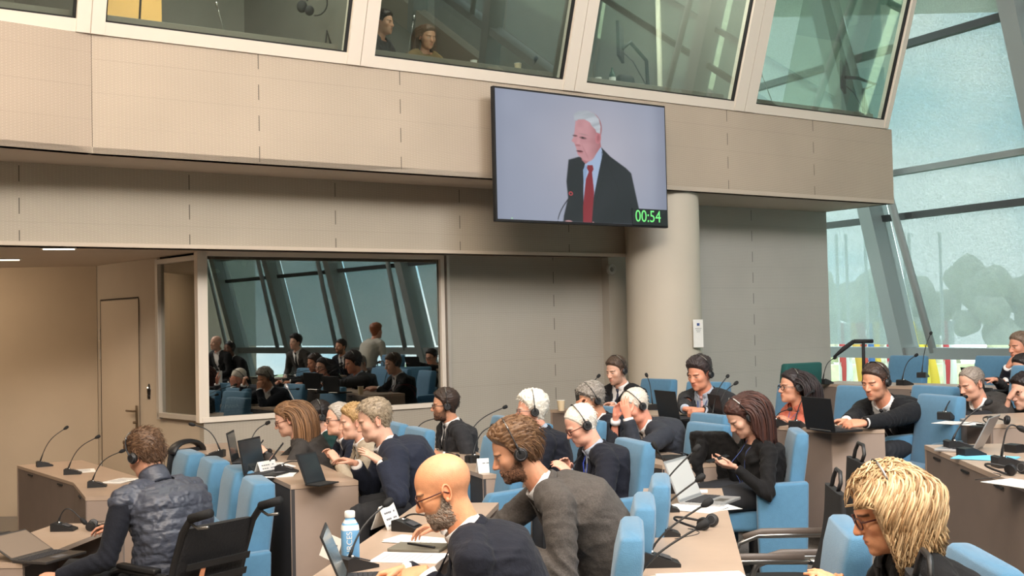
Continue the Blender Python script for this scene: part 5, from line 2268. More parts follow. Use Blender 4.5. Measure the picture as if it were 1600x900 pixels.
def pxmic(label, b, t, ztop, dd=0.0, **k):
    B = atz(b[0], b[1], ztop)
    B.z = ztop+0.001
    T = at(t[0], t[1], B.y+dd)
    return mic(label, B, T, **k)


pxmic('desk microphone at the far left end of the lowest desk, leftmost of its three', (68, 729), (101, 670), T1, 0.1)
pxmic('desk microphone in the middle of the three on the lowest desk', (112, 741), (150, 684), T1, 0.05)
pxmic('desk microphone nearest of the three on the lowest desk, beside white papers', (150, 761), (188, 706), T1, 0.05)
pxmic('desk microphone behind the open laptop at the lower left, its neck arched over', (98, 829), (128, 812), T1, 0.0, arch=0.10)
pxmic('desk microphone at the far end of the second row, left of the black laptops', (338, 714), (303, 664), T2, 0.0)
pxmic('desk microphone between the two black laptops and the woman with brown hair', (392, 716), (416, 662), T2, 0.15)
pxmic('pale-tipped desk microphone whose neck rises in front of the booth window', (470, 690), (449, 606), T2, 0.1, silver=True)
pxmic('desk microphone beside the tablet of the man in navy, neck pushed down', (446, 739), (476, 722), T2, 0.0, arch=0.02)
pxmic('desk microphone standing by the milk bottle', (556, 889), (602, 789), T2, 0.1, arch=0.03)
pxmic('desk microphone behind the name card, tilted at the bald man\'s hand', (637, 829), (668, 806), T2, -0.05, arch=0.02)
pxmic('desk microphone in front of the bearded man', (648, 699), (680, 654), T2, 0.1)
pxmic('desk microphone whose tip shows above the bald man\'s head', (694, 737), (713, 712), T2, 0.2)
pxmic('tall desk microphone before the white-haired man with glasses', (730, 704), (787, 637), T2, 0.3)
pxmic('desk microphone just behind the name card of the third row', (742, 722), (768, 666), T2, 0.3)
pxmic('gooseneck microphone A of the long desk, second base from the far end' if False else 'gooseneck microphone on the long desk, its black base beside the folded name card', (1033, 799), (1085, 704), T2, 0.0, arch=0.01, size=1.05)
pxmic('gooseneck microphone on the long desk, third base from the far end', (1031, 837), (1090, 750), T2, 0.0, arch=0.01, size=1.05)
pxmic('gooseneck microphone on the long desk, beside the coiled headset', (1027, 884), (1100, 789), T2, 0.0, arch=0.01, size=1.05)
pxmic('gooseneck microphone rising from below the bottom edge, tip over the headset', (1010, 925), (1092, 824), T2, 0.0, arch=0.01, size=1.05)
pxmic('gooseneck microphone at the far end of the long desk, neck straight up', (1046, 770), (1025, 700), T2, 0.0, arch=0.0)
pxmic('desk microphone whose tip crosses the jacket of the man holding his head', (1000, 700), (1029, 654), T2, 0.5)
pxmic('desk microphone rising behind the curly grey hair', (915, 650), (934, 589), T5, 0.2)
pxmic('desk microphone with an upright neck left of the black laptop by the column', (1018, 640), (1011, 588), T5, 0.1)
pxmic('desk microphone with its neck behind the man with the striped tie', (1115, 658), (1136, 589), T5, 0.4)
pxmic('desk microphone before the man with the striped tie, nearer of two', (1126, 655), (1148, 600), T5, 0.1)
pxmic('desk microphone at the left elbow of the woman in coral', (1214, 665), (1232, 640), T5, 0.1, arch=0.02)
pxmic('desk microphone crossing the coral blouse', (1245, 668), (1269, 612), T5, 0.4)
pxmic('desk microphone on the rearmost desk left of the black pole', (1289, 600), (1303, 560), T7, 0.1)
pxmic('desk microphone on the rearmost desk in front of the slanted strut', (1413, 602), (1430, 556), T7, 0.1)
pxmic('desk microphone farthest back, tip against the facade rail', (1442, 590), (1454, 522), T7+0.03, 0.3)
pxmic('large desk microphone with a white clip at the corner of the right desk', (1497, 703), (1541, 631), T5, 0.0, arch=0.03, size=1.1)
pxmic('desk microphone with an arched neck at the right edge, beside the blue folder', (1575, 730), (1592, 668), T5, 0.0, arch=0.10, size=1.1)
pxmic('desk microphone in front of the balding man in grey', (1478, 655), (1508, 620), T6, 0.5)

# black document arm and its pole on the rearmost desk
B = atz(1350, 606, T7)
r = empty('document_camera_arm', 'black bent arm on a black pole standing on the rearmost desk', 'stand', (B.x, B.y, T7))
b0 = Vector(r.location)
m = MB()
m.tube([at(1303, 558, B.y)-b0, at(1318, 545, B.y)-b0, at(1334, 533.5, B.y)-b0], [0.012, 0.022, 0.020], 8)
m.tube([at(1334, 533.5, B.y)-b0, at(1364, 533, B.y)-b0], [0.020, 0.018], 8)
part('arm', m, MATBLACK, r, True)
m = MB()
m.tube([(0, 0, 0.01), at(1349, 534, B.y)-b0], 0.016, 8)
part('pole', m, MATBLACK, r, True)
m = MB()
m.lathe([(0.07, 0), (0.07, 0.008), (0.02, 0.014)], (0, 0, 0.0), 20)
part('foot', m, MATBLACK, r)

# ------------------------------------------------------------------ laptops and small things on the desks


def laptop(label, pos, yaw, open_deg=105, w=0.31, d=0.22, shell=None, screen=None, cat='laptop', keys=True):
    """pos: centre of the hinge line on the desk; yaw: direction from hinge to the user"""
    shell = shell or BLACK
    r = empty('laptop', label, cat, pos, yaw)
    m = MB()
    m.box((d/2, 0, 0.009), (d, w, 0.016), None, 0.004)
    part('base', m, shell, r)
    if keys:
        m = MB()
        for i in range(5):
            for j in range(12):
                m.box((0.035+i*0.019, -w*0.42+j*w*0.84/11, 0.0185), (0.015, w*0.058, 0.003))
        k = part('keyboard', m, mat('key_grey', srgb(52, 52, 56), 0.6), r)
        m = MB()
        m.box((d*0.78, 0, 0.0178), (0.055, 0.09, 0.0012))
        part('touchpad', m, mat('pad_grey', srgb(96, 96, 100), 0.4) if shell is not SILVER else STEEL, r)
    a = math.radians(open_deg)
    u = Vector((math.cos(a), 0, math.sin(a)))          # hinge -> top of the lid
    nn = Vector((math.sin(a), 0, -math.cos(a)))         # screen side
    c = Vector((0.0, 0, 0.014)) + u*(d/2)
    R = Matrix((tuple(nn), (0, 1, 0), tuple(u))).transposed()
    m = MB()
    m.box(c, (0.007, w, d), R, 0.003)
    lid = part('lid', m, shell, r)
    m = MB()
    m.box(c+nn*0.0042, (0.001, w*0.94, d*0.88), R)
    part('screen', m, screen or mat('dark_screen', srgb(42, 48, 52), 0.15), lid)
    m = MB()
    m.tube([Vector((0, -w*0.35, 0.012)), Vector((0, w*0.35, 0.012))], 0.006, 8)
    part('hinge', m, STEEL, r)
    return r


def paper(label, px, py, z, yaw=0.0, w=0.21, h=0.297, n=1, name='paper_sheet', m0=None, text=True, cat='paper'):
    p = atz(px, py, z)
    r = empty(name, label, cat, (p.x, p.y, z), yaw)
    m = MB()
    for k in range(n):
        m.box((0.004*k*(-1)**k, 0.003*k, 0.002+0.0022*k), (w, h, 0.0018), Matrix.Rotation(0.06*math.sin(k*2.1), 3, 'Z'))
    part('sheet', m, m0 or PAPER, r)
    if text:
        m = MB()
        for k in range(9):
            m.box((-0.01, h*0.36-k*h*0.08, 0.0037+0.0022*(n-1)), (w*(0.72 if k % 4 != 3 else 0.4), 0.004, 0.0006))
        part('printed_text', m, mat('print_grey', srgb(150, 150, 152), 0.8), r)
    return r


def name_card(label, px, py, z, yaw, w=0.20, h=0.085, lines=2, words=None):
    p = atz(px, py, z)
    r = empty('name_card', label, 'name card', (p.x, p.y, z), yaw)
    a = math.radians(68)
    m = MB()
    for s in (1, -1):
        c = Vector((s*h/2*math.cos(a), 0, h/2*math.sin(a)))
        m.box(c, (0.0015, w, h), Matrix.Rotation(-s*(PI/2-a), 3, 'Y'))
    part('folded_card', m, PAPER, r)
    m = MB()
    for s in (1, -1):
        for k in range(lines):
            c = Vector((s*(h*(0.62-0.24*k))*0 + s*((h*(1-(0.68-0.26*k)))*math.cos(a)+0.002), 0, h*(0.68-0.26*k)*math.sin(a)))
            for q in range(6):
                if (q+k) % 5 == 4: continue
                m.box(c+Vector((s*0.0008, -w*0.30+q*w*0.12, 0)), (0.001, w*0.09, h*0.07), Matrix.Rotation(-s*(PI/2-a), 3, 'Y'))
    part('printed_name', m, mat('print_dark', srgb(120, 120, 126), 0.8), r)
    return r


def P3(px, py, z):
    p = atz(px, py, z)
    p.z = z
    return p


laptop('open convertible laptop at the lower left, screen tilted back toward the ceiling', P3(52, 871, T1), -0.35, 152, 0.33, 0.24, mat('graphite_shell', srgb(70, 66, 64), 0.35, 0.3), mat('painted_reflection_screen', srgb(122, 108, 96), 0.25))  # the screen's bright reflection is painted into its base colour
laptop('black laptop at the far end of the second row, behind another one', P3(368, 722, T2), PI*0.02, 100, 0.30, 0.22)
laptop('black laptop with its lid toward us on the second row desk, nearer of two', P3(398, 741, T2), -0.25, 100, 0.32, 0.235)
laptop('open laptop with a dark blank screen before the bald man', P3(540, 915, T2), 0.10, 112, 0.31, 0.22, BLACK, mat('grey_screen', srgb(92, 102, 104), 0.2))
laptop('open silver laptop on the far end of the long desk', P3(1079, 783, T2), -0.55, 112, 0.31, 0.23, SILVER, mat('pale_screen', srgb(188, 188, 186), 0.3))
laptop('black laptop standing open behind the curly grey-haired man', P3(912, 648, T5), 0.3, 96, 0.31, 0.21)
laptop('black laptop before the man with the striped tie, left of his hands', P3(1046, 655, T5), PI*0.12, 100, 0.36, 0.23)
laptop('smaller black laptop at the right hand of the man with the striped tie', P3(1122, 656, T5), 0.2, 100, 0.28, 0.20)
laptop('black laptop standing open before the man with the smart watch', P3(1282, 674, T5), 0.35, 98, 0.36, 0.235)
laptop('open silver laptop seen from the side on the right-hand desk', P3(1528, 704, T5), PI-0.6, 118, 0.30, 0.22, SILVER, mat('pale_screen', srgb(188, 188, 186), 0.3))
laptop('dark laptop lid behind the balding man, on the rearmost desk', P3(1525, 612, T7), 0.2, 105, 0.28, 0.20)

# tablet held by the man in navy, in its black folding cover
B = P3(494, 756, T2)
r = empty('tablet', 'black tablet propped in its cover before the man in navy', 'tablet', B, -0.55)
m = MB()
RR = Matrix.Rotation(math.radians(-24), 3, 'Y')
m.box(RR @ Vector((0, 0, 0.105)), (0.009, 0.19, 0.21), RR, 0.003)
part('cover', m, MATBLACK, r)
m = MB()
m.box(RR @ Vector((0.006, 0, 0.105)), (0.002, 0.17, 0.185), RR)
part('screen', m, mat('dark_screen', srgb(42, 48, 52), 0.15), r)
m = MB()
m.box((0.05, 0, 0.005), (0.12, 0.19, 0.008), None, 0.002)
part('stand_flap', m, MATBLACK, r)

paper('white papers between the two nearer microphones of the lowest desk', 130, 736, T1, 0.4)
paper('white papers beside the nearest microphone of the lowest desk', 188, 752, T1, -0.3, n=3)
paper('loose white papers before the woman with brown hair', 430, 728, T2, 0.5, n=2)
paper('white papers under the tablet of the man in navy', 436, 742, T2, 0.1, n=3)
paper('long white paper strip beside the bald man\'s hands', 640, 872, T2, 1.35, n=1)
paper('white papers behind the grey notebook on the near desk', 655, 846, T2, 1.1, 0.15, 0.3, n=3)
paper('scattered white sheets beside the silver laptop', 1085, 795, T2, 0.9, n=2)
paper('loose white sheet overhanging the edge of the long desk', 1118, 792, T2, 0.3, 0.18, 0.25)
paper('white booklet with a printed header at the bottom edge of the long desk', 1098, 908, T2, 0.12, 0.33, 0.23, n=3)
paper('white notepad with a spiral behind the silver laptop', 1078, 768, T2, 1.4, 0.12, 0.2)
paper('light blue folder on the right-hand desk', 1540, 716, T5, 0.9, 0.24, 0.32, 2, 'blue_folder', mat('blue_card', srgb(110, 190, 222), 0.6), False, 'folder')
paper('white papers at the very right edge of the right-hand desk', 1597, 757, T5, 0.4, n=2)
paper('pale papers on the desk of the balding man', 1500, 662, T6, 0.7, n=2)
paper('red folder lying on the rearmost desk', 1490, 606, T7, 0.9, 0.10, 0.22, 4, 'red_folder', mat('red_card', srgb(206, 50, 50), 0.5), False, 'folder')
paper('white papers before the man with the striped tie', 1068, 653, T5, 0.9, n=2)
name_card('standing white name card beside the tablet of the man in navy', 416, 739, T2, -0.5, 0.18, 0.09, 3)
name_card('tall white name card behind the milk bottle', 604, 824, T2, -0.35, 0.16, 0.12, 3)
name_card('white name card lying open beside the milk bottle', 524, 872, T2, 0.5, 0.20, 0.10, 1)
name_card('white name card at the near end of the far third row desk', 770, 737, T2, -1.25, 0.22, 0.10, 1)
name_card('folded white name card at the far end of the long desk', 1027, 784, T2, 0.1, 0.20, 0.12, 1)

# grey notebook and dark phone by the bald man
p = P3(655, 858, T2)
r = empty('notebook', 'grey notebook with a pen on the near desk', 'notebook', p, 1.3)
m = MB()
m.box((0, 0, 0.008), (0.16, 0.24, 0.014), None, 0.003)
part('cover', m, mat('grey_cover', srgb(112, 108, 96), 0.7), r)
m = MB()
m.tube([(-0.05, -0.09, 0.020), (0.02, 0.06, 0.020)], 0.005, 8)
part('pen', m, BLACK, r, True)

# carton-like milk bottle
BT = P3(548, 884, T2)
r = empty('bottle', 'light blue carton bottle with a white cap beside the open laptop', 'bottle', (BT.x, BT.y, T2), 0.3)
m = MB()
rr = []
for z, w, e in ((0.0, 0.033, 4), (0.004, 0.036, 4), (0.15, 0.036, 4), (0.172, 0.033, 3), (0.192, 0.020, 2.2), (0.205, 0.017, 2)):
    rr.append(ring(Vector((0, 0, z)), None, Vector((1, 0, 0)), Vector((0, 1, 0)), w, w, 28, e))
m.loft(rr)
part('body', m, mat('bottle_blue', srgb(112, 168, 214), 0.45), r, True, 50)
m = MB()
rr = [ring(Vector((0, 0, z)), None, Vector((1, 0, 0)), Vector((0, 1, 0)), w, w, 28, e) for z, w, e in ((0.150, 0.0365, 4), (0.168, 0.0345, 3.2), (0.190, 0.0225, 2.3))]
m.loft(rr)
part('white_shoulder', m, WHITE, r, True, 50)
m = MB()
m.lathe([(0.021, 0.200), (0.022, 0.203), (0.022, 0.222), (0.019, 0.226)], (0, 0, 0), 24)
part('cap', m, WHITE, r, True, 50)


def text_obj(name, body, size, m_, parent, loc, rot, extrude=0.0006, align='CENTER', sx=1.0):
    c = bpy.data.curves.new(name, 'FONT')
    c.body = body
    c.size = size
    c.extrude = extrude
    c.align_x = align
    c.align_y = 'CENTER'
    o = bpy.data.objects.new(name+'_tmp', c)
    COL.objects.link(o)
    dg = bpy.context.evaluated_depsgraph_get()
    me = bpy.data.meshes.new_from_object(o.evaluated_get(dg), depsgraph=dg)
    bpy.data.objects.remove(o)
    me.materials.clear()
    me.materials.append(m_)
    o = bpy.data.objects.new(name, me)
    COL.objects.link(o)
    o.parent = parent
    o.location = loc
    o.rotation_euler = rot
    o.scale = (sx, 1, 1)
    return o


text_obj('printed_word', 'SOURCES', 0.033, WHITE, r, (-0.008, -0.0366, 0.076), (PI/2, -PI/2, 0), 0.0008)

# paper cups


def cup(label, pos, h=0.10, w=0.038, col=None):
    r = empty('paper_cup', label, 'cup', pos)
    m = MB()
    m.lathe([(w*0.72, 0), (w, h), (w*0.96, h), (w*0.68, 0.006)], (0, 0, 0), 22)
    part('cup_wall', m, col or mat('kraft_cup', srgb(214, 192, 158), 0.7), r, True, 50)
    m = MB()
    m.tube([(w*math.cos(2*PI*k/20), w*math.sin(2*PI*k/20), h) for k in range(20)], 0.002, 6, closed=True)
    part('rim', m, WHITE, r, True)
    return r


cup('beige paper cup at the far left end of the long raised desk', P3(877, 642, T5))
cup('white paper cup on the booth desk above the hanging screen', W(s_of(743, 106, FT-.3), FT-0.33, DZ), 0.07, 0.035, WHITE)
cup('kraft paper cup on the booth desk beside the bowed person', W(s_of(812, 112, FT-.3), FT-0.33, DZ), 0.10)
cup('white paper cup beside the bottle in the gallery booth', W(s_of(938, 128, FT-.3), FT-0.33, DZ), 0.06, 0.035, WHITE)

# ------------------------------------------------------------------ headsets lying on desks


def desk_headset(label, p, yaw, open_=0.0):
    r = empty('headset', label, 'headset', p, yaw)
    m = MB()
    pts = [(0.16*math.sin(math.radians(a))*1.0, 0.075*math.cos(math.radians(a)), 0.012+0.03*math.sin(math.radians(a))) for a in range(0, 181, 12)]
    m.tube(pts, [(0.003, 0.006)]*len(pts), 8)
    part('headband', m, BLACK, r, True)
    for s in (1, -1):
        m = MB()
        RRx = Matrix.Rotation(PI/2*0.85*s, 3, 'X')
        m.lathe([(0.010, -0.012), (0.030, -0.010), (0.032, 0.0), (0.030, 0.010), (0.018, 0.014), (0.006, 0.013)], (-0.01, 0.055*s, 0.032), 20, RRx)
        c = part('ear_cup', m, BLACK, r, True, 50)
        m = MB()
        m.tube([Vector((-0.01, 0.055*s, 0.032)) + RRx @ Vector((0.021*math.cos(2*PI*k/18), 0.021*math.sin(2*PI*k/18), 0.0145)) for k in range(18)], 0.0016, 6, closed=True)
        part('cup_ring', m, mat('grey_ring', srgb(88, 88, 92), 0.4, 0.4), c, True)
    m = MB()
    pts = []
    for k in range(18):
        t = k/17
        pts.append((-0.01+0.05*math.sin(t*7), 0.06+0.26*t, 0.004+0.02*math.sin(PI*t)))
    m.tube(pts, 0.0018, 6)
    part('cable', m, BLACK, r, True)
    return r


desk_headset('black headset lying on the long desk among the microphone necks', P3(1103, 826, T2), 2.6)
desk_headset('black headset on the lower left desk, left of the man in the padded vest', P3(146, 828, T1), 0.2)
desk_headset('black headset lying by the blue folder on the right-hand desk', P3(1586, 742, T5), 2.2)
desk_headset('black headset lying on the balding man\'s desk', P3(1560, 664, T6), 1.6)


def blackbox(label, p, yaw, s=(0.14, 0.09, 0.05), name='wedge_console', cat='console'):
    r = empty(name, label, cat, p, yaw)
    m = MB()
    prof = [(-s[0]/2, 0), (s[0]/2, 0), (s[0]/2, s[2]*0.25), (-s[0]*0.1, s[2]), (-s[0]/2, s[2]*0.9)]
    m.prism([Vector((x, -s[1]/2, z)) for x, z in prof], (0, s[1], 0))
    part('housing', m, BLACK, r)
    m = MB()
    m.box((s[0]*0.2, 0, s[2]*0.66), (s[0]*0.35, s[1]*0.6, 0.004), Matrix.Rotation(math.radians(24), 3, 'Y'))
    part('control_panel', m, mat('dark_grey_panel', srgb(62, 62, 66), 0.35), r)
    return r


blackbox('black wedge console next to the clip microphone on the right desk', P3(1518, 712, T5), 0.2)
blackbox('black wedge console at the far right edge of the photo', P3(1592, 706, T5), 0.4)
blackbox('black wedge console beside the far left laptop, cable attached', P3(8, 845, T1), -0.3, (0.2, 0.12, 0.05))
blackbox('black wedge console beside the white name card of the third row', P3(744, 722, T2), 0.5)
blackbox('thin black folder box lying before the man holding his head', P3(1066, 716, T2), 0.25, (0.34, 0.22, 0.018), 'closed_laptop', 'laptop')
blackbox('black tablet edge lying at the left end of that same desk', P3(1006, 712, T2), 1.0, (0.16, 0.20, 0.016), 'closed_tablet', 'tablet')
blackbox('flat grey device with a dark screen at the right desk edge', P3(1590, 728, T5), 0.9, (0.17, 0.10, 0.02), 'phone', 'phone')
blackbox('smartphone lying on the balding man\'s desk', P3(1530, 667, T6), 0.9, (0.16, 0.08, 0.012), 'phone', 'phone')

# ------------------------------------------------------------------ hanging screen
TL, TR, BR, BL = at(771.5, 134, 10.99), at(1041, 164.5, 12.25), at(1044, 355, 12.25), at(776, 347, 10.99)
tvx = (TR-TL).normalized()
tvx = Vector((tvx.x, tvx.y, 0)).normalized()
tvw = ((TR-TL).length+(BR-BL).length)/2
tvz = Vector((0, 0, 1))
tvh = ((TL-BL).length+(TR-BR).length)/2
tvc = (TL+TR+BR+BL)/4
tvn = Vector((tvx.y, -tvx.x, 0))
tv = empty('wall_screen', 'large flat screen hanging in front of the gallery showing a speaker and a green timer', 'screen', tvc)
RTV = Matrix((tuple(tvx), tuple(-tvn), tuple(tvz))).transposed()
m = MB()
m.box(-tvn*0.035, (tvw, 0.05, tvh), RTV, 0.006)
part('bezel', m, MATBLACK, tv)
m = MB()
m.box(-tvn*0.10, (0.5, 0.10, 0.4), RTV)
m.box(-tvn*0.20, (0.12, 0.22, 0.12), RTV)
part('wall_bracket', m, BLACK, tv)


def soft(d, w=1.0):
    return np.clip(0.5-d/w, 0, 1)


def sdpoly(X, Y, pts):
    pts = np.array(pts, float)
    d = np.full(X.shape, 1e9)
    s = np.ones(X.shape)
    n = len(pts)
    for i in range(n):
        a, b = pts[i], pts[(i-1) % n]
        ex, ey = b-a
        wx, wy = X-a[0], Y-a[1]
        t = np.clip((wx*ex+wy*ey)/(ex*ex+ey*ey), 0, 1)
        bx, by = wx-ex*t, wy-ey*t
        d = np.minimum(d, bx*bx+by*by)
        c1, c2, c3 = Y >= a[1], Y < b[1], ex*wy > ey*wx
        flip = (c1 & c2 & c3) | (~c1 & ~c2 & ~c3)
        s = np.where(flip, -s, s)
    return s*np.sqrt(d)


def el2(X, Y, cx, cy, rx, ry, rot=0.0):
    c, s_ = math.cos(rot), math.sin(rot)
    x, y = (X-cx)*c+(Y-cy)*s_, -(X-cx)*s_+(Y-cy)*c
    k = np.sqrt((x/rx)**2+(y/ry)**2)
    return (k-1)*min(rx, ry)


def screen_picture(nx, ny):
    "picture shown by the screen, 860 x 690 units like a straightened crop, y down"
    X, Y = np.meshgrid(np.linspace(0, 860, nx), np.linspace(0, 690, ny))
    I = np.zeros((ny, nx, 3))
    top = np.array((158, 166, 188.))
    mid = np.array((190, 188, 202.))
    g = np.exp(-(((X-500)/330)**2+((Y-300)/380)**2))[..., None]
    I[:] = top*(1-g)+mid*g
    I += (vnoise(np.stack([X, Y, X*0], -1), 0.008, 4)*4)[..., None]
    edge = smoothstep(X, 760, 860)*18 + smoothstep(60-X, 0, 60)*6
    I -= edge[..., None]

    def put(a, col):
        nonlocal I
        I = I*(1-a[..., None])+np.asarray(col, float)*a[..., None]
    fold = vnoise(np.stack([X*0.6+Y*0.4, Y*0.3, X*0], -1), 0.02, 2)
    suit = sdpoly(X, Y, [(395, 330), (345, 350), (332, 470), (338, 560), (315, 660), (312, 690), (700, 690), (705, 600), (690, 520), (668, 400), (640, 372), (560, 315), (512, 265), (470, 330)])
    sc = np.array((38, 42, 48.)) + (fold*7)[..., None]
    put(soft(suit, 6), sc)
    # shirt wedge
    put(soft(sdpoly(X, Y, [(512, 262), (520, 300), (498, 400), (465, 560), (452, 690), (415, 690), (415, 520), (420, 400), (428, 360)]), 3), (176, 196, 228))
    put(soft(sdpoly(X, Y, [(416, 400), (430, 372), (440, 380), (428, 450), (418, 480)]), 3), (150, 176, 214))
    # tie
    put(soft(sdpoly(X, Y, [(440, 372), (466, 370), (470, 392), (462, 410), (470, 520), (455, 690), (410, 690), (412, 600), (430, 450), (446, 408), (436, 388)]), 3), np.array((150, 44, 56.)) + (fold*8)[..., None])
    # lapel edges
    put(soft(np.abs(sdpoly(X, Y, [(515, 290), (520, 430), (470, 600), (456, 690), (560, 690), (600, 500)]))-1.5, 2)*0.5, (24, 26, 30))
    # neck
    put(soft(sdpoly(X, Y, [(505, 190), (512, 262), (470, 330), (430, 366), (410, 345), (440, 260)]), 4), (186, 120, 126))
    # head
    head = np.minimum(el2(X, Y, 452, 165, 66, 92, 0.10), el2(X, Y, 434, 262, 52, 88, -0.12))
    head = np.minimum(head, sdpoly(X, Y, [(385, 130), (378, 190), (372, 222), (362, 244), (376, 256), (384, 280), (392, 318), (420, 346), (450, 345), (500, 260), (510, 180)]))
    sk = np.array((212, 154, 160.)) - smoothstep(X, 440, 520)[..., None]*np.array((40, 40, 40.)) + smoothstep(Y, 120, 60)[..., None]*20
    sk = sk - (np.clip(vnoise(np.stack([X, Y, X*0], -1), 0.035, 6), -1, 1)*8)[..., None]
    put(soft(head, 5), sk)
    # ear
    put(soft(el2(X, Y, 498, 215, 15, 34, 0.1), 4), (206, 130, 138))
    put(soft(el2(X, Y, 499, 215, 7, 20, 0.1), 6)*0.6, (160, 90, 96))
    # eye areas, brows, nose, mouth
    put(soft(el2(X, Y, 380, 214, 11, 5), 4)*0.8, (92, 62, 66))
    put(soft(el2(X, Y, 420, 222, 17, 6, 0.1), 4)*0.8, (100, 66, 72))
    put(soft(el2(X, Y, 419, 222, 5, 4), 3), (40, 30, 34))
    put(soft(el2(X, Y, 424, 203, 22, 4, 0.15), 4)*0.5, (170, 140, 140))
    put(soft(el2(X, Y, 396, 246, 8, 26, 0.2), 8)*0.35, (240, 180, 186))
    put(soft(el2(X, Y, 394, 266, 13, 6), 5)*0.5, (150, 84, 90))
    put(soft(el2(X, Y, 402, 298, 16, 5, 0.05), 3)*0.9, (96, 46, 54))
    put(soft(el2(X, Y, 405, 307, 14, 4, 0.05), 3)*0.5, (196, 110, 118))
    put(soft(el2(X, Y, 430, 300, 3, 30, -0.4), 6)*0.3, (160, 96, 102))
    # grey hair
    hr = sdpoly(X, Y, [(378, 130), (376, 96), (402, 76), (440, 66), (480, 78), (504, 108), (512, 150), (508, 190), (490, 184), (484, 168), (466, 150), (458, 132), (430, 118), (400, 122)])
    hn = vnoise(np.stack([X*0.5+Y, Y*0.5, X*0], -1), 0.07, 8)
    put(soft(hr, 5), np.array((196, 202, 210.)) + (hn*22)[..., None])
    # microphone in front
    for t in np.linspace(0, 1, 60):
        x = 285+(352-285)*t
        y = 690-(690-548)*t**0.62
        put(soft(np.hypot(X-x, Y-y)-2.2, 2), (34, 34, 38))
    put(soft(el2(X, Y, 352, 535, 11, 18), 3), (30, 28, 30))
    put(soft(np.abs(el2(X, Y, 352, 535, 8, 9))-2.0, 2), (230, 80, 90))
    put(soft(el2(X, Y, 338, 688, 18, 6), 3), (212, 160, 162))
    put(soft(el2(X, Y, 462, 690, 5, 5), 3), (212, 160, 162))
    # timer box and ticker light
    put(soft(np.maximum(665-X*0-Y, 690-X), 2), (38, 44, 46))
    put(soft(np.hypot(X-66, Y-684)-4, 3), (180, 235, 190))
    return np.clip(I/255.0, 0, 1)


NX, NY = 330, 264
img = screen_picture(NX, NY)
lin = np.where(img <= 0.04045, img/12.92, ((img+0.055)/1.055)**2.4)
sw, sh = tvw-0.035, tvh-0.045
V = []
gx = np.linspace(-sw/2, sw/2, NX)
gz = np.linspace(sh/2, -sh/2, NY)
GX, GZ = np.meshgrid(gx, gz)
oc = tvn*(-0.006)+tvz*0.002
V = np.stack([GX*tvx.x+oc.x, GX*tvx.y+oc.y, GZ+oc.z], -1).reshape(-1, 3)
F = [(j*NX+i, (j+1)*NX+i, (j+1)*NX+i+1, j*NX+i+1) for j in range(NY-1) for i in range(NX-1)]
sm = bpy.data.materials.new('screen_picture')
sm.use_nodes = True
nt = sm.node_tree
b = nt.nodes['Principled BSDF']
vc = nt.nodes.new('ShaderNodeVertexColor')
vc.layer_name = 'Col'
b.inputs['Base Color'].default_value = (0.01, 0.01, 0.01, 1)
b.inputs['Roughness'].default_value = 0.35
nt.links.new(vc.outputs['Color'], b.inputs['Emission Color'])
b.inputs['Emission Strength'].default_value = 0.82
np_mesh_ = None
me = bpy.data.meshes.new('screen_image')
me.from_pydata([tuple(p) for p in V], [], F)
me.materials.append(sm)
set_vcol(me, lin.reshape(-1, 3).astype(np.float32))
o = bpy.data.objects.new('screen_image', me)
COL.objects.link(o)
o.parent = tv
TIMER = mat('timer_green', (0.02, 0.02, 0.02, 1), 0.5, emit=srgb(120, 240, 130), estr=1.1)
tp = tvx*((940-800)/1800*0+0) 
o = text_obj('timer_digits', '00:54', 0.176, TIMER, tv, tvx*(sw/2-0.275)+tvz*(-sh/2+0.085)+tvn*0.004, (PI/2, 0, math.atan2(tvx.y, tvx.x)), 0.001, sx=0.92)
o_ = None
m = MB()
m.box(tvx*(sw/2-0.245)+tvz*(-sh/2+0.082)+tvn*0.0005, (0.49, 0.004, 0.172), RTV)
part('timer_field', m, mat('timer_black', srgb(34, 40, 42), 0.5), tv)

# ------------------------------------------------------------------ the people in the hall
NAVY = cloth_mat('navy_wool', srgb(34, 40, 58))
NAVY2 = cloth_mat('midnight_wool', srgb(28, 31, 44))
DARKS = cloth_mat('black_wool', srgb(26, 27, 32))
CHAR = cloth_mat('charcoal_wool', srgb(48, 48, 52))
GREYJ = cloth_mat('grey_tweed', srgb(88, 82, 78), vs=120, var=0.22, bs=200)
GREYS = cloth_mat('dark_grey_wool', srgb(66, 62, 60))
BLACKC = cloth_mat('black_jersey', srgb(20, 19, 21))
CORAL = cloth_mat('coral_cotton', srgb(226, 126, 104), bump=0.4)
BEIGE = cloth_mat('beige_knit', srgb(196, 180, 158), bs=200)
GREENB = cloth_mat('bottle_green_cloth', srgb(28, 62, 60))
VESTM = mat('padded_vest_nylon', srgb(66, 70, 82), 0.42, var=0.10, vscale=20, bump=0.5, bscale=26, bdetail=5, stretch=(1, 1, 2.2))
SLEEVE = cloth_mat('dark_navy_knit', srgb(22, 25, 36))
CREAMS = cloth_mat('cream_sweater', srgb(206, 200, 188), bs=160)
BLUESH = cloth_mat('pale_blue_shirt', srgb(196, 208, 226))
TIE_N = mat('navy_tie', srgb(34, 40, 60), 0.5, bump=0.3, bscale=200)
TIE_K = mat('black_tie', srgb(24, 24, 28), 0.5)
TIE_R = mat('striped_tie', srgb(190, 150, 150), 0.5, var=0.3, vscale=80)
LAN_B = mat('blue_lanyard', srgb(52, 78, 190), 0.6)
BLK = ('black', srgb(26, 24, 26))
BRW = ('brown', srgb(78, 34, 28))
SK1, SK2, SK3, SK4 = srgb(222, 158, 118), srgb(206, 152, 126), srgb(214, 168, 146), srgb(196, 142, 112)
dn = Vector((0, 0, -1))
LF = Vector((-1, 0, 0))


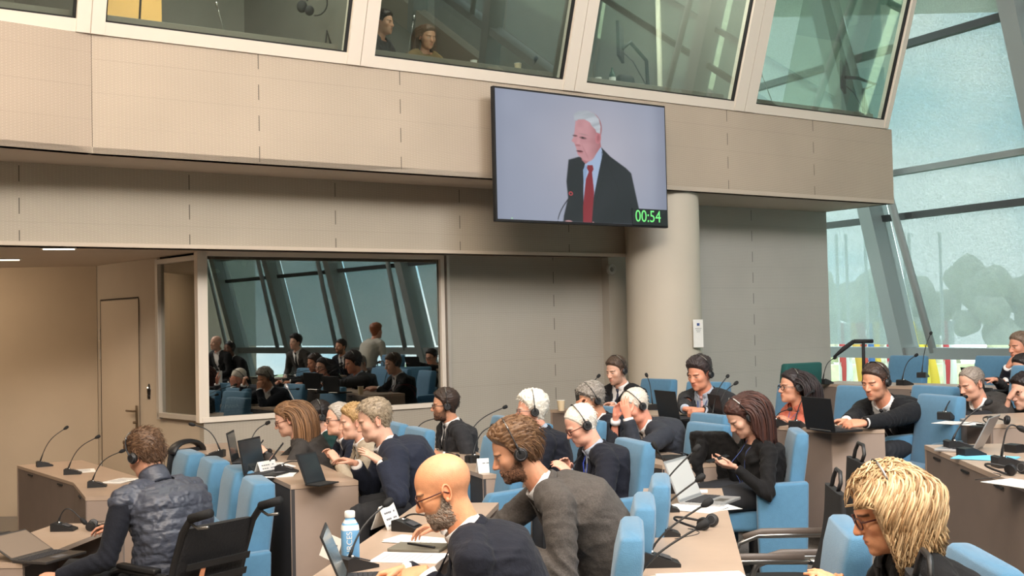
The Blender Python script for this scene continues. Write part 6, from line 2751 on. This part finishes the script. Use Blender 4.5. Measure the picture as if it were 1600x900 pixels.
def beardc(c, a):
    return tuple(s3(c))+(a,)


person('bald man with grey beard and dark-red glasses in a navy jacket', at(692, 764, 4.05), PI+0.05, hip=(0.30, 0), pitch=0.42, scale=1.02,
       H=dict(bald=True, shaved=True, skin=SK1, brow=srgb(90, 70, 55), open=0.25, beard=beardc(srgb(118, 98, 84), 0.9), beard_mesh=dict(col=srgb(92, 76, 66), col2=srgb(196, 180, 166), n=3200, len=0.012), fat=0.4),
       outfit=dict(mat=NAVY2, under=SHIRTW, glasses_shape='square'), glasses=BRW, detail=2, bulk=1.22,
       lh=at(664, 893, 4.0), rh=at(628, 890, 4.3), le=(0.6, -0.3, -0.8), re=(0.5, 0.5, -0.8),
       lhand=dict(dir=(-1, 0.15, -0.25), palm=(0, 0.5, -0.9), curl=0.75), rhand=dict(dir=(-1, -0.1, -0.2), palm=(0, -0.3, -0.9), curl=0.8), seed=3)

person('man with swept-back brown hair, beard and headset in a grey tweed jacket leaning forward', at(805, 705, 4.95), PI+0.10, hip=(0.46, 0), pitch=0.38, scale=1.02, neck_fwd=0.10, hunch=0.05,
       H=dict(hair=srgb(84, 58, 40), hair2=srgb(128, 96, 68), skin=SK4, thick=0.020, top=1.5, style='back', brow=srgb(60, 42, 32), open=0.4, beard=beardc(srgb(78, 56, 44), 0.85), beard_mesh=dict(col=srgb(70, 50, 40), col2=srgb(110, 80, 60), n=1600, len=0.006), slen=0.055, strands=1500, mess=0.15),
       outfit=dict(mat=GREYJ, under=SHIRTW, trousers=mat('grey_trousers', srgb(120, 120, 122), 0.85)), phones=0.05, detail=2, bulk=1.22,
       lh=at(800, 850, 4.75), rh=at(692, 822, 5.05), le=(0.5, -0.3, -0.6), re=(0.2, 0.6, -0.9),
       lhand=dict(dir=(-0.2, 0, -1), palm=(0, 0.7, -0.2), curl=0.6), rhand=dict(dir=(-1, 0, -0.1), palm=(-0.1, -0.4, -0.9), curl=0.5, spread=0.5), seed=5)

person('man in navy suit with short greying hair, hand raised at a tablet', at(585, 656, 7.45), PI+0.22, hip=(0.34, 0), pitch=0.30, scale=1.10,
       H=dict(hair=srgb(120, 104, 84), hair2=srgb(168, 152, 130), skin=SK3, thick=0.013, style='fwd', recede=0.6, brow=srgb(120, 92, 70), open=0.3, fat=0.9),
       outfit=dict(mat=NAVY, under=SHIRTW, tie=TIE_N, watch=1), bulk=1.40, detail=1,
       lh=at(597, 722, 7.15), rh=at(556, 724, 7.6), le=(0.5, -0.6, -0.8), re=(0.3, 0.7, -0.8),
       lhand=dict(dir=(-0.85, 0, 0.55), palm=(-0.4, 0.3, -0.9), curl=0.12, spread=0.8, thumb=0.1), rhand=dict(dir=(-0.9, 0, 0.3), palm=(0.2, -0.3, -0.9), curl=0.5), seed=7)

person('fair-haired person in a beige knitted jacket half hidden behind the man in navy', at(553, 659, 8.15), PI+0.30, hip=(0.22, 0), pitch=0.15, sex='f',
       H=dict(hair=srgb(140, 108, 66), hair2=srgb(190, 156, 108), skin=SK3, thick=0.018, style='side', open=0.4),
       outfit=dict(mat=BEIGE, kind='cardigan', under=SHIRTW, collar=True, collar_mat=SHIRTW, cuffs=False), detail=1, lh=at(528, 722, 8.0), rh=at(520, 715, 8.3), seed=9)

person('grey-haired man with thick dark glasses in a dark blue suit, behind the beige jacket', at(529, 655, 8.8), PI+0.36, hip=(0.18, 0), pitch=0.08,
       H=dict(hair=srgb(150, 140, 130), hair2=srgb(190, 182, 172), skin=srgb(222, 170, 146), thick=0.011, recede=0.7, open=0.4, fat=0.5), glasses=BLK,
       outfit=dict(mat=NAVY, under=SHIRTW, tie=TIE_N, glasses_shape='square'), detail=1, seed=11)

person('dark-haired person with ponytail, thin glasses and headset in bottle green', at(497, 650, 9.55), PI+0.40, hip=(0.14, 0), pitch=0.12, sex='f',
       H=dict(hair=srgb(34, 26, 24), skin=SK3, thick=0.014, ponytail=True, open=0.4), glasses=('gold', srgb(150, 110, 70)), phones=0.0,
       outfit=dict(mat=GREENB, kind='cardigan', under=SHIRTW, collar=True, collar_mat=SHIRTW, cuffs=False), detail=1, seed=13)

person('woman with long light brown hair and glasses in a dark grey blazer, holding a phone', at(450, 655, 9.0), PI+0.15, hip=(0.26, 0), pitch=0.35, sex='f', scale=1.03,
       H=dict(hair=srgb(84, 60, 42), hair2=srgb(146, 108, 76), skin=SK3, hair_len=0.36, locks=1000, lock_r=0.0034, swept=True, open=0.3), glasses=BRW,
       outfit=dict(mat=GREYS, under=BLACKC, collar=False, watch=1, cuffs=False), detail=1, lh=at(416, 707, 8.75), rh=at(410, 703, 9.0), le=(0.5, -0.4, -0.9), re=(0.4, 0.5, -0.8),
       lhand=dict(dir=(-0.9, 0, 0.35), palm=(0, 0.6, -0.4), curl=0.7), rhand=dict(dir=(-0.9, 0, 0.35), palm=(0, -0.6, -0.4), curl=0.7), seed=15)

person('bearded man with black glasses and headset in a charcoal suit by the booth window', at(695, 633, 9.15), PI+0.40, hip=(0.10, 0), pitch=0.06, turn=-0.25,
       H=dict(hair=srgb(42, 32, 28), hair2=srgb(66, 50, 42), skin=SK4, thick=0.020, top=1.2, open=0.6, brow=srgb(36, 26, 22), beard=beardc(srgb(50, 36, 30), 0.9), beard_mesh=dict(col=srgb(48, 34, 28), n=900, len=0.009)),
       glasses=BLK, phones=0.0, outfit=dict(mat=CHAR, under=SHIRTW, tie=TIE_K, vdepth=0.30), detail=1, seed=17,
       lh=at(690, 712, 8.9), rh=at(676, 706, 9.2))

person('white-haired man with glasses and headset in a black suit and blue shirt, profile', at(830, 641, 8.35), PI+0.12, hip=(0.16, 0), pitch=0.04, scale=1.06,
       H=dict(hair=srgb(222, 214, 200), hair2=srgb(240, 236, 226), skin=srgb(216, 158, 134), thick=0.024, top=1.3, style='curly', nfreq=36.0, open=0.5, brow=srgb(190, 180, 170), fat=0.6), glasses=('grey', srgb(110, 92, 90)), phones=0.0,
       outfit=dict(mat=NAVY2, under=BLUESH), detail=1, seed=19)

person('old man with thin white hair, headset and blue lanyard looking down into his lap', at(908, 663, 7.35), PI+0.20, hip=(0.22, 0), pitch=0.50, scale=1.06,
       H=dict(hair=srgb(224, 216, 204), hair2=srgb(240, 234, 224), skin=srgb(228, 172, 150), thick=0.007, top=0.9, recede=0.3, style='back', open=0.2, brow=srgb(200, 190, 180), fat=0.7), glasses=BRW, phones=0.0,
       outfit=dict(mat=NAVY2, under=BLUESH, lanyard=LAN_B, lanyard_w=0.012), detail=1, bulk=1.15, seed=21, lh=at(892, 742, 7.05), rh=at(886, 735, 7.4))

person('white-haired man with headset hiding his forehead in his hand, grey-blue suit', at(993, 634, 8.8), PI+0.35, hip=(0.34, 0), pitch=0.55, scale=1.06, hunch=0.04,
       H=dict(hair=srgb(216, 204, 190), hair2=srgb(236, 226, 214), skin=srgb(226, 156, 132), thick=0.009, recede=0.2, open=0.1, brow=srgb(180, 170, 160), fat=0.5), phones=0.1,
       outfit=dict(mat=cloth_mat('slate_wool', srgb(54, 58, 68)), under=SHIRTW, tie=TIE_K), bulk=1.2, detail=1, seed=23,
       lh=at(981, 652, 8.5), rh=at(962, 655, 8.8), le=(-0.2, -0.3, -1.0), re=(-0.1, 0.4, -1),
       lhand=dict(dir=(-0.25, 0.1, 1), palm=(0.5, 0.9, -0.1), curl=0.35, spread=0.6), rhand=dict(dir=(0.1, -0.1, 1), palm=(0.6, -0.6, 0), curl=0.4))

person('curly grey-haired man with headset, fist against his face, dark jacket', at(924, 625, 9.4), PI+0.30, hip=(0.32, 0), pitch=0.35, scale=1.04,
       H=dict(hair=srgb(120, 112, 104), hair2=srgb(172, 164, 156), skin=SK4, thick=0.028, top=1.2, style='curly', nfreq=44, slen=0.03, open=0.3, lift=0.8), phones=0.1,
       outfit=dict(mat=NAVY2, under=SHIRTW), detail=1, seed=25, lh=at(905, 643, 9.15), rh=at(898, 650, 9.4), le=(0.1, -0.4, -1), re=(0, 0.5, -1),
       lhand=dict(dir=(0.0, 0.2, 1), palm=(0.8, 0.5, 0), curl=1.2), rhand=dict(dir=(0.2, 0, 1), palm=(0.8, -0.3, 0), curl=1.0))

person('man in a black suit and dark tie with headset, sitting before the column', at(963, 579, 11.1), PI+0.70, hip=(0.14, 0), pitch=0.25, scale=1.08, floor=0.16,
       H=dict(hair=srgb(62, 48, 40), hair2=srgb(92, 74, 62), skin=SK3, thick=0.013, top=1.4, style='up', open=0.3, beard=beardc(srgb(120, 84, 66), 0.55)), phones=0.0,
       outfit=dict(mat=DARKS, under=SHIRTW, tie=TIE_N, vdepth=0.32), detail=1, seed=27, lh=at(972, 637, 10.8), rh=at(958, 632, 10.9),
       lhand=dict(dir=(-0.7, -0.5, 0.1), curl=0.3), rhand=dict(dir=(-0.7, -0.5, 0.1), curl=0.3))

person('dark-haired man with a striped tie, lanyard and headset, hands folded by his laptop', at(1093, 584, 10.15), PI+0.72, hip=(0.20, 0), pitch=0.28, scale=1.14, floor=0.16,
       H=dict(hair=srgb(40, 32, 32), hair2=srgb(70, 60, 60), skin=srgb(214, 148, 120), thick=0.020, top=1.6, style='back', open=0.25, fat=0.5), phones=0.0,
       outfit=dict(mat=CHAR, under=BLUESH, tie=TIE_R, lanyard=mat('dark_blue_lanyard', srgb(60, 80, 140), 0.6), lanyard_w=0.005, vdepth=0.32, watch=1), bulk=1.15, detail=1, seed=29,
       lh=at(1098, 641, 9.65), rh=at(1070, 640, 9.75), le=(0.5, -0.5, -0.8), re=(-0.6, 0.3, -0.8),
       lhand=dict(dir=(-1, 0.1, 0), palm=(0, 0.3, -0.9), curl=0.9), rhand=dict(dir=(0.6, -0.5, 0), palm=(0, 0.2, -0.9), curl=0.8))

person('woman with long black hair, glasses and headset in a coral blouse', at(1238, 604, 9.3), PI+0.42, hip=(0.14, 0), pitch=0.02, turn=-0.2, sex='f', scale=1.06, floor=0.16,
       H=dict(hair=srgb(34, 28, 30), hair2=srgb(52, 42, 44), skin=srgb(206, 150, 124), hair_len=0.34, locks=1000, lock_r=0.0035, vol=0.008, wave=0.12, swept=True, open=0.6, lipstick=False), glasses=BLK, phones=0.0,
       outfit=dict(mat=CORAL, kind='shirt', collar=True, collar_mat=CORAL, wr=0.006, lanyard=mat('dark_blue_lanyard', srgb(60, 80, 140), 0.6), lanyard_w=0.004, cuffs=False), detail=1, seed=31,
       lh=at(1240, 664, 9.0), rh=at(1212, 660, 9.1))

person('dark-haired man with headset and smart watch in a black suit, leaning to his laptop', at(1368, 596, 8.85), PI+0.62, hip=(0.38, 0), pitch=0.25, scale=1.13, floor=0.16, neck_fwd=0.09,
       H=dict(hair=srgb(50, 38, 34), hair2=srgb(80, 62, 54), skin=srgb(216, 154, 124), thick=0.012, top=1.2, open=0.3, brow=srgb(40, 30, 26), beard=beardc(srgb(150, 110, 90), 0.4)), phones=0.0,
       outfit=dict(mat=DARKS, under=SHIRTW, tie=TIE_K, vdepth=0.30, watch=1), bulk=1.12, detail=1, seed=33,
       lh=at(1341, 663, 8.35), rh=at(1322, 658, 8.6), le=(0.7, -0.3, -0.8), re=(-0.2, 0.6, -0.8),
       lhand=dict(dir=(-1, 0, 0), palm=(0.1, 0.6, -0.8), curl=0.5), rhand=dict(dir=(-1, -0.2, 0), palm=(0, -0.4, -0.9), curl=0.6))

person('woman with long dark brown hair and pale headset in black, reading her phone', at(1160, 651, 7.75), PI+0.20, hip=(0.11, 0), pitch=0.62, sex='f', scale=1.07,
       H=dict(hair=srgb(52, 34, 32), hair2=srgb(84, 52, 44), skin=SK3, hair_len=0.30, locks=1000, lock_r=0.0034, swept=True, open=0.1), phones=0.0,
       outfit=dict(mat=BLACKC, kind='shirt', collar=False, lanyard=mat('dark_blue_lanyard', srgb(60, 80, 140), 0.6), lanyard_w=0.005, badge=True, pad=WHITE, cuffs=False), detail=1, seed=35,
       lh=at(1148, 729, 7.5), rh=at(1139, 724, 7.75), le=(0.6, -0.4, -0.9), re=(0.4, 0.6, -0.9),
       lhand=dict(dir=(-1, 0.1, 0.1), palm=(0, 0.4, 0.9), curl=0.5), rhand=dict(dir=(-1, -0.1, 0.1), palm=(0, -0.4, 0.9), curl=0.6))

person('blonde woman with wavy shoulder-length hair, glasses and headset in a black jacket', at(1386, 797, 3.50), PI+0.10, hip=(0.16, 0), pitch=0.34, turn=-0.16, sex='f', scale=1.03,
       H=dict(hair=srgb(150, 114, 76), hair2=srgb(228, 200, 158), skin=SK1, hair_len=0.20, locks=4600, lock_r=0.0017, vol=0.026, wave=0.42, face_clear=0.052, curl_in=False, open=0.3, thick=0.012, edge=0.03, part=0.02), phones=-0.05, glasses=BRW,
       outfit=dict(mat=BLACKC, under=BLACKC, collar=False, cuffs=False, pad=SILVER, band_r=1.19), detail=2, seed=37,
       lh=at(1330, 935, 3.1), rh=at(1310, 930, 3.6))

person('balding grey-haired man in a dark grey suit and tie looking down, before the rearmost desk', at(1518, 599, 9.15), PI+0.30, hip=(0.18, 0), pitch=0.36, scale=1.06, floor=0.32,
       H=dict(hair=srgb(120, 108, 98), hair2=srgb(160, 148, 138), skin=srgb(218, 166, 142), thick=0.006, recede=1.0, crown_bald=False, open=0.15, fat=0.5),
       outfit=dict(mat=GREYS, under=SHIRTW, tie=TIE_N), detail=1, seed=39, lh=at(1505, 668, 8.8), rh=at(1490, 664, 9.1))

person('woman with pinned dark hair at the right edge, fist against her mouth, tattooed forearm', at(1602, 612, 8.95), PI+0.25, hip=(0.22, 0), pitch=0.20, sex='f', scale=1.14, floor=0.32,
       H=dict(hair=srgb(34, 26, 26), skin=SK3, thick=0.016, open=0.3), outfit=dict(mat=BLACKC, kind='shirt', collar=False, cuffs=False, cuff=0.35), detail=1, seed=41,
       lh=at(1572, 668, 8.7), rh=at(1577, 622, 8.9), re=(-0.4, 0.2, -1), le=(0.6, -0.3, -0.9),
       rhand=dict(dir=(0.5, -0.1, 0.8), palm=(0.8, 0, -0.5), curl=1.2), lhand=dict(dir=(-1, 0.1, 0), curl=0.6))

person('person with dark glasses reaching across the desk, cut by the right edge', at(1599, 577, 10.0), PI+0.30, hip=(0.30, 0), pitch=0.15, scale=1.05, floor=0.32,
       H=dict(hair=srgb(40, 34, 34), skin=SK2, thick=0.014, open=0.5), glasses=BLK, outfit=dict(mat=cloth_mat('patterned_black_cloth', srgb(36, 34, 36), var=0.3, vs=60), kind='shirt', collar=False, cuffs=False), detail=1, seed=43,
       rh=at(1553, 592, 9.8), lh=at(1585, 640, 9.6), re=(0, 0.4, -0.8), rhand=dict(dir=(-1, 0, 0.05), palm=(0, -0.2, -0.9), curl=0.15, spread=0.6))

person('man in a dark jacket at the top right by the facade, hand at his mouth', at(1594, 541, 11.0), PI+0.25, hip=(0.22, 0), pitch=0.12, scale=1.10, floor=0.32,
       H=dict(hair=srgb(96, 78, 66), hair2=srgb(136, 116, 100), skin=srgb(206, 146, 120), thick=0.012, open=0.4), outfit=dict(mat=NAVY2, under=SHIRTW, kind='jacket'), detail=1, seed=45,
       rh=at(1575, 573, 10.9), lh=at(1568, 596, 10.6), re=(-0.1, 0.5, -1), rhand=dict(dir=(0.5, -0.2, 0.9), palm=(0.9, 0, 0), curl=0.9))

person('person in a padded grey vest over navy sleeves, bent over in a wheelchair', at(228, 712, 6.75), PI-0.62, hip=(0.20, 0), pitch=0.50, turn=0.10, scale=1.12, floor=FZ, seat_z=0.50, hunch=0.05, neck_fwd=0.07,
       H=dict(hair=srgb(70, 50, 38), hair2=srgb(112, 84, 62), skin=SK2, thick=0.024, top=1.2, mess=0.45, slen=0.045, strands=1900, lift=0.4, open=0.3),
       outfit=dict(mat=VESTM, kind='vest', under=SLEEVE, under_sleeves=True, under_name='knitted_sweater', collar=True, collar_mat=VESTM, collar_h=0.05, cuffs=False, vdepth=0.05, pad=STEEL), phones=0.1, bulk=1.2, detail=2, seed=47,
       lh=at(88, 902, 6.35), rh=at(110, 858, 7.2), le=(0.3, -0.4, -1), re=(0.3, 0.5, -0.9),
       lhand=dict(dir=(-1, 0.2, 0), curl=0.5), rhand=dict(dir=(-1, 0, 0), curl=0.5))

# people up in the interpreters' gallery, behind its glass
person('woman with long hair in an ochre jumper reading at the gallery desk, dim behind glass', G(668, 58, FT-0.75), -PI/2+ANG, hip=(0.12, 0), pitch=0.3, sex='f', floor=3.55, seat_z=0.45, legs='sit', scale=1.0,
       H=dict(hair=srgb(80, 58, 42), skin=SK4, hair_len=0.28, locks=300, lock_r=0.006, swept=True, open=0.3), outfit=dict(mat=cloth_mat('ochre_jumper', srgb(140, 112, 70)), kind='sweater', collar=False, cuffs=False), detail=0, seed=51)
person('dark-haired interpreter bowed over the gallery desk beside the kraft cup', G(846, 102, FT-0.60), -PI/2+ANG-0.3, hip=(0.20, 0), pitch=0.45, floor=3.55, seat_z=0.40, scale=1.0,
       H=dict(hair=srgb(30, 26, 26), skin=SK2, thick=0.02, open=0.2), outfit=dict(mat=DARKS, kind='sweater', collar=False, cuffs=False), detail=1, seed=53)
person('interpreter in black cut by the mullion above the second fascia joint', G(600, 36, FT-0.75), -PI/2+ANG+0.6, hip=(0.12, 0), pitch=0.1, floor=3.7, seat_z=0.45, scale=1.0,
       H=dict(hair=srgb(30, 26, 26), skin=SK4, thick=0.02, open=0.2), outfit=dict(mat=DARKS, kind='sweater', collar=False, cuffs=False), detail=0, seed=55)


# people off to the right of the frame who appear mirrored in the booth window
def mirrored(px, py, L):
    "world point whose mirror image in the booth window is seen at a pixel"
    v = ray(px, py)
    k = (A0-CAMP).dot(NA)/v.dot(NA)
    hit = CAMP+v*k
    d = v.normalized()
    d = d-NA*(2*d.dot(NA))
    return hit+d*L


for k, (px, py, L, yw, lb, kw) in enumerate((
        (588, 518, 5.6, 0.4, 'standing person in a cream jumper, seen only mirrored in the booth window', dict(legs='stand', floor=0.0, H=dict(hair=srgb(150, 90, 60), skin=SK2, thick=0.03, style='curly'), outfit=dict(mat=CREAMS, kind='sweater', collar=False, cuffs=False))),
        (337, 536, 7.6, PI+0.3, 'bald man in a dark suit, mirrored at the left end of the booth window', dict(floor=0.0, H=dict(bald=True, skin=SK3), outfit=dict(mat=DARKS, under=SHIRTW))),
        (358, 545, 7.2, PI+0.3, 'dark-skinned man with a headset, mirrored next to the bald man', dict(floor=0.0, phones=0.0, H=dict(hair=srgb(24, 20, 20), skin=srgb(120, 80, 62), thick=0.006), outfit=dict(mat=DARKS, under=SHIRTW, tie=TIE_K))),
        (461, 535, 7.0, PI+0.3, 'young man with dark fringe, mirrored above the man in glasses', dict(floor=0.0, H=dict(hair=srgb(36, 28, 26), skin=SK3, thick=0.03, style='side'), outfit=dict(mat=GREYS, under=SHIRTW, tie=TIE_K))),
        (532, 542, 6.0, PI+0.3, 'bearded man in a dark suit, mirrored left of the standing person', dict(floor=0.0, H=dict(hair=srgb(40, 32, 30), skin=SK4, thick=0.016, beard=beardc(srgb(40, 30, 26), 0.9)), outfit=dict(mat=NAVY2, under=SHIRTW, tie=TIE_N))),
)):
    kw = dict(kw)
    p_ = mirrored(px, py, L)
    while p_.x/p_.y < 0.54:
        L += 0.1
        p_ = mirrored(px, py, L)
    if kw.get('legs') == 'stand': kw['floor'] = p_.z-1.56
    else: kw['floor'] = max(0.0, p_.z-1.24)
    person(lb, p_, yw, detail=0, seed=60+k, **kw)

# ------------------------------------------------------------------ black office chairs, wheelchair, coat, phones
MESHB = mat('black_mesh', srgb(24, 24, 26), 0.75, bump=0.4, bscale=400)


def mesh_chair(label, x, y, z, yaw, back=0.42, grip=True):
    r = empty('visitor_chair', label, 'chair', (x, y, z), yaw)
    m = MB()
    m.loft([ring(Vector((0.02, 0, q)), None, Vector((0, 1, 0)), Vector((1, 0, 0)), w, d, 24, 3.2) for q, w, d in ((0.425, 0.20, 0.19), (0.44, 0.235, 0.225), (0.47, 0.24, 0.23), (0.485, 0.225, 0.215))])
    part('seat', m, MATBLACK, r, True, 60)
    m = MB()
    n = 9
    rings = []
    for k in range(n):
        t = k/(n-1)
        rings.append(ring(Vector((-0.235-0.10*t-0.03*math.sin(PI*t), 0, 0.50+back*t+0.05)), None, Vector((0, 1, 0)), Vector((1, 0, 0)), 0.225-0.02*abs(2*t-1)**3-0.02*t, 0.016, 20, 4))
    m.loft(rings)
    part('backrest', m, MESHB, r, True, 60)
    # grip loop on top
    m = MB()
    gname = 'grip_loop' if grip else 'top_rail'
    tz = 0.55+back
    if not grip: m.tube([(-0.345, 0.17*math.cos(a), tz-0.03+0.09*math.sin(a)) for a in [PI*q/12 for q in range(13)]], [(0.02, 0.05)]*13, 10)
    else: m.tube([(-0.335, 0.075, tz), (-0.345, 0.085, tz+0.035), (-0.35, 0.05, tz+0.075), (-0.352, -0.05, tz+0.075), (-0.345, -0.085, tz+0.035), (-0.335, -0.075, tz)], 0.009, 8)
    part(gname, m, BLACK, r, True)
    for s in (1, -1):
        m = MB()
        y0 = 0.265*s
        m.tube([(0.24, y0, 0.02), (0.25, y0, 0.30), (0.24, y0, 0.52), (0.19, y0, 0.62), (0.10, y0, 0.655), (-0.28, y0, 0.655)], 0.013, 10)
        m.tube([(0.24, y0, 0.02), (-0.26, y0, 0.02)], 0.013, 10)
        lg = part('side_frame', m, STEEL, r, True)
        m = MB()
        m.tube([(0.17, y0, 0.645), (0.08, y0, 0.672), (-0.24, y0, 0.672)], [(0.012, 0.020)]*3, 10)
        part('arm_pad', m, mat('brown_arm_pad', srgb(92, 82, 76), 0.5), lg, True)
        m = MB()
        m.tube([(-0.26, y0, 0.655), (-0.295, y0*0.95, 0.655)], 0.014, 10)
        part('end_cap', m, CHROME, lg, True)
    m = MB()
    for xx in (-0.15, 0.15):
        m.tube([(xx, -0.26, 0.41), (xx, 0.26, 0.41)], 0.012, 8)
    m.tube([(-0.22, 0, 0.42), (-0.25, 0, 0.55)], 0.02, 8)
    part('cross_bars', m, MATBLACK, r, True)
    return r


mesh_chair('black mesh-backed chair with steel arms, nearest the long desk', 0.99, 4.85, 0, PI-0.10, 0.46)
mesh_chair('black mesh-backed chair half hidden by the blonde hair', 1.27, 5.45, 0, PI-0.05, 0.50)
mesh_chair('black chair back at the very bottom beside the blonde woman\'s shoulder', 0.76, 3.2, 0, PI-0.15, 0.45)
mesh_chair('black rounded chair back behind the head of the person in the padded vest', -3.0, 9.65, FZ, PI-0.5, 0.52, False)
mesh_chair('black slim chair back behind the man with the smart watch', 3.45, 9.3, 0.16, PI+0.4, 0.42)

# wheelchair
hw = at(228, 712, 6.75)
yw = PI-0.62
fw_ = Vector((math.cos(yw), math.sin(yw), 0))
hx = Vector((hw.x, hw.y, FZ)) - fw_*0.20
r = empty('wheelchair', 'black wheelchair with push handles under the person in the padded vest', 'wheelchair', hx, yw)
m = MB()
m.box((0.02, 0, 0.46), (0.46, 0.46, 0.07), None, 0.03, 3)
part('seat', m, MATBLACK, r, True, 60)
m = MB()
rings = []
for k in range(8):
    t = k/7
    rings.append(ring(Vector((-0.27-0.16*t, 0, 0.50+0.47*t)), None, Vector((0, 1, 0)), Vector((1, 0, 0)), 0.225+0.02*math.sin(PI*t), 0.030, 20, 4))
m.loft(rings)
bk_ = part('backrest', m, mat('black_nylon', srgb(24, 24, 27), 0.6, bump=0.4, bscale=60), r, True, 60)
for k in range(3):
    m = MB()
    z = 0.58+0.09*k
    x = -0.33-0.16*(z-0.5)/0.47
    m.box((x-0.01, 0, z), (0.008, 0.44, 0.04), Matrix.Rotation(-0.3, 3, 'Y'), 0.002)
    part('strap', m, BLACK, bk_)
m = MB()
m.box((-0.405, 0.10, 0.70), (0.006, 0.03, 0.10), Matrix.Rotation(-0.33, 3, 'Y'))
part('paper_tag', m, mat('orange_tag', srgb(226, 150, 110), 0.7), bk_)
for s in (1, -1):
    m = MB()
    y0 = 0.245*s
    m.tube([(-0.20, y0, 0.14), (-0.26, y0, 0.46), (-0.36, y0, 0.78), (-0.43, y0, 0.95), (-0.50, y0, 1.03), (-0.60, y0, 1.06)], 0.019, 12)
    hd = part('push_handle', m, BLACK, r, True)
    m = MB()
    m.tube([(-0.50, y0, 1.032), (-0.66, y0, 1.075)], [0.025, 0.024], 14)
    part('rubber_grip', m, MATBLACK, hd, True)
    m = MB()
    m.tube([(-0.49, y0, 1.012), (-0.56, y0, 0.985), (-0.64, y0, 1.00)], 0.008, 8)
    part('brake_lever', m, STEEL, hd, True)
    m = MB()
    m.tube([(0.0+0.30*math.cos(2*PI*k/36), 0.29*s, 0.31+0.30*math.sin(2*PI*k/36)) for k in range(36)], 0.016, 8, closed=True)
    for k in range(12):
        a = 2*PI*k/12
        m.tube([(0, 0.285*s, 0.31), (0.29*math.cos(a), 0.285*s, 0.31+0.29*math.sin(a))], 0.003, 5)
    m.tube([(0, 0.25*s, 0.31), (0, 0.31*s, 0.31)], 0.03, 12)
    part('wheel', m, BLACK, r, True)
    m = MB()
    m.tube([(-0.30, y0, 0.70), (0.10, y0, 0.70), (0.22, y0, 0.66), (0.24, y0, 0.45)], 0.016, 10)
    m.box((-0.05, y0, 0.725), (0.34, 0.055, 0.03), None, 0.01)
    part('armrest', m, BLACK, r, True, 50)
    m = MB()
    m.ball((0.38, y0*0.8, 0.08), (0.08, 0.02, 0.08), 14, 10)
    m.tube([(0.22, y0, 0.45), (0.36, y0*0.9, 0.20), (0.38, y0*0.8, 0.10)], 0.014, 8)
    part('front_caster', m, BLACK, r, True)

# black bag of cables hanging at the near end of the lower left desk
p = atz(120, 893, 0.40)
r = empty('shoulder_bag', 'black bag under the elbow at the end of the lower left desk', 'bag', (p.x+0.02, p.y+0.10, FZ))
m = MB()
m.box((0, 0, 0.52), (0.34, 0.28, 0.36), Matrix.Rotation(-0.3, 3, 'Z'), 0.05, 4)
m.box((0, 0, 0.17), (0.30, 0.24, 0.34), Matrix.Rotation(-0.3, 3, 'Z'), 0.03, 3)
part('bag_body', m, mat('black_nylon', srgb(24, 24, 27), 0.6), r, True, 60)
m = MB()
m.tube([(-0.15, -0.1, 0.66), (-0.05, -0.12, 0.76), (0.1, -0.05, 0.74), (0.16, 0.02, 0.66)], [(0.004, 0.018)]*4, 8)
part('strap', m, MATBLACK, r, True)

# coat thrown over the empty chair beside the woman in black
p = at(1112, 690, 8.02)
r = empty('coat', 'black coat draped over the blue chair beside the woman in black', 'coat', (p.x, p.y, 0.0))
m = MB()
rings = []
for k in range(9):
    t = k/8
    c = Vector((0.16*t-0.02, 0.02*t, p.z+0.06-0.36*t))
    rings.append(ring(c, None, Vector((0.75, -0.66, 0)), Vector((0.66, 0.75, 0)), 0.10+0.10*math.sin(PI*min(1, t*0.9+0.15)), 0.06+0.04*t, 22, 2.4))
m.loft(rings)
m.tube([Vector((-0.06, -0.02, p.z+0.0)), Vector((-0.12, -0.04, p.z-0.14)), Vector((-0.10, -0.02, p.z-0.30))], [0.04, 0.05, 0.04], 12)
Vc, Nc, Fc = remesh_obj(m, 0.010, 5)
Vc = wrinkle(Vc, Nc, 0.014, [], 77, 2.0)
np_mesh('coat_cloth', Vc, Fc, BLACKC, r)
m = MB()
pts = [Vector((0.02+0.075*math.cos(a), 0.01+0.06*math.sin(a), p.z+0.055)) for a in [2*PI*k/14 for k in range(14)]]
m.tube(pts, 0.012, 8, closed=True)
part('coat_collar', m, BLACKC, r, True)


def phone(label, pos, yaw, tilt):
    r = empty('smartphone', label, 'phone', pos)
    R = Matrix.Rotation(yaw, 3, 'Z') @ Matrix.Rotation(tilt, 3, 'Y')
    m = MB()
    m.box((0, 0, 0), (0.150, 0.072, 0.009), R, 0.004)
    part('case', m, MATBLACK, r)
    m = MB()
    m.box(R @ Vector((0, 0, 0.0052)), (0.138, 0.064, 0.001), R)
    part('screen', m, mat('dark_screen', srgb(42, 48, 52), 0.15), r)
    return r


phone('smartphone held by the woman in black', at(1121, 717, 7.6), 0.2, -0.25)
phone('phone in the hands of the woman with light brown hair', at(402, 700, 8.85), 0.2, -0.9)
phone('small dark phone in the fingers of the man in navy', at(432, 706, 7.9), 0.2, -0.9)
